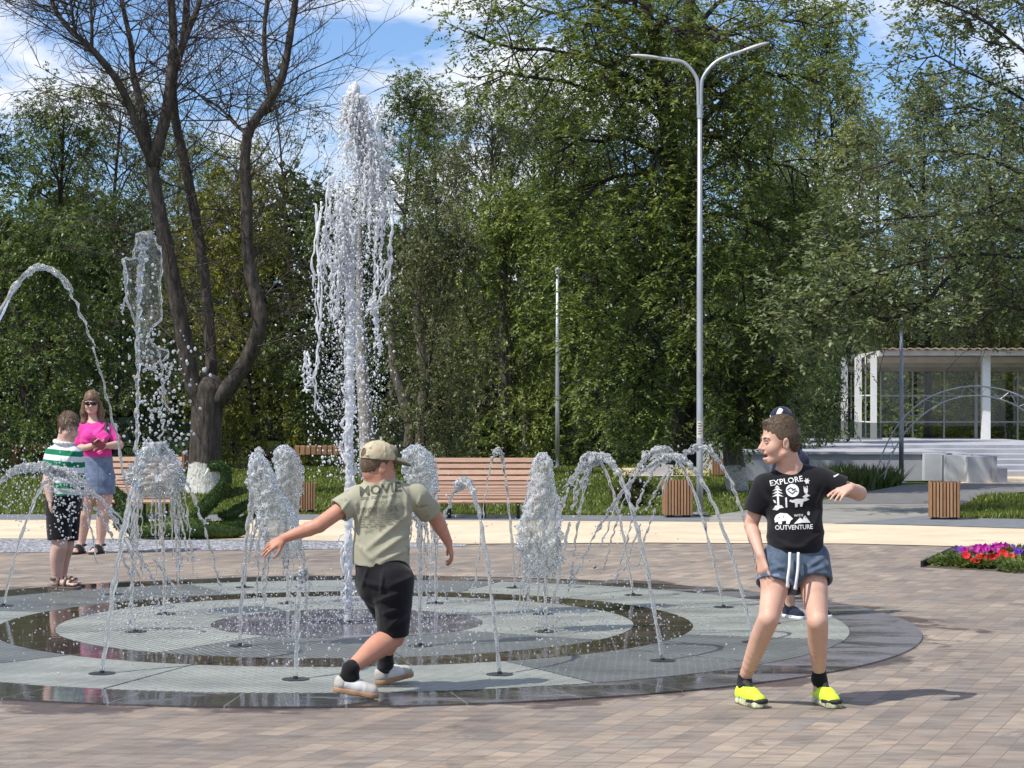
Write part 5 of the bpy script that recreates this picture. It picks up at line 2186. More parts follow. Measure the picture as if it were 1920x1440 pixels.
def project_print(name, shapes, O, U, Vv, N, bvh, mat, parent, off=.0025, edge=.012):
    """lay flat outlines [(verts2d, faces)] on a garment: (u,v) -> O + uU + vV, dropped along -N"""
    bm = bmesh.new()
    for V2, Fc in shapes:
        vs = [bm.verts.new((float(u), float(v), 0)) for u, v in V2]
        for f in Fc:
            try:
                bm.faces.new([vs[i] for i in f])
            except ValueError:
                pass
    bmesh.ops.triangulate(bm, faces=bm.faces[:])
    for _ in range(5):
        lg = [e for e in bm.edges if e.calc_length() > edge]
        if not lg:
            break
        bmesh.ops.subdivide_edges(bm, edges=lg, cuts=1)
        bmesh.ops.triangulate(bm, faces=bm.faces[:])
    O, U, Vv, N = [np.asarray(a, float) for a in (O, U, Vv, N)]
    org = np.array(parent_world(parent))
    for v in bm.verts:
        p = O + U * v.co.x + Vv * v.co.y + N * .25
        hit = bvh.ray_cast(Vector(p), Vector(-N), .6)
        q = (np.array(hit[0]) + N * off) if hit[0] is not None else p - N * .25
        v.co = Vector(q - org)
    bmesh.ops.recalc_face_normals(bm, faces=bm.faces[:])
    me = bpy.data.meshes.new(name)
    bm.to_mesh(me)
    bm.free()
    return link(name, me, mat, parent)


def poly2(pts):
    return (np.array(pts, float), [tuple(range(len(pts)))])


def disc2(c, r, n=20, rx=1.0):
    return poly2([(c[0] + r * rx * math.cos(i / n * TAU), c[1] + r * math.sin(i / n * TAU)) for i in range(n)])


def moved(sh, dx, dy, s=1.0, rot=0.0):
    V, Fc = sh
    c, s_ = math.cos(rot), math.sin(rot)
    return (np.c_[V[:, 0] * c - V[:, 1] * s_, V[:, 0] * s_ + V[:, 1] * c] * s + [dx, dy], Fc)


# ---------------------------------------------------------------- anatomy


def add_head(b, c, R, s=1.0, mouth='closed', nose=1.0, chub=1.0):
    def w(x, y, z):
        return c + R @ (np.array([x, y, z]) * s)

    def e(p, r, k=.02, op='u', Rl=None):
        b.ell(w(*p), np.array(r) * s, R if Rl is None else R @ Rl, k * s, op)
    e((0, -.012, .042), (.072, .094, .084))
    e((0, .030, -.022), (.058 * chub, .060, .078))
    e((0, .062, -.088), (.025 * chub, .020, .019))
    for sg in (-1, 1):
        b.cap(w(sg * .052 * chub, .0, -.055), w(sg * .020, .058, -.088), .016 * s, .014 * s, .02 * s)
        e((sg * .036 * chub, .052, -.026), (.024, .024, .028))
        e((sg * .031, .094, .004), (.017, .013, .010), .010, 'd')
        # ear
        q = Matrix.Rotation(sg * -.35, 3, 'Z')
        e((sg * .077, -.006, -.008), (.009, .020, .032), .006, 'u', np.array(q))
        e((sg * .086, -.002, -.006), (.006, .010, .018), .004, 'd', np.array(q))
    b.cap(w(-.032, .074, .021), w(.032, .074, .021), .013 * s, None, .012 * s)
    b.cap(w(0, .082, .010), w(0, .082 + .030 * nose, -.026), .0085 * s, .012 * s, .010 * s)
    for sg in (-1, 1):
        e((sg * .011, .094, -.030), (.008, .010, .008), .006)
    if mouth == 'open':
        b.cap(w(-.020, .084, -.050), w(.020, .084, -.050), .0075 * s, None, .006 * s)
        b.cap(w(-.016, .080, -.078), w(.016, .080, -.078), .0085 * s, None, .008 * s)
        e((0, .092, -.064), (.026, .030, .010), .004, 'd')
    else:
        b.cap(w(-.018, .082, -.052), w(.018, .082, -.052), .0070 * s, None, .008 * s)
        b.cap(w(-.014, .081, -.063), w(.014, .081, -.063), .0075 * s, None, .008 * s)
    return w


def limb(b, pts, rad, n=14, k=.007):
    """one tapering limb along a smooth centre line"""
    c = spline(pts, n)
    b.chain(c, np.interp(np.linspace(0, 1, n), np.linspace(0, 1, len(rad)), rad), k)


def leg(b, h_, k_, a_, rad, back=(0, .014, 0), k0=.03):
    """hip, knee, ankle; rad: hip, mid thigh, knee, upper calf, mid calf, ankle"""
    back = np.array(back)
    b.cap(h_, h_ * .5 + k_ * .5, rad[0], rad[1], k0)
    b.cap(h_ * .5 + k_ * .5, k_, rad[1], rad[2], .006)
    c1, c2 = k_ * .72 + a_ * .28 + back, k_ * .45 + a_ * .55 + back * .8
    limb(b, [k_, c1, c2, a_], [rad[2], rad[3], rad[4], rad[5]], 14)
    b.ell(k_ - back * 1.6, (rad[2] * .62, rad[2] * .62, rad[2] * .85), None, .012)


def arm(b, s_, e_, w_, rad):
    """shoulder, elbow, wrist; rad: shoulder, elbow, forearm, wrist"""
    b.cap(s_, e_, rad[0], rad[1], .02)
    m_ = e_ * .70 + w_ * .30
    b.cap(e_, m_, rad[1], rad[2], .008)
    b.cap(m_, w_, rad[2], rad[3], .006)


def add_hand(b, wr, d, n, L=.155, side=1, curl=(.25, .35, .3), spread=.10, thumb=.75, r=.0078, kcurl=None):
    """wr wrist; d finger direction; n palm normal (fingers curl towards it); side=+1 puts the thumb at +cross(d,n)"""
    d = nrm(d)
    n = nrm(np.asarray(n, float) - d * np.dot(n, d))
    s = np.cross(d, n) * side
    wr = np.asarray(wr, float)
    pl = L * .50
    for i, o in enumerate((.38, .13, -.13, -.36)):
        k0 = wr + s * o * L * .22 + d * L * .06
        k1 = wr + s * o * L * .46 + d * pl * (1.0 - .05 * abs(i - 1.2))
        b.cap(k0, k1, L * .085, L * .070, .012)
        fl = L * .50 * (.92, 1.02, .96, .76)[i]
        dr = nrm(d + s * (o * spread * 2.4))
        p = k1
        rr_ = r
        ang = 0
        for j, (f, cu) in enumerate(zip((.45, .30, .25), curl)):
            ang += cu * (1 + .18 * (i - 1)) if kcurl is None else cu * kcurl[i]
            q = p + (dr * math.cos(ang) + n * math.sin(ang)) * fl * f
            b.cap(p, q, rr_ * (1.0 - .08 * j), rr_ * (.92 - .08 * j), .003)
            p = q
    t0 = wr + s * L * .17 + d * L * .12 + n * .004
    t1 = t0 + nrm(d * .62 + s * thumb + n * .35) * L * .27
    t2 = t1 + nrm(d * .85 + s * thumb * .45 + n * .35) * L * .20
    t3 = t2 + nrm(d * .95 + s * thumb * .2 + n * .35) * L * .15
    b.cap(t0, t1, r * 1.5, r * 1.2, .012)
    b.cap(t1, t2, r * 1.15, r * 1.0, .003)
    b.cap(t2, t3, r * 1.0, r * .85, .003)


def hairline(y):
    return np.interp(y, [-.12, -.085, -.045, -.012, .022, .05, .085, .11], [-.075, -.062, -.040, .012, .012, .050, .070, .075])


def hair_cap(parent, c, R, s, mat, seed, quiff=0.0, thick=.012, amp=.006, line=hairline, h=.005, tufts=0, flow=(0, .6, .5), tlen=.03, twid=.0016, top=.0):
    """short hair: an inflated skull cut along the hairline, plus strands"""
    b = Sdf()
    b.ell(c + R @ (np.array([0, -.012, .044 + top * .5]) * s), np.array([.072 + thick, .094 + thick, .084 + thick + top]) * s, R)
    b.ell(c + R @ (np.array([0, -.035, -.01]) * s), np.array([.066 + thick * .6, .066 + thick * .6, .07]) * s, R, .03 * s)

    if quiff:
        b.ell(c + R @ (np.array([0, .062, .104]) * s), np.array([.046, .040, .026]) * s * quiff, R, .02 * s)

    def cut(X, Y, Z):
        px, py, pz = X - c[0], Y - c[1], Z - c[2]
        ly = (R[0, 1] * px + R[1, 1] * py + R[2, 1] * pz) / s
        lz = (R[0, 2] * px + R[1, 2] * py + R[2, 2] * pz) / s
        lx = (R[0, 0] * px + R[1, 0] * py + R[2, 0] * pz) / s
        zz = .005 * np.sin(lx * 210 + ly * 160) + .004 * np.sin(lx * 90 - ly * 70)
        return ((line(ly) - lz) * .8 + zz) * s
    o = b.build('hair', mat, parent, h, wrinkle(seed, amp, 120, (1, 1, .5)), [cut], 1)
    if tufts:
        rg = np.random.default_rng(seed)
        V, Q = _last['hair']
        loc = (V - c) @ R / s
        outer = np.linalg.norm((loc - [0, -.012, .044]) / [.072, .094, .084], axis=1) > 1.04
        ix = rg.choice(np.where(outer)[0], tufts)
        p = V[ix]
        nn = (loc[ix] - [0, -.012, .03])
        nn /= np.linalg.norm(nn, axis=1)[:, None]
        fl = np.array(flow)[None] + rg.normal(0, .35, (tufts, 3))
        fl = fl - nn * (fl * nn).sum(1)[:, None] * .8
        dr = nrm_rows(fl + nn * rg.uniform(.1, .5, (tufts, 1)))
        sd = nrm_rows(np.cross(dr, nn)) * twid * s
        lng = tlen * s * rg.uniform(.5, 1.2, (tufts, 1))
        dr, sd, nn = dr @ R.T, sd @ R.T, nn @ R.T
        Vt = np.stack([p - sd, p + sd, p + dr * lng * .6 + sd * .7 - nn * lng * .05, p + dr * lng * .6 - sd * .7 - nn * lng * .05, p + dr * lng - nn * lng * .15], 1).reshape(-1, 3)
        k = np.arange(tufts)[:, None] * 5
        q4 = k + np.array([[0, 1, 2, 3]])
        q3 = k + np.array([[3, 2, 4]])
        link('strands', make_mesh('strands', Vt - np.array(parent_world(o)), [q4, q3], True), mat, o)
    return o


def nrm_rows(a):
    return a / (np.linalg.norm(a, axis=1)[:, None] + 1e-9)


def face_parts(parent, w, R, s, iris, brow, lip, mouth='closed', h=.004, lids=True, look=(0, 1, 0), sq=.75):
    org = np.array(parent_world(parent))
    for sg in (-1, 1):
        b = Sdf().ell(w(sg * .031, .0770, .003), np.array([.0120, .0115, .0085 * sq]) * s, R)
        e = b.build('eye', M['eye_white'], parent, .0022)
        b = Sdf().ell(w(sg * .031 + look[0] * .004, .0862, .0025 + look[2] * .002), np.array([.0055, .004, .0055 * sq]) * s, R)
        b.build('iris', M[iris], e, .0016)
        b = Sdf().cap(w(sg * .016, .0885, .023), w(sg * .034, .0845, .027), .0042 * s, .0042 * s, .003).cap(w(sg * .034, .0845, .027), w(sg * .048, .071, .022), .004 * s, .0025 * s, .003)
        b.build('eyebrow', M[brow], parent, .0022)
        if lids:
            b = Sdf().cap(w(sg * .019, .0862, .004 + .0062 * sq), w(sg * .044, .0765, .003 + .0055 * sq), .0024 * s, .0022 * s, .002)
            b.build('eyelashes', M[brow], parent, .0018)
    if mouth == 'open':
        b = Sdf().ell(w(0, .066, -.063), np.array([.021, .020, .0105]) * s, R)
        b.build('mouth', M['mouth'], parent, .003)
        b = Sdf().cap(w(-.013, .078, -.0555), w(.013, .078, -.0555), .0038 * s, None, .002).cap(w(0, .083, -.0555), w(.008, .082, -.0555), .0036 * s, None, .002)
        b.build('teeth', M['teeth'], parent, .002)
    else:
        b = Sdf().cap(w(-.019, .0875, -.0575), w(.019, .0875, -.0575), .0024 * s, None, .002)
        b.build('mouth', M[lip], parent, .002)


def shoe(parent, heel, fdir, L, Wd, upper, sole, ankle=None, pitch=0.0, lace=None, toe=None, zl=0.0, rough_sole=0.0, seed=0, tongue=None):
    """low sports shoe; heel = ground point under the heel back, fdir = plan direction, pitch>0 lifts the heel about the toe"""
    f = nrm(np.array([fdir[0], fdir[1], 0]))
    s = np.cross(f, [0, 0, 1])
    u = np.array([0, 0, 1.0])
    if pitch:
        q = np.array(Matrix.Rotation(pitch, 3, Vector(-s)))
        f, u = q @ f, q @ u
    heel = np.array([heel[0], heel[1], zl])
    R = np.c_[s, f, u]

    def w(x, y, z):          # x along, y side, z up (metres at L = .25)
        k = L / .25
        return heel + f * x * k + s * y * Wd / .09 + u * z * k
    kk = L / .25
    b = Sdf()
    b.cap(w(.045, 0, .050), w(.125, 0, .045), .042 * kk, .040 * kk, .02)
    b.cap(w(.125, 0, .045), w(.205, .004, .034), .040 * kk, .036 * kk, .02)
    b.cap(w(.042, 0, .046), w(.038, 0, .066), .038 * kk, .032 * kk, .015)
    b.cap(w(.075, 0, .066), w(.135, 0, .054), .028 * kk, .026 * kk, .02)
    if ankle is not None:
        b.cap(w(.050, 0, .062), w(.048, 0, .14), .029 * kk, .031 * kk, .004, 1, 'd')
    bot = w(0, 0, .024)
    o = b.build('shoe', M[upper], parent, .0042, None, [lambda X, Y, Z: -((X - bot[0]) * u[0] + (Y - bot[1]) * u[1] + (Z - bot[2]) * u[2])])
    b = Sdf()
    for x0, x1, r0, r1 in ((.045, .12, .046, .042), (.12, .205, .042, .045)):
        b.cap(w(x0, 0, .014), w(x1, .002, .014), r0 * kk, r1 * kk, .02)
    t0, t1 = w(0, 0, .030), w(0, 0, .001)
    ds = None
    if rough_sole:
        ds = wrinkle(seed, rough_sole, 90)
    so_ = b.build('sole', M[sole], o, .0042, ds, [lambda X, Y, Z: (X - t0[0]) * u[0] + (Y - t0[1]) * u[1] + (Z - t0[2]) * u[2], lambda X, Y, Z: -((X - t1[0]) * u[0] + (Y - t1[1]) * u[1] + (Z - t1[2]) * u[2])])
    if toe:
        b = Sdf().chain([w(.155, -.041, .030), w(.205, -.036, .031), w(.236, -.018, .033), w(.243, 0, .034), w(.236, .018, .033), w(.205, .036, .031), w(.155, .041, .030)], [.007 * kk, .010 * kk, .011 * kk, .012 * kk, .011 * kk, .010 * kk, .007 * kk], .006)
        b.build('toe_guard', M[toe], o, .004)
    if lace:
        b = Sdf()
        for i in range(4):
            x = .092 + .022 * i
            z = .092 - .0065 * i
            b.cap(w(x, -.022, z - .004), w(x + .008, .0, z + .004), .0032 * kk, None, .002).cap(w(x + .008, .0, z + .004), w(x, .022, z - .004), .0032 * kk, None, .002)
        b.build('laces', M[lace], o, .003)
    if tongue:
        b = Sdf().cap(w(.070, 0, .098), w(.150, 0, .067), .021 * kk, .015 * kk, .01)
        b.build('tongue', M[tongue], o, .004)
    if seed in (1, 2):
        for nm_, x_, prs in (('heel_patch', (-1, .060), ((.045, .050, .085, .050, .0436, .0434), (.042, .046, .038, .066, .0396, .0336))), ('toe_cap', (1, .168), ((.125, .045, .205, .034, .0416, .0376),))):
            b = Sdf()
            for x0, z0, x1, z1, r0_, r1_ in prs:
                b.cap(w(x0, 0, z0), w(x1, .003 if nm_ == 'toe_cap' else 0, z1), r0_ * kk, r1_ * kk, .015)
            if ankle is not None:
                b.cap(w(.050, 0, .062), w(.048, 0, .14), .029 * kk, .031 * kk, .004, 1, 'd')
            pq = w(x_[1], 0, 0)
            sgn = -x_[0]
            b.build(nm_, M['suede'], o, .0042, None, [lambda X, Y, Z: -((X - bot[0]) * u[0] + (Y - bot[1]) * u[1] + (Z - bot[2]) * u[2]), lambda X, Y, Z: sgn * ((X - pq[0]) * f[0] + (Y - pq[1]) * f[1] + (Z - pq[2]) * f[2])])
    if seed == 3:
        for sg in (-1, 1):
            b = Sdf()
            for x in (.07, .10, .13):
                b.cap(w(x, sg * .043, .034), w(x + .02, sg * .030, .070), .004 * kk, None, .003)
            b.build('side_stripe', M['shoe_pale'], o, .0035)
    return w


def skin_mat(name, c1, c2, red):
    m = NT(name)
    v = m.coords('World')
    c = m.ramp(m.noise(v, 16, 4, 0.6), [(0.3, c1), (0.7, c2)])
    c = m.mix(m.ramp(m.noise(v, 7, 3), [(0.45, 0.0), (0.75, 0.5)]), c, red)
    m.set(c, 0.5, 0, 0.3)
    m.b.inputs['Subsurface Weight'].default_value = 0.12
    m.b.inputs['Subsurface Radius'].default_value = (0.012, 0.004, 0.002)
    m.b.inputs['Subsurface Scale'].default_value = 0.6
    m.bump(m.noise(v, 220, 3), 0.08, 0.003)
    return m.m


def cloth_mat(name, c1, c2, scale=9, rough=.9, weave=420, bump=.25, blot=None):
    m = NT(name)
    v = m.coords('World')
    c = m.ramp(m.noise(v, scale, 5, .65), [(.32, c1), (.68, c2)])
    if blot:
        k = m.ramp(m.noise(v, 17, 3, .6, .4), [(.60, 0.0), (.66, .75)])
        c = m.mix(k, c, blot)
    m.set(c, rough, 0, .15)
    m.b.inputs['Sheen Weight'].default_value = .15
    m.bump(m.noise(v, weave, 2), bump, .002)
    return m.m


def hair_mat(name, c1, c2, sc_=150):
    m = NT(name)
    v = m.coords('Object', scale=(1, 1, .35))
    g = m.n('ShaderNodeNewGeometry')
    f = m.noise(v, sc_, 4, .7)
    c = m.ramp(f, [(.3, c1), (.7, c2)])
    m.set(c, .5, 0, .35)
    m.bump(f, .6, .004)
    return m.m


M['skin'] = skin_mat('fair_skin', (.56, .335, .245), (.64, .40, .30), (.58, .29, .22))
M['skin_tan'] = skin_mat('tanned_skin', (.47, .225, .150), (.55, .28, .19), (.50, .20, .14))
M['skin_pale'] = skin_mat('pale_skin', (.55, .35, .28), (.63, .42, .34), (.56, .30, .25))
M['eye_white'] = noisy('eye_white', (.68, .66, .63), (.74, .72, .70), 40, .25)
M['iris_dark'] = noisy('dark_iris', (.03, .025, .02), (.06, .045, .035), 60, .2)
M['mouth'] = noisy('mouth_red', (.10, .02, .02), (.16, .035, .03), 40, .5)
M['lip'] = noisy('lip', (.38, .14, .12), (.44, .18, .15), 40, .5)
M['teeth'] = noisy('teeth', (.7, .68, .62), (.78, .76, .70), 40, .3)
M['hair_brown'] = hair_mat('brown_hair', (.055, .035, .022), (.18, .120, .076))
M['hair_light'] = hair_mat('light_brown_hair', (.075, .050, .030), (.23, .160, .100))
M['hair_long'] = hair_mat('chestnut_hair', (.055, .030, .018), (.24, .145, .09), 55)
M['hair_dark'] = hair_mat('dark_hair', (.012, .010, .009), (.035, .028, .024))
M['black_cotton'] = cloth_mat('black_cotton', (.008, .008, .010), (.016, .016, .019), 8)
M['black_shorts'] = cloth_mat('black_jersey', (.006, .006, .008), (.013, .013, .016), 8)
M['sage_cotton'] = cloth_mat('sage_cotton', (.29, .283, .205), (.38, .368, .272), 5, blot=(.17, .17, .125))
M['cap_canvas'] = cloth_mat('khaki_canvas', (.40, .34, .22), (.52, .46, .32), 14, blot=(.24, .19, .11))
M['cap_olive'] = cloth_mat('olive_canvas', (.12, .11, .07), (.20, .18, .12), 14)
M['denim'] = cloth_mat('dark_denim', (.050, .075, .115), (.115, .150, .200), 26, .85, 300, .35)
M['denim_light'] = cloth_mat('blue_denim', (.105, .145, .235), (.20, .25, .35), 20, .85, 300, .35)
M['pink_cotton'] = cloth_mat('pink_cotton', (.64, .040, .27), (.74, .065, .33), 9)
M['navy'] = cloth_mat('navy_cloth', (.010, .013, .030), (.022, .026, .050), 9)
M['white_cloth'] = cloth_mat('white_cloth', (.66, .66, .66), (.76, .76, .76), 12)
M['white_print'] = noisy('white_print', (.68, .68, .67), (.78, .78, .77), 40, .7)
M['dark_print'] = noisy('faded_dark_print', (.045, .045, .035), (.13, .13, .10), 55, .85)
M['grey_print'] = noisy('faded_grey_print', (.16, .16, .12), (.28, .275, .21), 55, .85)
M['sock'] = cloth_mat('black_sock', (.008, .008, .009), (.015, .015, .017), 20)
M['neon'] = noisy('neon_mesh', (.55, .82, .02), (.66, .92, .06), 80, .6, .2, 200)
M['sole_pale'] = noisy('speckled_sole', (.05, .05, .04), (.78, .80, .50), 38, .6)
M['shoe_white'] = noisy('white_leather', (.55, .54, .52), (.70, .69, .67), 22, .5, .1, 80)
M['shoe_pale'] = noisy('pale_suede', (.50, .52, .46), (.62, .64, .58), 22, .7)
M['suede'] = noisy('grey_suede', (.36, .345, .31), (.46, .44, .40), 26, .85, .1, 160)
M['gum'] = noisy('gum_sole', (.30, .17, .09), (.40, .23, .13), 18, .6)
M['sandal'] = noisy('brown_sandal', (.06, .05, .035), (.12, .10, .075), 24, .7)
M['black_strap'] = noisy('black_strap', (.01, .01, .01), (.025, .025, .025), 24, .6)
M['lens'] = noisy('dark_lens', (.006, .006, .007), (.012, .012, .012), 10, .12)
M['maroon'] = noisy('maroon_case', (.10, .012, .022), (.15, .02, .03), 20, .4)
m = NT('green_white_stripes')
z = m.sep(m.coords('World'))
zz = m.math('ADD', z[2], m.math('MULTIPLY', z[0], .10))
st_ = m.math('FRACT', m.math('ADD', m.math('MULTIPLY', zz, 1 / .088), .284))
k = m.ramp(st_, [(0.0, 0.0), (.485, 0.0), (.5, 1.0), (.985, 1.0), (1.0, 0.0)])
c = m.mix(k, (.70, .71, .74), (.012, .175, .085))
m.set(c, .9, 0, .15)
m.bump(m.noise(m.coords('World'), 400, 2), .2, .002)
M['stripes'] = m.m
# ================================================================ PEOPLE


def person(name_pt, label):
    t = empty('person', name_pt)
    tag(t, label, 'person')
    return t


def fr(D):
    """pixel helpers at depth D: point, radius"""
    return (lambda x, y, dz=0.0: P(x, y, D + dz)), (lambda r: r / F * D)


# ---------------------------------------------------------------- boy in the black T-shirt
D = 10.2
q, r = fr(D)
pB = person((q(1490, 1000)[0], D, 0), 'laughing boy in black printed T-shirt, denim shorts and neon yellow shoes')
RB = frame((-.975, -.21, -.05), (.05, 0, 1))
cB = q(1462, 829, -.01)
b = Sdf()
wB = add_head(b, cB, RB, 1.0, 'open', .72)
b.cap(wB(0, -.030, -.045), q(1483, 893, .03), .055, .060, .02)
b.cap(q(1490, 886, .03), q(1535, 901, .03), .046, .044, .03)
b.cap(q(1472, 892, .03), q(1442, 912, .03), .044, .044, .03)
b.cap(q(1482, 893, .03), q(1487, 935, .03), .062, .10, .05)
b.cap(q(1445, 912, .02), q(1530, 905, .02), .052, .052, .03, 1.1)
b.cap(q(1488, 925, .02), q(1490, 1000, .0), .118, .105, .04, 1.5)
b.cap(q(1490, 1000), q(1492, 1050), .105, .125, .04, 1.35)
# screen-left arm, hand resting above the knee
aL = [q(1432, 912, .02), q(1408, 985, .06), q(1426, 1040, -.08)]
arm(b, aL[0], aL[1], aL[2], (.043, .034, .034, .022))
add_hand(b, aL[2] + [0, 0, -.005], q(1436, 1092, -.12) - aL[2], (.55, .5, .2), .160, -1, (.12, .2, .18), .12, .8)
# screen-right arm, bent with the hand in front
aR = [q(1540, 900, .02), q(1611, 925, .0), q(1594, 916, -.15)]
arm(b, aR[0], aR[1], aR[2], (.044, .037, .037, .025))
add_hand(b, aR[2], q(1562, 927, -.25) - aR[2], (-.1, .35, -.9), .150, -1, (.22, .34, .25), .10, .5)
# legs
lg = [(q(1462, 1055, .0), q(1441, 1160, -.15), q(1396, 1272, .06)), (q(1521, 1055, .02), q(1533, 1165, -.14), q(1536, 1262, .02))]
for h_, k_, a_ in lg:
    leg(b, h_, k_, a_, (.076, .066, .051, .0495, .044, .029))
    b.cap(a_, a_ - [0, 0, .08], .029, .030, .01)
b.build('body', M['skin'], pB, .0048)
face_parts(pB, wB, RB, 1.0, 'iris_dark', 'hair_brown', 'lip', 'open', look=(0, 0, -1), sq=.28)
hair_cap(pB, cB, RB, 1.0, M['hair_brown'], 11, .5, .0025, .0010, h=.004, tufts=5200, flow=(0, .9, -.45), tlen=.011, twid=.0009, top=.008)
# shirt
b = Sdf()
b.cap(q(1442, 913, .02), q(1532, 905, .02), .062, .062, .04, 1.1)
b.cap(q(1490, 925, .02), q(1491, 1000, .0), .137, .133, .04, 1.45)
b.cap(q(1491, 1000), q(1492, 1060), .133, .141, .04, 1.35)
b.cap(q(1482, 900, .03), q(1487, 930, .03), .070, .115, .04)
b.cap(q(1492, 887, .03), q(1537, 900, .03), .056, .056, .03)
b.cap(q(1471, 894, .03), q(1440, 913, .03), .054, .056, .03)
nL = nrm(aL[1] - aL[0])
eL = aL[0] + nL * .135
b.cap(aL[0], eL + nL * .05, .060, .067, .03, 1, 'u', (eL, nL))
nR = nrm(aR[1] - aR[0] + [0, 0, -.01])
eR = aR[0] + nR * .118
b.cap(aR[0], eR + nR * .05, .062, .068, .03, 1, 'u', (eR, nR))
b.cap(eL - nL * .03, eL + nL * .06, .048, .056, .004, 1, 'd')
b.cap(eR - nR * .03, eR + nR * .06, .049, .057, .004, 1, 'd')
# neckline: a round opening that tips forward
b.cap(q(1482, 880, .0) + [0, -.06, .035], q(1482, 880, .06) + [0, .03, .06], .060, .060, .006, 1, 'd')
hz = q(0, 1036)[2]
b.build('shirt', M['black_cotton'], pB, .0048, folds([(1438, 950, 1462, 1000, .010, 7), (1546, 945, 1525, 1000, .010, 7), (1440, 1005, 1490, 1026, .010, 6), (1546, 1000, 1500, 1030, .010, 6), (1436, 925, 1452, 950, .009, 5), (1548, 915, 1535, 950, .008, 5), (1450, 1024, 1530, 1024, .007, 5)], wrinkle(5, .0022, 26, (1, 1, .7))), [lambda X, Y, Z: hz + .02 * (X - pB.location.x) - Z])
bv = bvh_of('shirt')
O = q(1486, 949, -.12)
k = D / F
tm = lambda *a, **kw: text_mesh(*a, **kw)
S = []
S.append(moved(tm('EXPLORE', .048, 0, 1.03, .0007, 1.02), -.020, .152, 1, math.radians(6)))
S.append(moved(tm('OUTVENTURE', .0400, 0, .96, .0005, .93), .008, -.134, 1, math.radians(-1)))
S.append(moved(tm('WITH', .020, 0, 1.1, .0004), .040, -.062))
leafp = poly2([(.100, .128), (.096, .142), (.086, .150), (.098, .153), (.100, .166), (.108, .157), (.118, .166), (.117, .153), (.128, .150), (.117, .142), (.120, .130), (.109, .134)])
S.append(leafp)
# pine tree
tr = [(-.075, .128)]
for i, (w_, y) in enumerate(((.016, .110), (.030, .094), (.032, .076), (.034, .058))):
    S.append(poly2([(-.078 - w_, y), (-.078 - w_ * .3, y + .016), (-.078, y + .019), (-.078 + w_ * .3, y + .016), (-.078 + w_, y), (-.078 + w_ * .4, y + .004), (-.078, y + .006), (-.078 - w_ * .4, y + .004)]))
S.append(poly2([(-.085, .000), (-.071, .000), (-.074, .110), (-.081, .110)]))
S.append(poly2([(-.112, -.022), (-.095, .004), (-.06, .006), (-.046, -.010), (-.07, -.014), (-.085, -.026)]))
S.append(poly2([(-.106, .040), (-.100, .022), (-.088, .018), (-.094, .036)]))
# round badge with dark lettering bars
S.append(disc2((.012, .094), .040, 26))
# owl on a branch
S.append(poly2([(.082, .118), (.088, .112), (.100, .112), (.108, .120), (.108, .082), (.100, .070), (.088, .072), (.082, .085)]))
S.append(poly2([(.068, .052), (.100, .070), (.122, .056), (.104, .050), (.090, .042)]))
# fox
S.append(poly2([(-.014, .030), (-.004, .040), (.002, .034), (.030, .042), (.070, .040), (.090, .046), (.114, .034), (.094, .026), (.074, .022), (.066, -.008), (.052, -.008), (.052, .010), (.038, .010), (.036, -.010), (.022, -.010), (.020, .018), (.004, .020)]))
S.append(poly2([(-.036, .050), (-.026, .054), (-.026, -.010), (-.036, -.008)]))
# bear
S.append(poly2([(-.106, -.078), (-.094, -.056), (-.070, -.042), (-.030, -.046), (-.012, -.062), (.004, -.080), (-.010, -.090), (-.022, -.112), (-.040, -.110), (-.038, -.090), (-.062, -.092), (-.066, -.112), (-.084, -.110), (-.086, -.094), (-.104, -.100)]))
# mountains
S.append(poly2([(.006, -.112), (.048, -.074), (.060, -.086), (.080, -.064), (.112, -.110), (.060, -.107)]))
S.append(disc2((.104, -.052), .013, 10, .7))
PS = .80
pr = project_print('print', S, O, (PS, 0, PS * .05), (-PS * .05, 0, PS), (0, -1, 0), bv, M['white_print'], bpy.data.objects['shirt'], .003)
S = []
for i, (x, y, l_, a_) in enumerate(((-.012, .104, .022, .6), (.006, .108, .020, -.5), (.020, .100, .026, .4), (-.004, .084, .024, -.6), (.016, .080, .026, .7), (.032, .090, .018, -.3))):
    S.append(moved(poly2([(-l_ / 2, -.0028), (l_ / 2, -.0028), (l_ / 2, .0028), (-l_ / 2, .0028)]), x, y, 1, a_))
for x, y in ((.090, .108), (.100, .108), (.062, -.082), (.082, -.076), (-.078, -.070), (-.052, -.066)):
    S.append(disc2((x, y), .0035, 8))
project_print('print_detail', S, O, (PS, 0, PS * .05), (-PS * .05, 0, PS), (0, -1, 0), bv, M['black_cotton'], pr, .0045)
S = [poly2([(-.018, -.004), (.004, .006), (.018, .010), (.006, .000), (-.014, -.010)]), disc2((-.016, -.006), .005, 8)]
project_print('sleeve_mark', S, q(1571, 889, -.05), (1, 0, .15), (-.15, 0, 1), (0, -1, .2), bv, M['white_print'], bpy.data.objects['shirt'], .003)
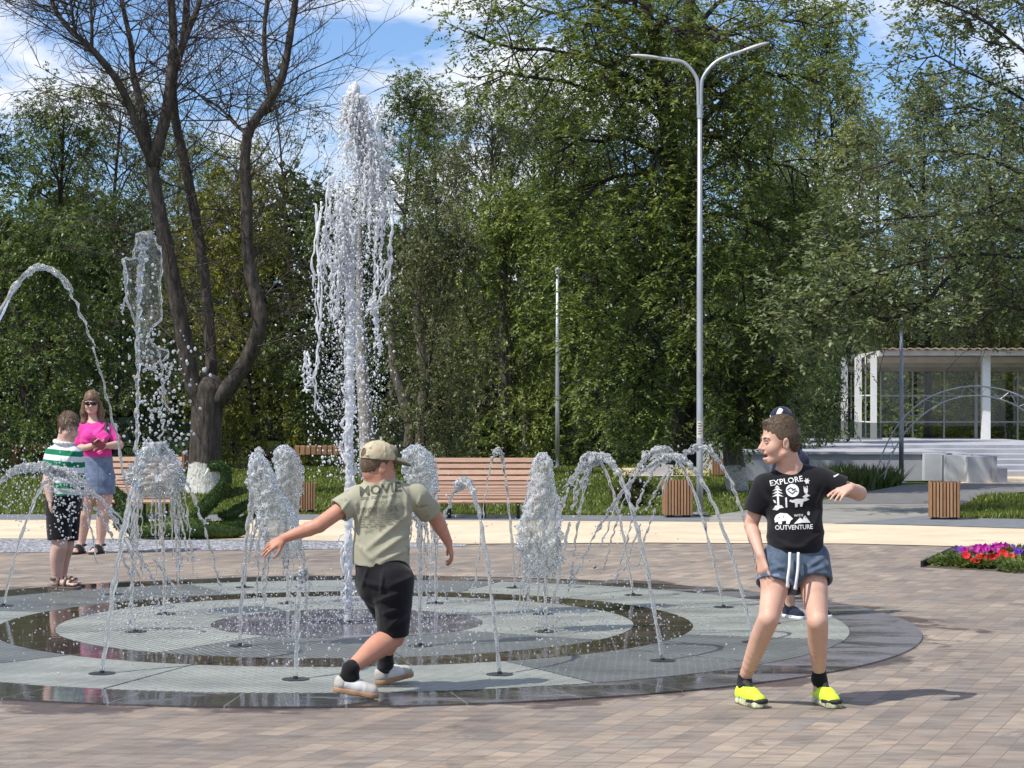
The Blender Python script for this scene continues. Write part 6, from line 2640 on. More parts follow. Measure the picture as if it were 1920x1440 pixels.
# shorts
b = Sdf()
b.cap(q(1490, 1030), q(1491, 1062), .128, .146, .03, 1.3)
cl = []
for (h_, k_, a_), t_, rr_ in zip(lg, (.42, .34), (.094, .096)):
    n_ = nrm(k_ - h_)
    e_ = h_ + (k_ - h_) * t_
    b.cap(h_ + [0, 0, .02], e_ + n_ * .06, rr_ - .002, rr_ + .006, .02, 1, 'u', (e_, n_))
for (h_, k_, a_), t_ in zip(lg, (.42, .34)):
    n_ = nrm(k_ - h_)
    e_ = h_ + (k_ - h_) * t_
    b.cap(e_ - n_ * .03, e_ + n_ * .05, .078, .090, .004, 1, 'd')
b.build('shorts', M['denim'], pB, .0048, folds([(1440, 1048, 1475, 1066, .010, 5), (1545, 1046, 1512, 1068, .010, 5), (1430, 1070, 1470, 1060, .008, 5), (1550, 1062, 1510, 1078, .008, 5), (1489, 1042, 1489, 1085, .009, 4), (1445, 1040, 1432, 1078, .006, 4), (1540, 1040, 1552, 1070, .006, 4)], wrinkle(8, .0025, 34)))
for (h_, k_, a_), t_ in zip(lg, (.42, .34)):
    n_ = nrm(k_ - h_)
    e_ = h_ + (k_ - h_) * t_
    bb = Sdf().cap(e_ - n_ * .020, e_ - n_ * .004, .099, .100, .01, 1, 'u', [(e_ - n_ * .001, n_), (e_ - n_ * .026, -n_)]).cap(e_ - n_ * .06, e_ + n_ * .06, .084, .090, .004, 1, 'd')
    bb.build('turn_up', M['denim_light'], bpy.data.objects['shorts'], .0045, wrinkle(9, .002, 40))
for pts in ([(1481, 1036, -.130), (1480, 1062, -.150), (1477, 1085, -.158), (1477, 1101, -.150)], [(1497, 1036, -.130), (1496, 1066, -.150), (1493, 1090, -.158), (1491, 1105, -.150)]):
    c_ = spline([q(*p) for p in pts], 16)
    MB().tube(c_, [.0072] * 13 + [.0085, .0095, .0095], 10).build('drawstring', M['white_cloth'], bpy.data.objects['shorts'], True, np.array(parent_world(bpy.data.objects['shorts']))).location = (0, 0, 0)
for i, ((h_, k_, a_), hp, fd) in enumerate(zip(lg, ((1386, 1316), (1533, 1316)), ((.40, -1), (.24, -1)))):
    hg = G(*hp)
    hg[1] = min(hg[1], a_[1] + .06)
    w_ = shoe(pB, hg, fd, .255, .094, 'neon', 'sole_pale', a_, 0, 'black_strap', 'black_strap', seed=3, rough_sole=.003, tongue='black_strap')
    Sdf().cap(a_ + [0, 0, .012], a_ - [0, 0, .03], .0355, .037, .01, 1, 'u', (a_ + [0, 0, .022], np.array([0, 0, 1.]))).cap(a_ - [0, 0, .03], w_(.062, 0, .075), .037, .036, .02).build('sock', M['sock'], pB, .0045, wrinkle(i, .0012, 60))

# ---------------------------------------------------------------- boy in the cap, seen from behind
D = 10.55
q, r = fr(D)
pA = person((q(715, 1050)[0], D, 0), 'running boy seen from behind in khaki cap, sage T-shirt and long black shorts')
RA = frame((.82, .52, -.16), (.12, 0, 1))
cA = q(708, 872, .0)
sA = .90
b = Sdf()
wA = add_head(b, cA, RA, sA, 'closed')
b.cap(wA(0, -.030, -.04), q(712, 900, .02), .050, .056, .03)
b.cap(q(712, 900, .02), q(718, 945, .0), .066, .10, .05)
b.cap(q(676, 930, .0), q(775, 925, .05), .050, .048, .03, 1.1)
b.cap(q(720, 945, .02), q(716, 1035, .0), .125, .110, .04, 1.4)
b.cap(q(716, 1035), q(718, 1085), .110, .125, .04, 1.2)
aL = [q(668, 934, .0), q(598, 985, -.10), q(533, 1009, -.08)]
arm(b, aL[0], aL[1], aL[2], (.044, .038, .037, .024))
add_hand(b, aL[2], q(494, 1031, -.06) - aL[2], (.1, .5, -.55), .150, 1, (.12, .22, .2), .16, .35)
aR = [q(781, 932, .05), q(817, 972, .17), q(840, 1016, .20)]
arm(b, aR[0], aR[1], aR[2], (.045, .039, .038, .024))
add_hand(b, aR[2], q(853, 1058, .22) - aR[2], (-.8, .1, -.3), .140, 1, (.30, .45, .35), .08, .75)
lgA = [(q(738, 1090, -.06), q(737, 1194, -.02), q(657, 1254, -.25)), (q(702, 1088, .08), q(744, 1178, .22), q(722, 1230, .23))]
for h_, k_, a_ in lgA:
    leg(b, h_, k_, a_, (.082, .070, .058, .061, .050, .032), (-.012, -.008, 0))
    b.cap(a_, a_ + np.array([.012, 0, -.045]), .033, .030, .02)
b.build('body', M['skin_tan'], pA, .0048)
bodyA = bpy.context.scene.objects
face_parts(pA, wA, RA, sA, 'iris_dark', 'hair_brown', 'lip', 'closed', lids=False)
hair_cap(pA, cA, RA, sA, M['hair_brown'], 12, 0.0, .004, .002, h=.005)
# cap
b = Sdf()
b.ell(cA + RA @ (np.array([0, -.008, .040]) * sA), np.array([.088, .110, .102]) * sA, RA)
p0, nn = wA(0, 0, .036), RA @ nrm((0, .10, -1.0))
cap_cut = lambda X, Y, Z: (X - p0[0]) * nn[0] + (Y - p0[1]) * nn[1] + (Z - p0[2]) * nn[2]
b.ell(cA + RA @ (np.array([0, -.008, .036]) * sA), np.array([.078, .100, .092]) * sA, RA, .004, 'd')
b.ell(wA(0, -.115, .058), np.array([.032, .03, .026]) * sA, RA, .004, 'd')
for an in (0, 60, 120):
    a_ = math.radians(an)
    pts = [cA + RA @ (np.array([.089 * math.cos(a_) * math.cos(t), -.008 + .111 * math.sin(a_) * math.cos(t), .040 + .103 * math.sin(t)]) * sA) for t in np.linspace(.05, math.pi - .05, 14)]
    b.chain(pts, [.0028] * 14, .003)
b.cap(wA(-.0, -.118, .046), wA(.05, -.10, .046), .006, .006, .004)
oc = b.build('cap', M['cap_canvas'], pA, .0042, wrinkle(21, .0016, 60), [cap_cut])
b = Sdf()
b.ell(wA(0, .125, .040), np.array([.080, .085, .024]) * sA, RA @ np.array(Matrix.Rotation(-.18, 3, 'X')))
b.ell(wA(0, .125, .026), np.array([.078, .083, .022]) * sA, RA @ np.array(Matrix.Rotation(-.18, 3, 'X')), .003, 'd')
b.build('brim', M['cap_olive'], oc, .0042)
b = Sdf()
b.ell(wA(0, .070, .088), np.array([.050, .040, .042]) * sA, RA)
b.build('front_patch', M['cap_olive'], oc, .0045)
Sdf().ell(wA(0, .012, .140), np.array([.008, .008, .005]) * sA, RA).build('button', M['cap_canvas'], oc, .003)
Sdf().cap(wA(-.075, -.06, -.0), wA(-.060, -.045, -.075), .0042, .0042, .003).build('strap', M['black_strap'], oc, .003)
# shirt
b = Sdf()
b.cap(q(672, 934, .0), q(778, 928, .05), .062, .060, .04, 1.1)
b.cap(q(720, 948, .02), q(714, 1030, .0), .150, .138, .04, 1.35)
b.cap(q(714, 1030), q(716, 1085), .138, .156, .04, 1.25)
b.cap(q(712, 908, .02), q(717, 945, .02), .074, .122, .04)
nL = nrm(aL[1] - aL[0])
eL = aL[0] + nL * .118
b.cap(aL[0], eL + nL * .05, .062, .074, .03, 1, 'u', (eL, nL))
nR = nrm(aR[1] - aR[0])
eR = aR[0] + nR * .135
b.cap(aR[0], eR + nR * .05, .063, .072, .03, 1, 'u', (eR, nR))
b.cap(eL - nL * .03, eL + nL * .06, .050, .062, .004, 1, 'd')
b.cap(eR - nR * .03, eR + nR * .06, .050, .060, .004, 1, 'd')
b.cap(q(711, 903, .02), q(713, 915, .02), .072, .085, .03)
b.cap(q(710, 876, .0), q(713, 876, .09), .062, .062, .006, 1, 'd')
hz = q(0, 1062)[2]
xA = q(715, 0)[0]
osh = b.build('shirt', M['sage_cotton'], pA, .0048, folds([(722, 898, 690, 968, .012, 4.5), (744, 908, 728, 958, .010, 4), (764, 918, 768, 985, .013, 5.5), (670, 945, 674, 1010, .012, 5), (765, 968, 690, 1030, .014, 6), (768, 1000, 700, 1048, .013, 6), (690, 925, 672, 985, .009, 4), (768, 1030, 715, 1056, .011, 5), (708, 935, 698, 962, .008, 4), (655, 940, 640, 962, .008, 4), (790, 930, 784, 955, .008, 4), (672, 1020, 700, 1052, .009, 5)], wrinkle(15, .0026, 24, (1.2, 1, .6))), [lambda X, Y, Z: hz - .08 * (X - xA) - Z - .05 * (X - xA) * 0 + .10 * (Y - D) * 0])
bv = bvh_of('shirt')
O = q(710, 948, -.16)
S = [moved(tm('MOVIE', .066, .0, 1.0, .0016, 1.12), .001, .078, 1, math.radians(7))]
ring_ = [q(712, 897, .02) + np.array([.066 * math.cos(a), .064 * math.sin(a), -.016 * math.sin(a) * 1.0 + .004]) for a in np.linspace(0, TAU, 20)]
Sdf().chain(ring_, [.0095] * 20, .008).build('collar', M['sage_cotton'], osh, .0045)
prA = project_print('print', S, O, (1, 0, 0), (0, 0, 1), (0, -1, 0), bv, M['dark_print'], osh, .003)
S = [moved(tm('WORK', .030, 0, 1.05), .020, .012, 1, math.radians(6)), moved(tm('WONDERS', .040, 0, 1.0), -.005, -.024, 1, math.radians(4))]
rg = np.random.default_rng(4)
for i, y in enumerate((.044, .036, -.056, -.068, -.080, -.094, -.106)):
    x = -.10
    while x < .09:
        l_ = rg.uniform(.014, .045)
        S.append(moved(poly2([(0, 0), (l_, 0), (l_, .0042), (0, .0042)]), x, y + x * .09, 1, .08))
        x += l_ + rg.uniform(.006, .022)
project_print('small_print', S, O, (1, 0, 0), (0, 0, 1), (0, -1, 0), bv, M['grey_print'], osh, .0032)
# shorts
b = Sdf()
b.cap(q(716, 1062, .0), q(720, 1088, .0), .138, .152, .03, 1.15)
for (h_, k_, a_), t_, r0, r1 in zip(lgA, (.97, .95), (.108, .104), (.080, .078)):
    n_ = nrm(k_ - h_)
    e_ = h_ + (k_ - h_) * t_
    b.cap(h_, e_ + n_ * .04, r0, r1, .03, 1, 'u', (e_, n_))
for (h_, k_, a_), t_ in zip(lgA, (.97, .95)):
    n_ = nrm(k_ - h_)
    e_ = h_ + (k_ - h_) * t_
    b.cap(e_ - n_ * .02, e_ + n_ * .06, .066, .072, .004, 1, 'd')
b.build('shorts', M['black_shorts'], pA, .0048, folds([(672, 1085, 720, 1100, .012, 6), (706, 1125, 750, 1110, .012, 5), (772, 1085, 735, 1100, .010, 6), (712, 1150, 755, 1140, .009, 5), (765, 1150, 728, 1180, .010, 6), (720, 1072, 716, 1110, .009, 4), (690, 1066, 680, 1100, .008, 4)], wrinkle(18, .003, 26)))
# shoes
hg = P(624, 1300, 10.31)
w1 = shoe(pA, hg, (1, -.04), .235, .086, 'shoe_white', 'gum', 1, .16, 'white_cloth', None, zl=.050, seed=1)
hg2 = P(706, 1284, 10.80)
w2 = shoe(pA, hg2, (.80, .62), .235, .086, 'shoe_white', 'gum', 1, -.14, 'white_cloth', None, zl=.012, seed=2)
for (h_, k_, a_), w_ in zip(lgA, (w1, w2)):
    n_ = nrm(k_ - a_)
    Sdf().cap(a_ + n_ * .04, a_, .0400, .0375, .01, 1, 'u', (a_ + n_ * .030, n_)).cap(a_, a_ + np.array([.012, 0, -.045]), .0375, .036, .01).cap(a_, w_(.052, 0, .055), .0375, .036, .02).build('sock', M['sock'], pA, .0045, wrinkle(3, .0012, 60))

# ---------------------------------------------------------------- striped-shirt boy
D = 16.6
q, r = (lambda x, y, dz=0.0: P(x - 4, y, 16.6 + dz)), (lambda x: x / F * 16.6)
pD = person((q(120, 1000)[0], D, 0), 'boy in green and white striped polo and black shorts looking down')
RD = frame((.68, -.68, -.32), (-.1, 0, 1))
cD = q(132, 803, 0)
sD = .96
b = Sdf()
wD = add_head(b, cD, RD, sD, 'closed', .8, 1.15)
b.cap(wD(0, -.028, -.045), q(122, 838, .0), .055, .062, .03)
tw = np.array([.78, -.50, 0])           # chest direction
b.cap(q(110, 855, .04), q(140, 852, -.02), .058, .055, .03)
b.ell(q(124, 872), (.130, .150, .150), None, .05)
b.ell(q(127, 902), (.142, .160, .130), None, .05)
b.ell(q(124, 935), (.130, .145, .110), None, .04)
aN = [q(103, 852, -.05), q(93, 902, -.12), q(98, 936, -.16)]
arm(b, aN[0], aN[1], aN[2], (.048, .041, .039, .027))
add_hand(b, aN[2], (.05, -.1, -1), (.8, .3, 0), .135, -1, (.22, .35, .3), .06, .4)
aF = [q(146, 852, .10), q(152, 895, .14), q(156, 930, .10)]
arm(b, aF[0], aF[1], aF[2], (.046, .039, .038, .026))
add_hand(b, aF[2], (.1, 0, -1), (-.5, -.5, 0), .135, -1, (.22, .35, .3), .06, .4)
lgD = [(q(113, 945, -.06), q(116, 1025, -.09), q(111, 1088, -.04)), (q(132, 945, .08), q(128, 1025, .10), q(119, 1086, .14))]
for h_, k_, a_ in lgD:
    leg(b, h_, k_, a_, (.088, .076, .062, .060, .052, .036), (-.014, .006, 0))
for (h_, k_, a_) in lgD:
    g = np.array([a_[0], a_[1], .052])
    b.cap(a_, g + [.0, 0, .01], .037, .037, .02)
    b.cap(g + [-.015, 0, 0], g + [.115, -.04, -.004], .034, .030, .02)
    for j in range(5):
        o_ = np.array([.012, .034, 0]) * (j - 2) * .55
        b.cap(g + [.115, -.04, -.004] + o_, g + [.168 - .005 * j, -.058, -.012] + o_ * 1.1, .013, .010, .003)
b.build('body', M['skin_pale'], pD, .006)
face_parts(pD, wD, RD, sD, 'iris_dark', 'hair_brown', 'lip', 'closed', lids=True)
hair_cap(pD, cD, RD, sD, M['hair_light'], 13, 0.0, .013, .004, h=.005, tufts=2200, flow=(.1, 1.0, -.55), tlen=.034, twid=.0022, top=.008)
b = Sdf()
b.cap(q(108, 855, .04), q(140, 852, -.02), .074, .070, .04)
b.cap(q(123, 836), q(124, 860), .075, .12, .04)
b.ell(q(124, 872), (.150, .168, .160), None, .05)
b.ell(q(128, 903), (.160, .176, .140), None, .05)
b.ell(q(127, 935), (.150, .165, .130), None, .05)
nN = nrm(aN[1] - aN[0])
eN = aN[0] + nN * .16
b.cap(aN[0], eN + nN * .05, .068, .076, .03, 1, 'u', (eN, nN))
b.cap(eN - nN * .03, eN + nN * .06, .054, .066, .004, 1, 'd')
b.cap(aF[0], aF[0] * .45 + aF[1] * .55, .064, .066, .03)
b.cap(q(124, 828, -.02) + [.03, -.05, .03], q(122, 826, .06), .062, .062, .006, 1, 'd')
hz = q(0, 929)[2]
osh = b.build('shirt', M['stripes'], pD, .006, folds([(105, 862, 118, 890, .013, 4), (100, 888, 122, 900, .012, 4), (150, 880, 135, 905, .010, 4), (112, 915, 150, 920, .011, 4), (105, 905, 130, 925, .010, 4), (140, 845, 128, 862, .009, 3.5)], wrinkle(25, .003, 24)), [lambda X, Y, Z: hz - Z])
cp_ = [q(124, 829) + np.array([.072 * math.cos(a), -.01 + .078 * math.sin(a), .012 * math.sin(a - 1.0)]) for a in np.linspace(0, TAU, 18)]
Sdf().chain(cp_, [.014] * 18, .008).build('collar', M['white_cloth'], osh, .005)
project_print('chest_mark', [moved(tm('NB', .026, .2, .8), 0, 0)], q(126, 847, -.2), (1, 0, 0), (0, 0, 1), (0, -1, 0), bvh_of('shirt'), M['dark_print'], osh, .004)
b = Sdf()
b.ell(q(124, 938), (.146, .158, .120), None, .04)
for (h_, k_, a_), t_ in zip(lgD, (.84, .84)):
    n_ = nrm(k_ - h_)
    e_ = h_ + (k_ - h_) * t_
    b.cap(h_, e_ + n_ * .05, .108, .096, .03, 1, 'u', (e_, n_))
    b.cap(e_ - n_ * .03, e_ + n_ * .06, .076, .084, .004, 1, 'd')
b.build('shorts', M['black_shorts'], pD, .006, wrinkle(28, .004, 26))
for (h_, k_, a_) in lgD:
    g = np.array([a_[0], a_[1], 0])
    b = Sdf().cap(g + [-.035, .005, .016], g + [.16, -.06, .014], .044, .050, .02)
    b2 = [lambda X, Y, Z: Z - .026, lambda X, Y, Z: .003 - Z]
    os_ = b.build('sandal', M['sandal'], pD, .005, None, b2)
    b = Sdf()
    for x0, zz, rr_ in ((.03, .085, .046), (.085, .072, .044), (.125, .060, .044)):
        cx_ = a_ * [1, 1, 0] + np.array([x0, -.36 * x0, 0])
        pts = [cx_ + np.array([.36 * rr_ * math.cos(t) * .9, rr_ * math.cos(t) * .9, .016 + (zz - .0) * math.sin(t) * .95]) for t in np.linspace(0, math.pi, 9)]
        b.chain(pts, [.0105] * 9, .006)
    pts = [np.array([a_[0] - .035 * math.sin(t) - .01, a_[1] + .045 * math.cos(t), .085]) for t in np.linspace(0, math.pi, 8)]
    b.chain(pts, [.011] * 8, .006)
    b.build('strap', M['sandal'], os_, .005)

# ---------------------------------------------------------------- woman in pink
D = 20.5
q, r = fr(D)
pC = person((q(178, 1000)[0], D, 0), 'woman in pink top, denim skirt and sunglasses holding a maroon phone case')
RC = frame((.10, -1, -.04), (0, 0, 1))
cC = q(172, 757, 0)
sC = .96
b = Sdf()
wC = add_head(b, cC, RC, sC, 'closed', .85, 1.05)
b.cap(wC(0, -.025, -.045), q(175, 794, .02), .048, .054, .03)
b.cap(q(159, 803, .02), q(195, 803, .02), .058, .058, .03)
b.cap(q(178, 812, .02), q(180, 852, .0), .135, .125, .04, 1.25)
b.cap(q(180, 852), q(182, 892), .125, .165, .04, 1.25)
for x in (166, 190):
    b.ell(q(x, 820, -.09), (.072, .065, .065), None, .04)
aL = [q(153, 805, .02), q(145, 842, .03), q(173, 836, -.22)]
arm(b, aL[0], aL[1], aL[2], (.050, .043, .041, .028))
add_hand(b, aL[2], (.9, -.1, .15), (.2, .3, .9), .15, 1, (.35, .5, .4), .05, .6, .008)
aR = [q(201, 805, .02), q(223, 834, .0), q(200, 836, -.20)]
arm(b, aR[0], aR[1], aR[2], (.052, .046, .043, .028))
add_hand(b, aR[2], (-.9, -.15, -.05), (-.1, .3, -.9), .15, 1, (.3, .45, .35), .06, .6, .008)
lgC = [(q(168, 905, 0), q(159, 965, -.02), q(152, 1022, .02)), (q(197, 905, 0), q(193, 965, -.02), q(188, 1020, .02))]
for h_, k_, a_ in lgC:
    leg(b, h_, k_, a_, (.096, .082, .062, .060, .050, .034))
    b.cap(a_, a_ + [-.01, -.03, -.045], .036, .036, .02)
    g = np.array([a_[0], a_[1], .034])
    b.cap(g + [0, .03, 0], g + [-.035, -.13, -.004], .034, .033, .02)
    for j in range(5):
        b.cap(g + [-.035 + (j - 2) * .012, -.13, -.004], g + [-.045 + (j - 2) * .019, -.172 + .006 * abs(j - 1), -.008], .011, .0095, .003)
b.build('body', M['skin_pale'], pC, .006)
face_parts(pC, wC, RC, sC, 'iris_dark', 'hair_long', 'lip', 'closed', lids=False)
lw = lambda y: np.interp(y, [-.12, .0, .03, .05, .075, .11], [-.14, -.12, .0, .022, .036, .040])
ha = hair_cap(pC, cC, RC, sC, M['hair_long'], 14, 0.0, .013, .004, line=lw, h=.006, top=.006)
b = Sdf()
for sg, x0, x1, x2 in ((-1, -.076, -.092, -.085), (1, .074, .080, .070)):
    b.chain([cC + RC @ np.array([x0, .0, .02]), cC + RC @ np.array([x1, -.004, -.09]), cC + RC @ np.array([x2 * 1.08, .010, -.19]), cC + RC @ np.array([x2 * 1.1, .03 if sg < 0 else -.03, -.25])], [.026, .036, .034, .016], .03, 1.0)
b.chain([cC + RC @ np.array([0, -.095, .02]), cC + RC @ np.array([0, -.10, -.10]), cC + RC @ np.array([0, -.10, -.20])], [.07, .075, .05], .04)
b.build('long_hair', M['hair_long'], ha, .006, wrinkle(31, .006, 90, (1, 1, .12)))
b = Sdf()
for sg in (-1, 1):
    b.ell(wC(sg * .034, .094, .006), np.array([.030, .012, .021]) * sC, RC)
    b.cap(wC(sg * .060, .085, .014), wC(sg * .079, .0, .010), .004, .003, .004)
b.cap(wC(-.014, .104, .010), wC(.014, .104, .010), .006, .006, .006)
b.cap(wC(-.062, .086, .018), wC(.062, .086, .018), .0048, None, .004)
b.build('sunglasses', M['lens'], pC, .0038)
b = Sdf()
b.cap(q(157, 806, .02), q(197, 806, .02), .074, .074, .04)
b.cap(q(178, 815, .02), q(180, 845, .0), .155, .145, .04, 1.25)
b.cap(q(180, 845), q(181, 875), .145, .172, .04, 1.25)
for x in (166, 190):
    b.ell(q(x, 820, -.10), (.080, .072, .070), None, .05)
for (a0, a1), t_, sd in (((aL[0], aL[1]), .80, 1), ((aR[0], aR[1]), .80, -1)):
    n_ = nrm(a1 - a0)
    e_ = a0 + (a1 - a0) * t_
    b.cap(a0 + [.02 * sd, 0, 0], e_ + n_ * .05, .068, .072, .03, 1, 'u', (e_, n_))
    b.cap(e_ - n_ * .03, e_ + n_ * .06, .056, .064, .004, 1, 'd')
b.cap(q(175, 784, -.02) + [0, -.05, .01], q(175, 784, .08), .058, .058, .006, 1, 'd')
hz = q(0, 863)[2]
b.build('top', M['pink_cotton'], pC, .006, folds([(152, 826, 172, 832, .014, 4), (206, 818, 186, 830, .014, 4), (154, 846, 185, 852, .014, 4), (208, 842, 180, 858, .012, 4), (160, 800, 176, 814, .012, 3.5), (196, 798, 180, 814, .012, 3.5)], wrinkle(35, .003, 26, (.8, 1, 1.2))), [lambda X, Y, Z: hz - Z])
b = Sdf()
b.cap(q(181, 858), q(183, 900), .158, .176, .03, 1.2)
b.cap(q(183, 900), q(183, 935), .176, .184, .03, 1.2)
hz2, hz3 = q(0, 926)[2], q(0, 856)[2]
b.cap(q(183, 915), q(183, 950), .150, .165, .004, 1.2, 'd')
osk = b.build('skirt', M['denim_light'], pC, .006, wrinkle(38, .004, 22, (.4, 1, 1.6)), [lambda X, Y, Z: hz2 - Z, lambda X, Y, Z: Z - hz3])
Sdf().cap(q(184, 868, -.165), q(184, 920, -.168), .004, None, .003).build('seam', M['denim'], osk, .0045)
b = Sdf()
b.chain([q(201, 790, .10), q(199, 797, -.04), q(201, 815, -.09), q(205, 840, -.02), q(205, 846, .1)], [.020, .020, .020, .018, .018], .01)
obp = Sdf().cap(q(185, 812, .20), q(187, 850, .20), .11, .12, .04, 1.1).cap(q(214, 822, .08), q(213, 845, .08), .045, .05, .03).build('backpack', M['navy'], pC, .007)
b.build('shoulder_strap', M['black_strap'], obp, .006)
Sdf().cap(q(214, 798, .10), q(214, 826, .10), .032, .032, .01).build('bottle', M['white_cloth'], obp, .005)
Sdf().cap(q(214, 794, .10), q(214, 797, .10), .020, .020, .008).build('bottle_cap', M['navy'], obp, .004)
for (h_, k_, a_) in lgC:
    g = np.array([a_[0], a_[1], 0])
    os_ = Sdf().cap(g + [0, .045, .012], g + [-.04, -.155, .012], .042, .048, .02).build('sandal', M['black_strap'], pC, .005, None, [lambda X, Y, Z: Z - .022, lambda X, Y, Z: .003 - Z])
    b = Sdf()
    for y0, zz, rr_ in ((-.06, .072, .046), (-.11, .056, .048)):
        cx_ = g + np.array([-.24 * -y0, y0, 0])
        b.chain([cx_ + np.array([rr_ * math.cos(t), 0, .014 + zz * math.sin(t)]) for t in np.linspace(0, math.pi, 9)], [.012] * 9, .006)
    b.chain([np.array([a_[0] + .044 * math.cos(t), a_[1] + .012 + .044 * math.sin(t), .085]) for t in np.linspace(0, TAU, 12)], [.011] * 12, .006)
    b.build('strap', M['black_strap'], os_, .005)
ph = Sdf().cap(q(181, 829, -.27), q(190, 835, -.27), .030, .030, .008, 3.0)
oph = ph.build('phone_case', M['maroon'], None, .005) if False else None
b = MB()
R_ = np.array(Matrix.Rotation(.55, 3, 'Y'))
b.box((0, 0, 0), (.135, .014, .072), R_)
o = b.build('phone_case', M['maroon'], None)
o.location = q(185, 832, -.262)
bv_ = o.modifiers.new('bevel', 'BEVEL')
bv_.width = .006
bv_.segments = 2
tag(o, 'small maroon phone case held in both hands of the woman in pink', 'phone case')

# ---------------------------------------------------------------- child half hidden behind the laughing boy
D = 14.3
q, r = fr(D)
pE = person((q(1485, 1000)[0], D, 0), 'child in a navy and white cap almost hidden behind the laughing boy')
RE = frame((-.62, -.78, -.10), (0, 0, 1))
cE = q(1465, 797, 0)
sE = .92
b = Sdf()
wE = add_head(b, cE, RE, sE)
b.cap(wE(0, -.028, -.045), q(1474, 842, .02), .048, .055, .03)
b.cap(q(1474, 866, 0), q(1498, 860, 0), .048, .050, .03)
b.cap(q(1486, 878), q(1482, 960), .100, .100, .04, 1.2)
b.cap(q(1480, 960), q(1482, 985), .100, .115, .04, 1.1)
aL = [q(1462, 876, .0), q(1452, 918, .02), q(1442, 938, -.10)]
b.chain(aL, [.040, .034, .024], .02)
add_hand(b, aL[2], q(1430, 958, -.14) - aL[2], (.5, .4, .2), .125, -1, (.3, .4, .3), .08, .5)
aR = [q(1500, 864, .0), q(1508, 915, .04), q(1506, 950, -.02)]
b.chain(aR, [.040, .034, .024], .02)
add_hand(b, aR[2], (0, -.2, -1), (-.6, 0, 0), .125, 1, (.3, .4, .3), .06, .5)
lgE = [(q(1470, 990, -.03), q(1478, 1070, -.06), q(1481, 1136, .02)), (q(1500, 990, .04), q(1520, 1068, .02), q(1530, 1130, .10))]
for h_, k_, a_ in lgE:
    b.cap(h_, k_, .075, .052, .03)
    b.cap(k_, a_, .050, .032, .03)
    b.cap(a_, a_ - [0, 0, .06], .032, .03, .02)
b.build('body', M['skin'], pE, .0065)
face_parts(pE, wE, RE, sE, 'iris_dark', 'hair_dark', 'lip', lids=False)
hair_cap(pE, cE, RE, sE, M['hair_dark'], 15, 0.0, .008, .003, h=.007)
b = Sdf()
b.ell(cE + RE @ (np.array([0, -.008, .040]) * sE), np.array([.088, .110, .104]) * sE, RE)
p1, n1 = wE(0, 0, .040), RE @ nrm((0, .08, -1.0))
b.ell(cE + RE @ (np.array([0, -.008, .036]) * sE), np.array([.078, .100, .092]) * sE, RE, .004, 'd')
oc = b.build('cap', M['navy'], pE, .006, None, [lambda X, Y, Z: (X - p1[0]) * n1[0] + (Y - p1[1]) * n1[1] + (Z - p1[2]) * n1[2]])
b = Sdf().ell(wE(0, .125, .044), np.array([.080, .080, .024]) * sE, RE @ np.array(Matrix.Rotation(-.2, 3, 'X'))).ell(wE(0, .125, .030), np.array([.078, .078, .022]) * sE, RE @ np.array(Matrix.Rotation(-.2, 3, 'X')), None, 'd') if False else \
    Sdf().ell(wE(0, .125, .044), np.array([.080, .080, .020]) * sE, RE @ np.array(Matrix.Rotation(-.2, 3, 'X')))
b.build('brim', M['navy'], oc, .006)
b = Sdf()
b.ell(cE + RE @ (np.array([0, -.006, .041]) * sE), np.array([.0905, .1125, .1065]) * sE, RE)
pw = wE(-.030, .0, .0)
rw = RE[:, 0]
b.build('white_panel', M['white_cloth'], oc, .005, None, [lambda X, Y, Z: np.abs((X - pw[0]) * rw[0] + (Y - pw[1]) * rw[1] + (Z - pw[2]) * rw[2]) - .016, lambda X, Y, Z: (X - p1[0]) * n1[0] + (Y - p1[1]) * n1[1] + (Z - p1[2]) * n1[2] + .004, lambda X, Y, Z: -((X - cE[0]) * RE[0, 1] + (Y - cE[1]) * RE[1, 1] + (Z - cE[2]) * RE[2, 1]) + .03])
project_print('cap_mark', [moved(poly2([(-.012, -.006), (.012, .010), (.014, .004), (-.006, -.010)]), 0, 0)], wE(.05, .10, .085), RE[:, 0], RE[:, 2], nrm(RE @ np.array([.5, .75, .3])), bvh_of('cap'), M['white_print'], oc, .003)
b = Sdf()
b.cap(q(1476, 868, 0), q(1499, 860, 0), .060, .062, .04)
b.cap(q(1486, 878), q(1482, 985), .118, .128, .04, 1.15)
b.cap(aL[0], aL[0] * .4 + aL[1] * .6, .054, .056, .03)
b.cap(aR[0], aR[0] * .4 + aR[1] * .6, .054, .056, .03)
b.cap(q(1492, 840, .06), q(1486, 850, .08), .050, .055, .03)
hz5 = q(0, 988)[2]
b.build('shirt', M['navy'], pE, .007, wrinkle(45, .004, 26), [lambda X, Y, Z: hz5 - Z])
b = Sdf()
b.cap(q(1481, 978), q(1484, 1000), .122, .132, .03, 1.1)
for h_, k_, a_ in lgE:
    b.cap(h_, h_ * .2 + k_ * .8, .092, .080, .03)
b.build('shorts', M['black_shorts'], pE, .007, wrinkle(48, .004, 26))
for i, (h_, k_, a_) in enumerate(lgE):
    w_ = shoe(pE, np.array([a_[0] - .03, a_[1] + .05, 0]), (.45, -.9), .235, .088, 'navy', 'white_cloth', 1, 0, None, None, seed=5)
    Sdf().cap(a_ + [0, 0, .05], w_(.058, 0, .07), .036, .038, .02).build('sock', M['sock'], pE, .006)
# ================================================================ SWAN TOPIARY AND FLOWER BED


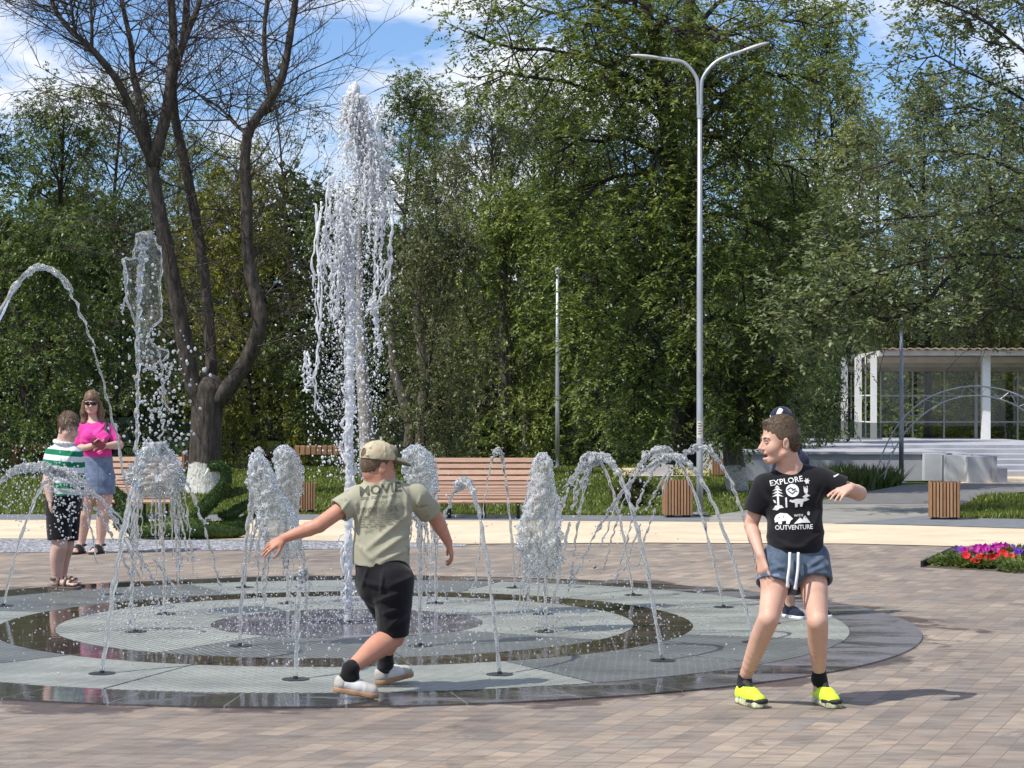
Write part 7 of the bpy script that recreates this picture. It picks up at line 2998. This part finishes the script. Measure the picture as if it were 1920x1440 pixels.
def fuzz(rng, V, n, L, W):
    """short turf leaves all over a surface"""
    c = V.mean(0)
    ix = rng.integers(0, len(V), n)
    p = V[ix] + rng.normal(0, .004, (n, 3))
    d = rng.normal(0, 1, (n, 3)) + [0, -.3, .7]
    return leaf_quads(rng, p, d, rng.uniform(.6, 1.3, n) * L, W, 1.0)


D = 22.7
q, r = fr(D)
tz = empty('swan_topiary', (q(340, 0)[0], D, 0))
tag(tz, 'dark green swan topiary with curved neck and white beak in front of the whitewashed trunk', 'topiary')
rng = np.random.default_rng(61)
parts = {
    'neck': [([(368, 975, 0), (380, 956, 0), (398, 938, 0), (414, 920, 0), (424, 902, 0), (422, 884, 0), (410, 874, 0), (397, 876, 0)], [11, 11, 11, 10, 8.5, 7.5, 7.5, 8])],
    'base': [([(250, 998, 0), (300, 992, -.1), (360, 990, -.1), (420, 996, 0), (455, 994, .1)], [10, 15, 18, 14, 10]), ([(300, 985, .1), (335, 978, .1), (370, 980, 0)], [10, 14, 14])],
    'wing': [([(212, 917, .1), (226, 934, .1), (240, 955, 0), (268, 982, 0)], [5, 10, 11, 12]), ([(203, 962, .1), (225, 968, 0), (262, 988, 0)], [5, 10, 12]), ([(216, 985, .1), (240, 990, 0), (280, 996, 0)], [4, 8, 10])],
    'feather': [([(402, 990, 0), (430, 988, .05), (452, 980, .1), (482, 962, .2)], [11, 11, 9, 3]), ([(412, 966, .1), (430, 966, .1), (448, 955, .15), (474, 938, .2)], [4, 8, 8, 3]), ([(408, 932, .05), (428, 926, .1), (448, 922, .15), (474, 912, .2)], [7, 7, 6, 3])],
}
for nm, lst in parts.items():
    b = Sdf()
    for pts, rd in lst:
        c = spline([q(*p) for p in pts], len(pts) * 3)
        b.chain(c, np.interp(np.linspace(0, 1, len(c)), np.linspace(0, 1, len(rd)), [r(x) for x in rd]), .03)
    o = b.build(nm, M['turf'], tz, .016, None, [lambda X, Y, Z: .0 - Z])
    V, Q = fuzz(rng, _last[nm][0], 6500, .024, .010)
    tag(link('turf', make_mesh('turf', V - np.array(parent_world(o)), [Q]), M['turf'], o), kind='stuff')
Sdf().cap(q(392, 880, -.02), q(383, 893, -.03), r(4), r(1.5), .01).build('beak', M['beak'], tz, .008)

# ---------------------------------------------------------------- flower bed
bed = empty('flower_bed', G(1840, 1050))
tag(bed, 'triangular flower bed of dark soil let into the paving at right', 'flower bed')
ob = G(1840, 1050)
cor = [G(1728, 1064)[:2], G(1960, 1076)[:2], G(2150, 1050)[:2], G(1905, 1033)[:2], G(1794, 1033)[:2]]
poly = [(c[0] - ob[0], c[1] - ob[1]) for c in cor]
MB().prism(poly, -.05, .006).build('soil', M['soil'], bed)
b = MB()
pl = [np.array([*p, .016]) for p in poly]
for i in (4,):
    a_, c_ = pl[i], pl[(i + 1) % 5]
    d_ = nrm(c_ - a_)
    b.box((a_ + c_) / 2, (np.linalg.norm(c_ - a_), .02, .085 if i == 4 else .012), np.c_[d_, [-d_[1], d_[0], 0], [0, 0, 1]])
b.build('edging', M['black_metal'], bed)
rng = np.random.default_rng(71)


def petunia(px, py, col, label, nb, wd=.24, ht=.095, nl=420):
    g = G(px, py)
    t = empty('petunia', g + [0, 0, .004])
    tag(t, label, 'flower', 'petunias in the flower bed')
    a = rng.uniform(0, TAU, nl)
    rd = wd * np.sqrt(rng.random(nl))
    z = ht * (1 - (rd / wd) ** 2 * .7) * rng.uniform(.2, 1, nl)
    base = np.c_[rd * np.cos(a), rd * np.sin(a), z]
    V, Q = leaf_quads(rng, base, np.c_[np.cos(a), np.sin(a), rng.uniform(-.2, .9, nl)] + rng.normal(0, .4, (nl, 3)), rng.uniform(.04, .08, nl), .028)
    link('leaves', make_mesh('leaves', V, [Q]), M['leaf_mid'], t)
    for i in range(nb):
        b = MB()
        a_ = rng.uniform(0, TAU)
        r_ = wd * math.sqrt(rng.random()) * .95
        c = np.array([r_ * math.cos(a_), r_ * math.sin(a_), ht * (1.05 - (r_ / wd) ** 2 * .6) + rng.uniform(0, .03)])
        n_ = nrm(np.array([math.cos(a_) * .4, math.sin(a_) * .4 - .75, .7]) + rng.normal(0, .25, 3))
        u_ = nrm(np.cross(n_, [0.3, .2, 1]))
        v_ = np.cross(n_, u_)
        R0 = rng.uniform(.026, .038)
        m_ = 15
        th = np.arange(m_) / m_ * TAU
        rr_ = R0 * (1 + .14 * np.cos(5 * th))
        V = np.vstack([c - n_ * R0 * .6, c + rr_[:, None] * (np.cos(th)[:, None] * u_ + np.sin(th)[:, None] * v_) + n_ * (R0 * .15 * np.cos(5 * th))[:, None]])
        b.add(V, [[0, 1 + k, 1 + (k + 1) % m_] for k in range(m_)])
        b.build('bloom', M[col], t)


for px, py, col, nb, lb in [
    (1846, 1046, 'pet_magenta', 26, 'magenta petunia, largest blooming clump in the middle of the flower bed'),
    (1878, 1044, 'pet_magenta', 16, 'magenta petunia right beside the largest magenta clump'),
    (1824, 1052, 'pet_magenta', 14, 'small magenta petunia at the left of the magenta clump'),
    (1848, 1066, 'pet_red', 12, 'red petunia at the front edge of the flower bed'),
    (1888, 1060, 'pet_red', 12, 'red petunia right of and behind the front red one'),
    (1808, 1049, 'pet_violet', 8, 'violet petunia with few blooms at the left of the bed'),
    (1912, 1056, 'pet_violet', 16, 'violet petunia at the right edge of the photo'),
    (1905, 1044, 'pet_violet', 5, 'leafy petunia behind the violet one at the right edge'),
    (1780, 1060, 'pet_violet', 0, 'green bushy plant without blooms near the pointed corner of the bed'),
    (1800, 1062, 'pet_violet', 0, 'green bushy plant without blooms right of the one at the pointed corner'),
    (1826, 1064, 'pet_red', 2, 'mostly green petunia with two red blooms left of the front red one'),
    (1918, 1072, 'pet_red', 0, 'green plant without blooms at the lower right corner of the photo bed'),
]:
    petunia(px, py, col, lb, nb, .15 if nb > 2 else .20)
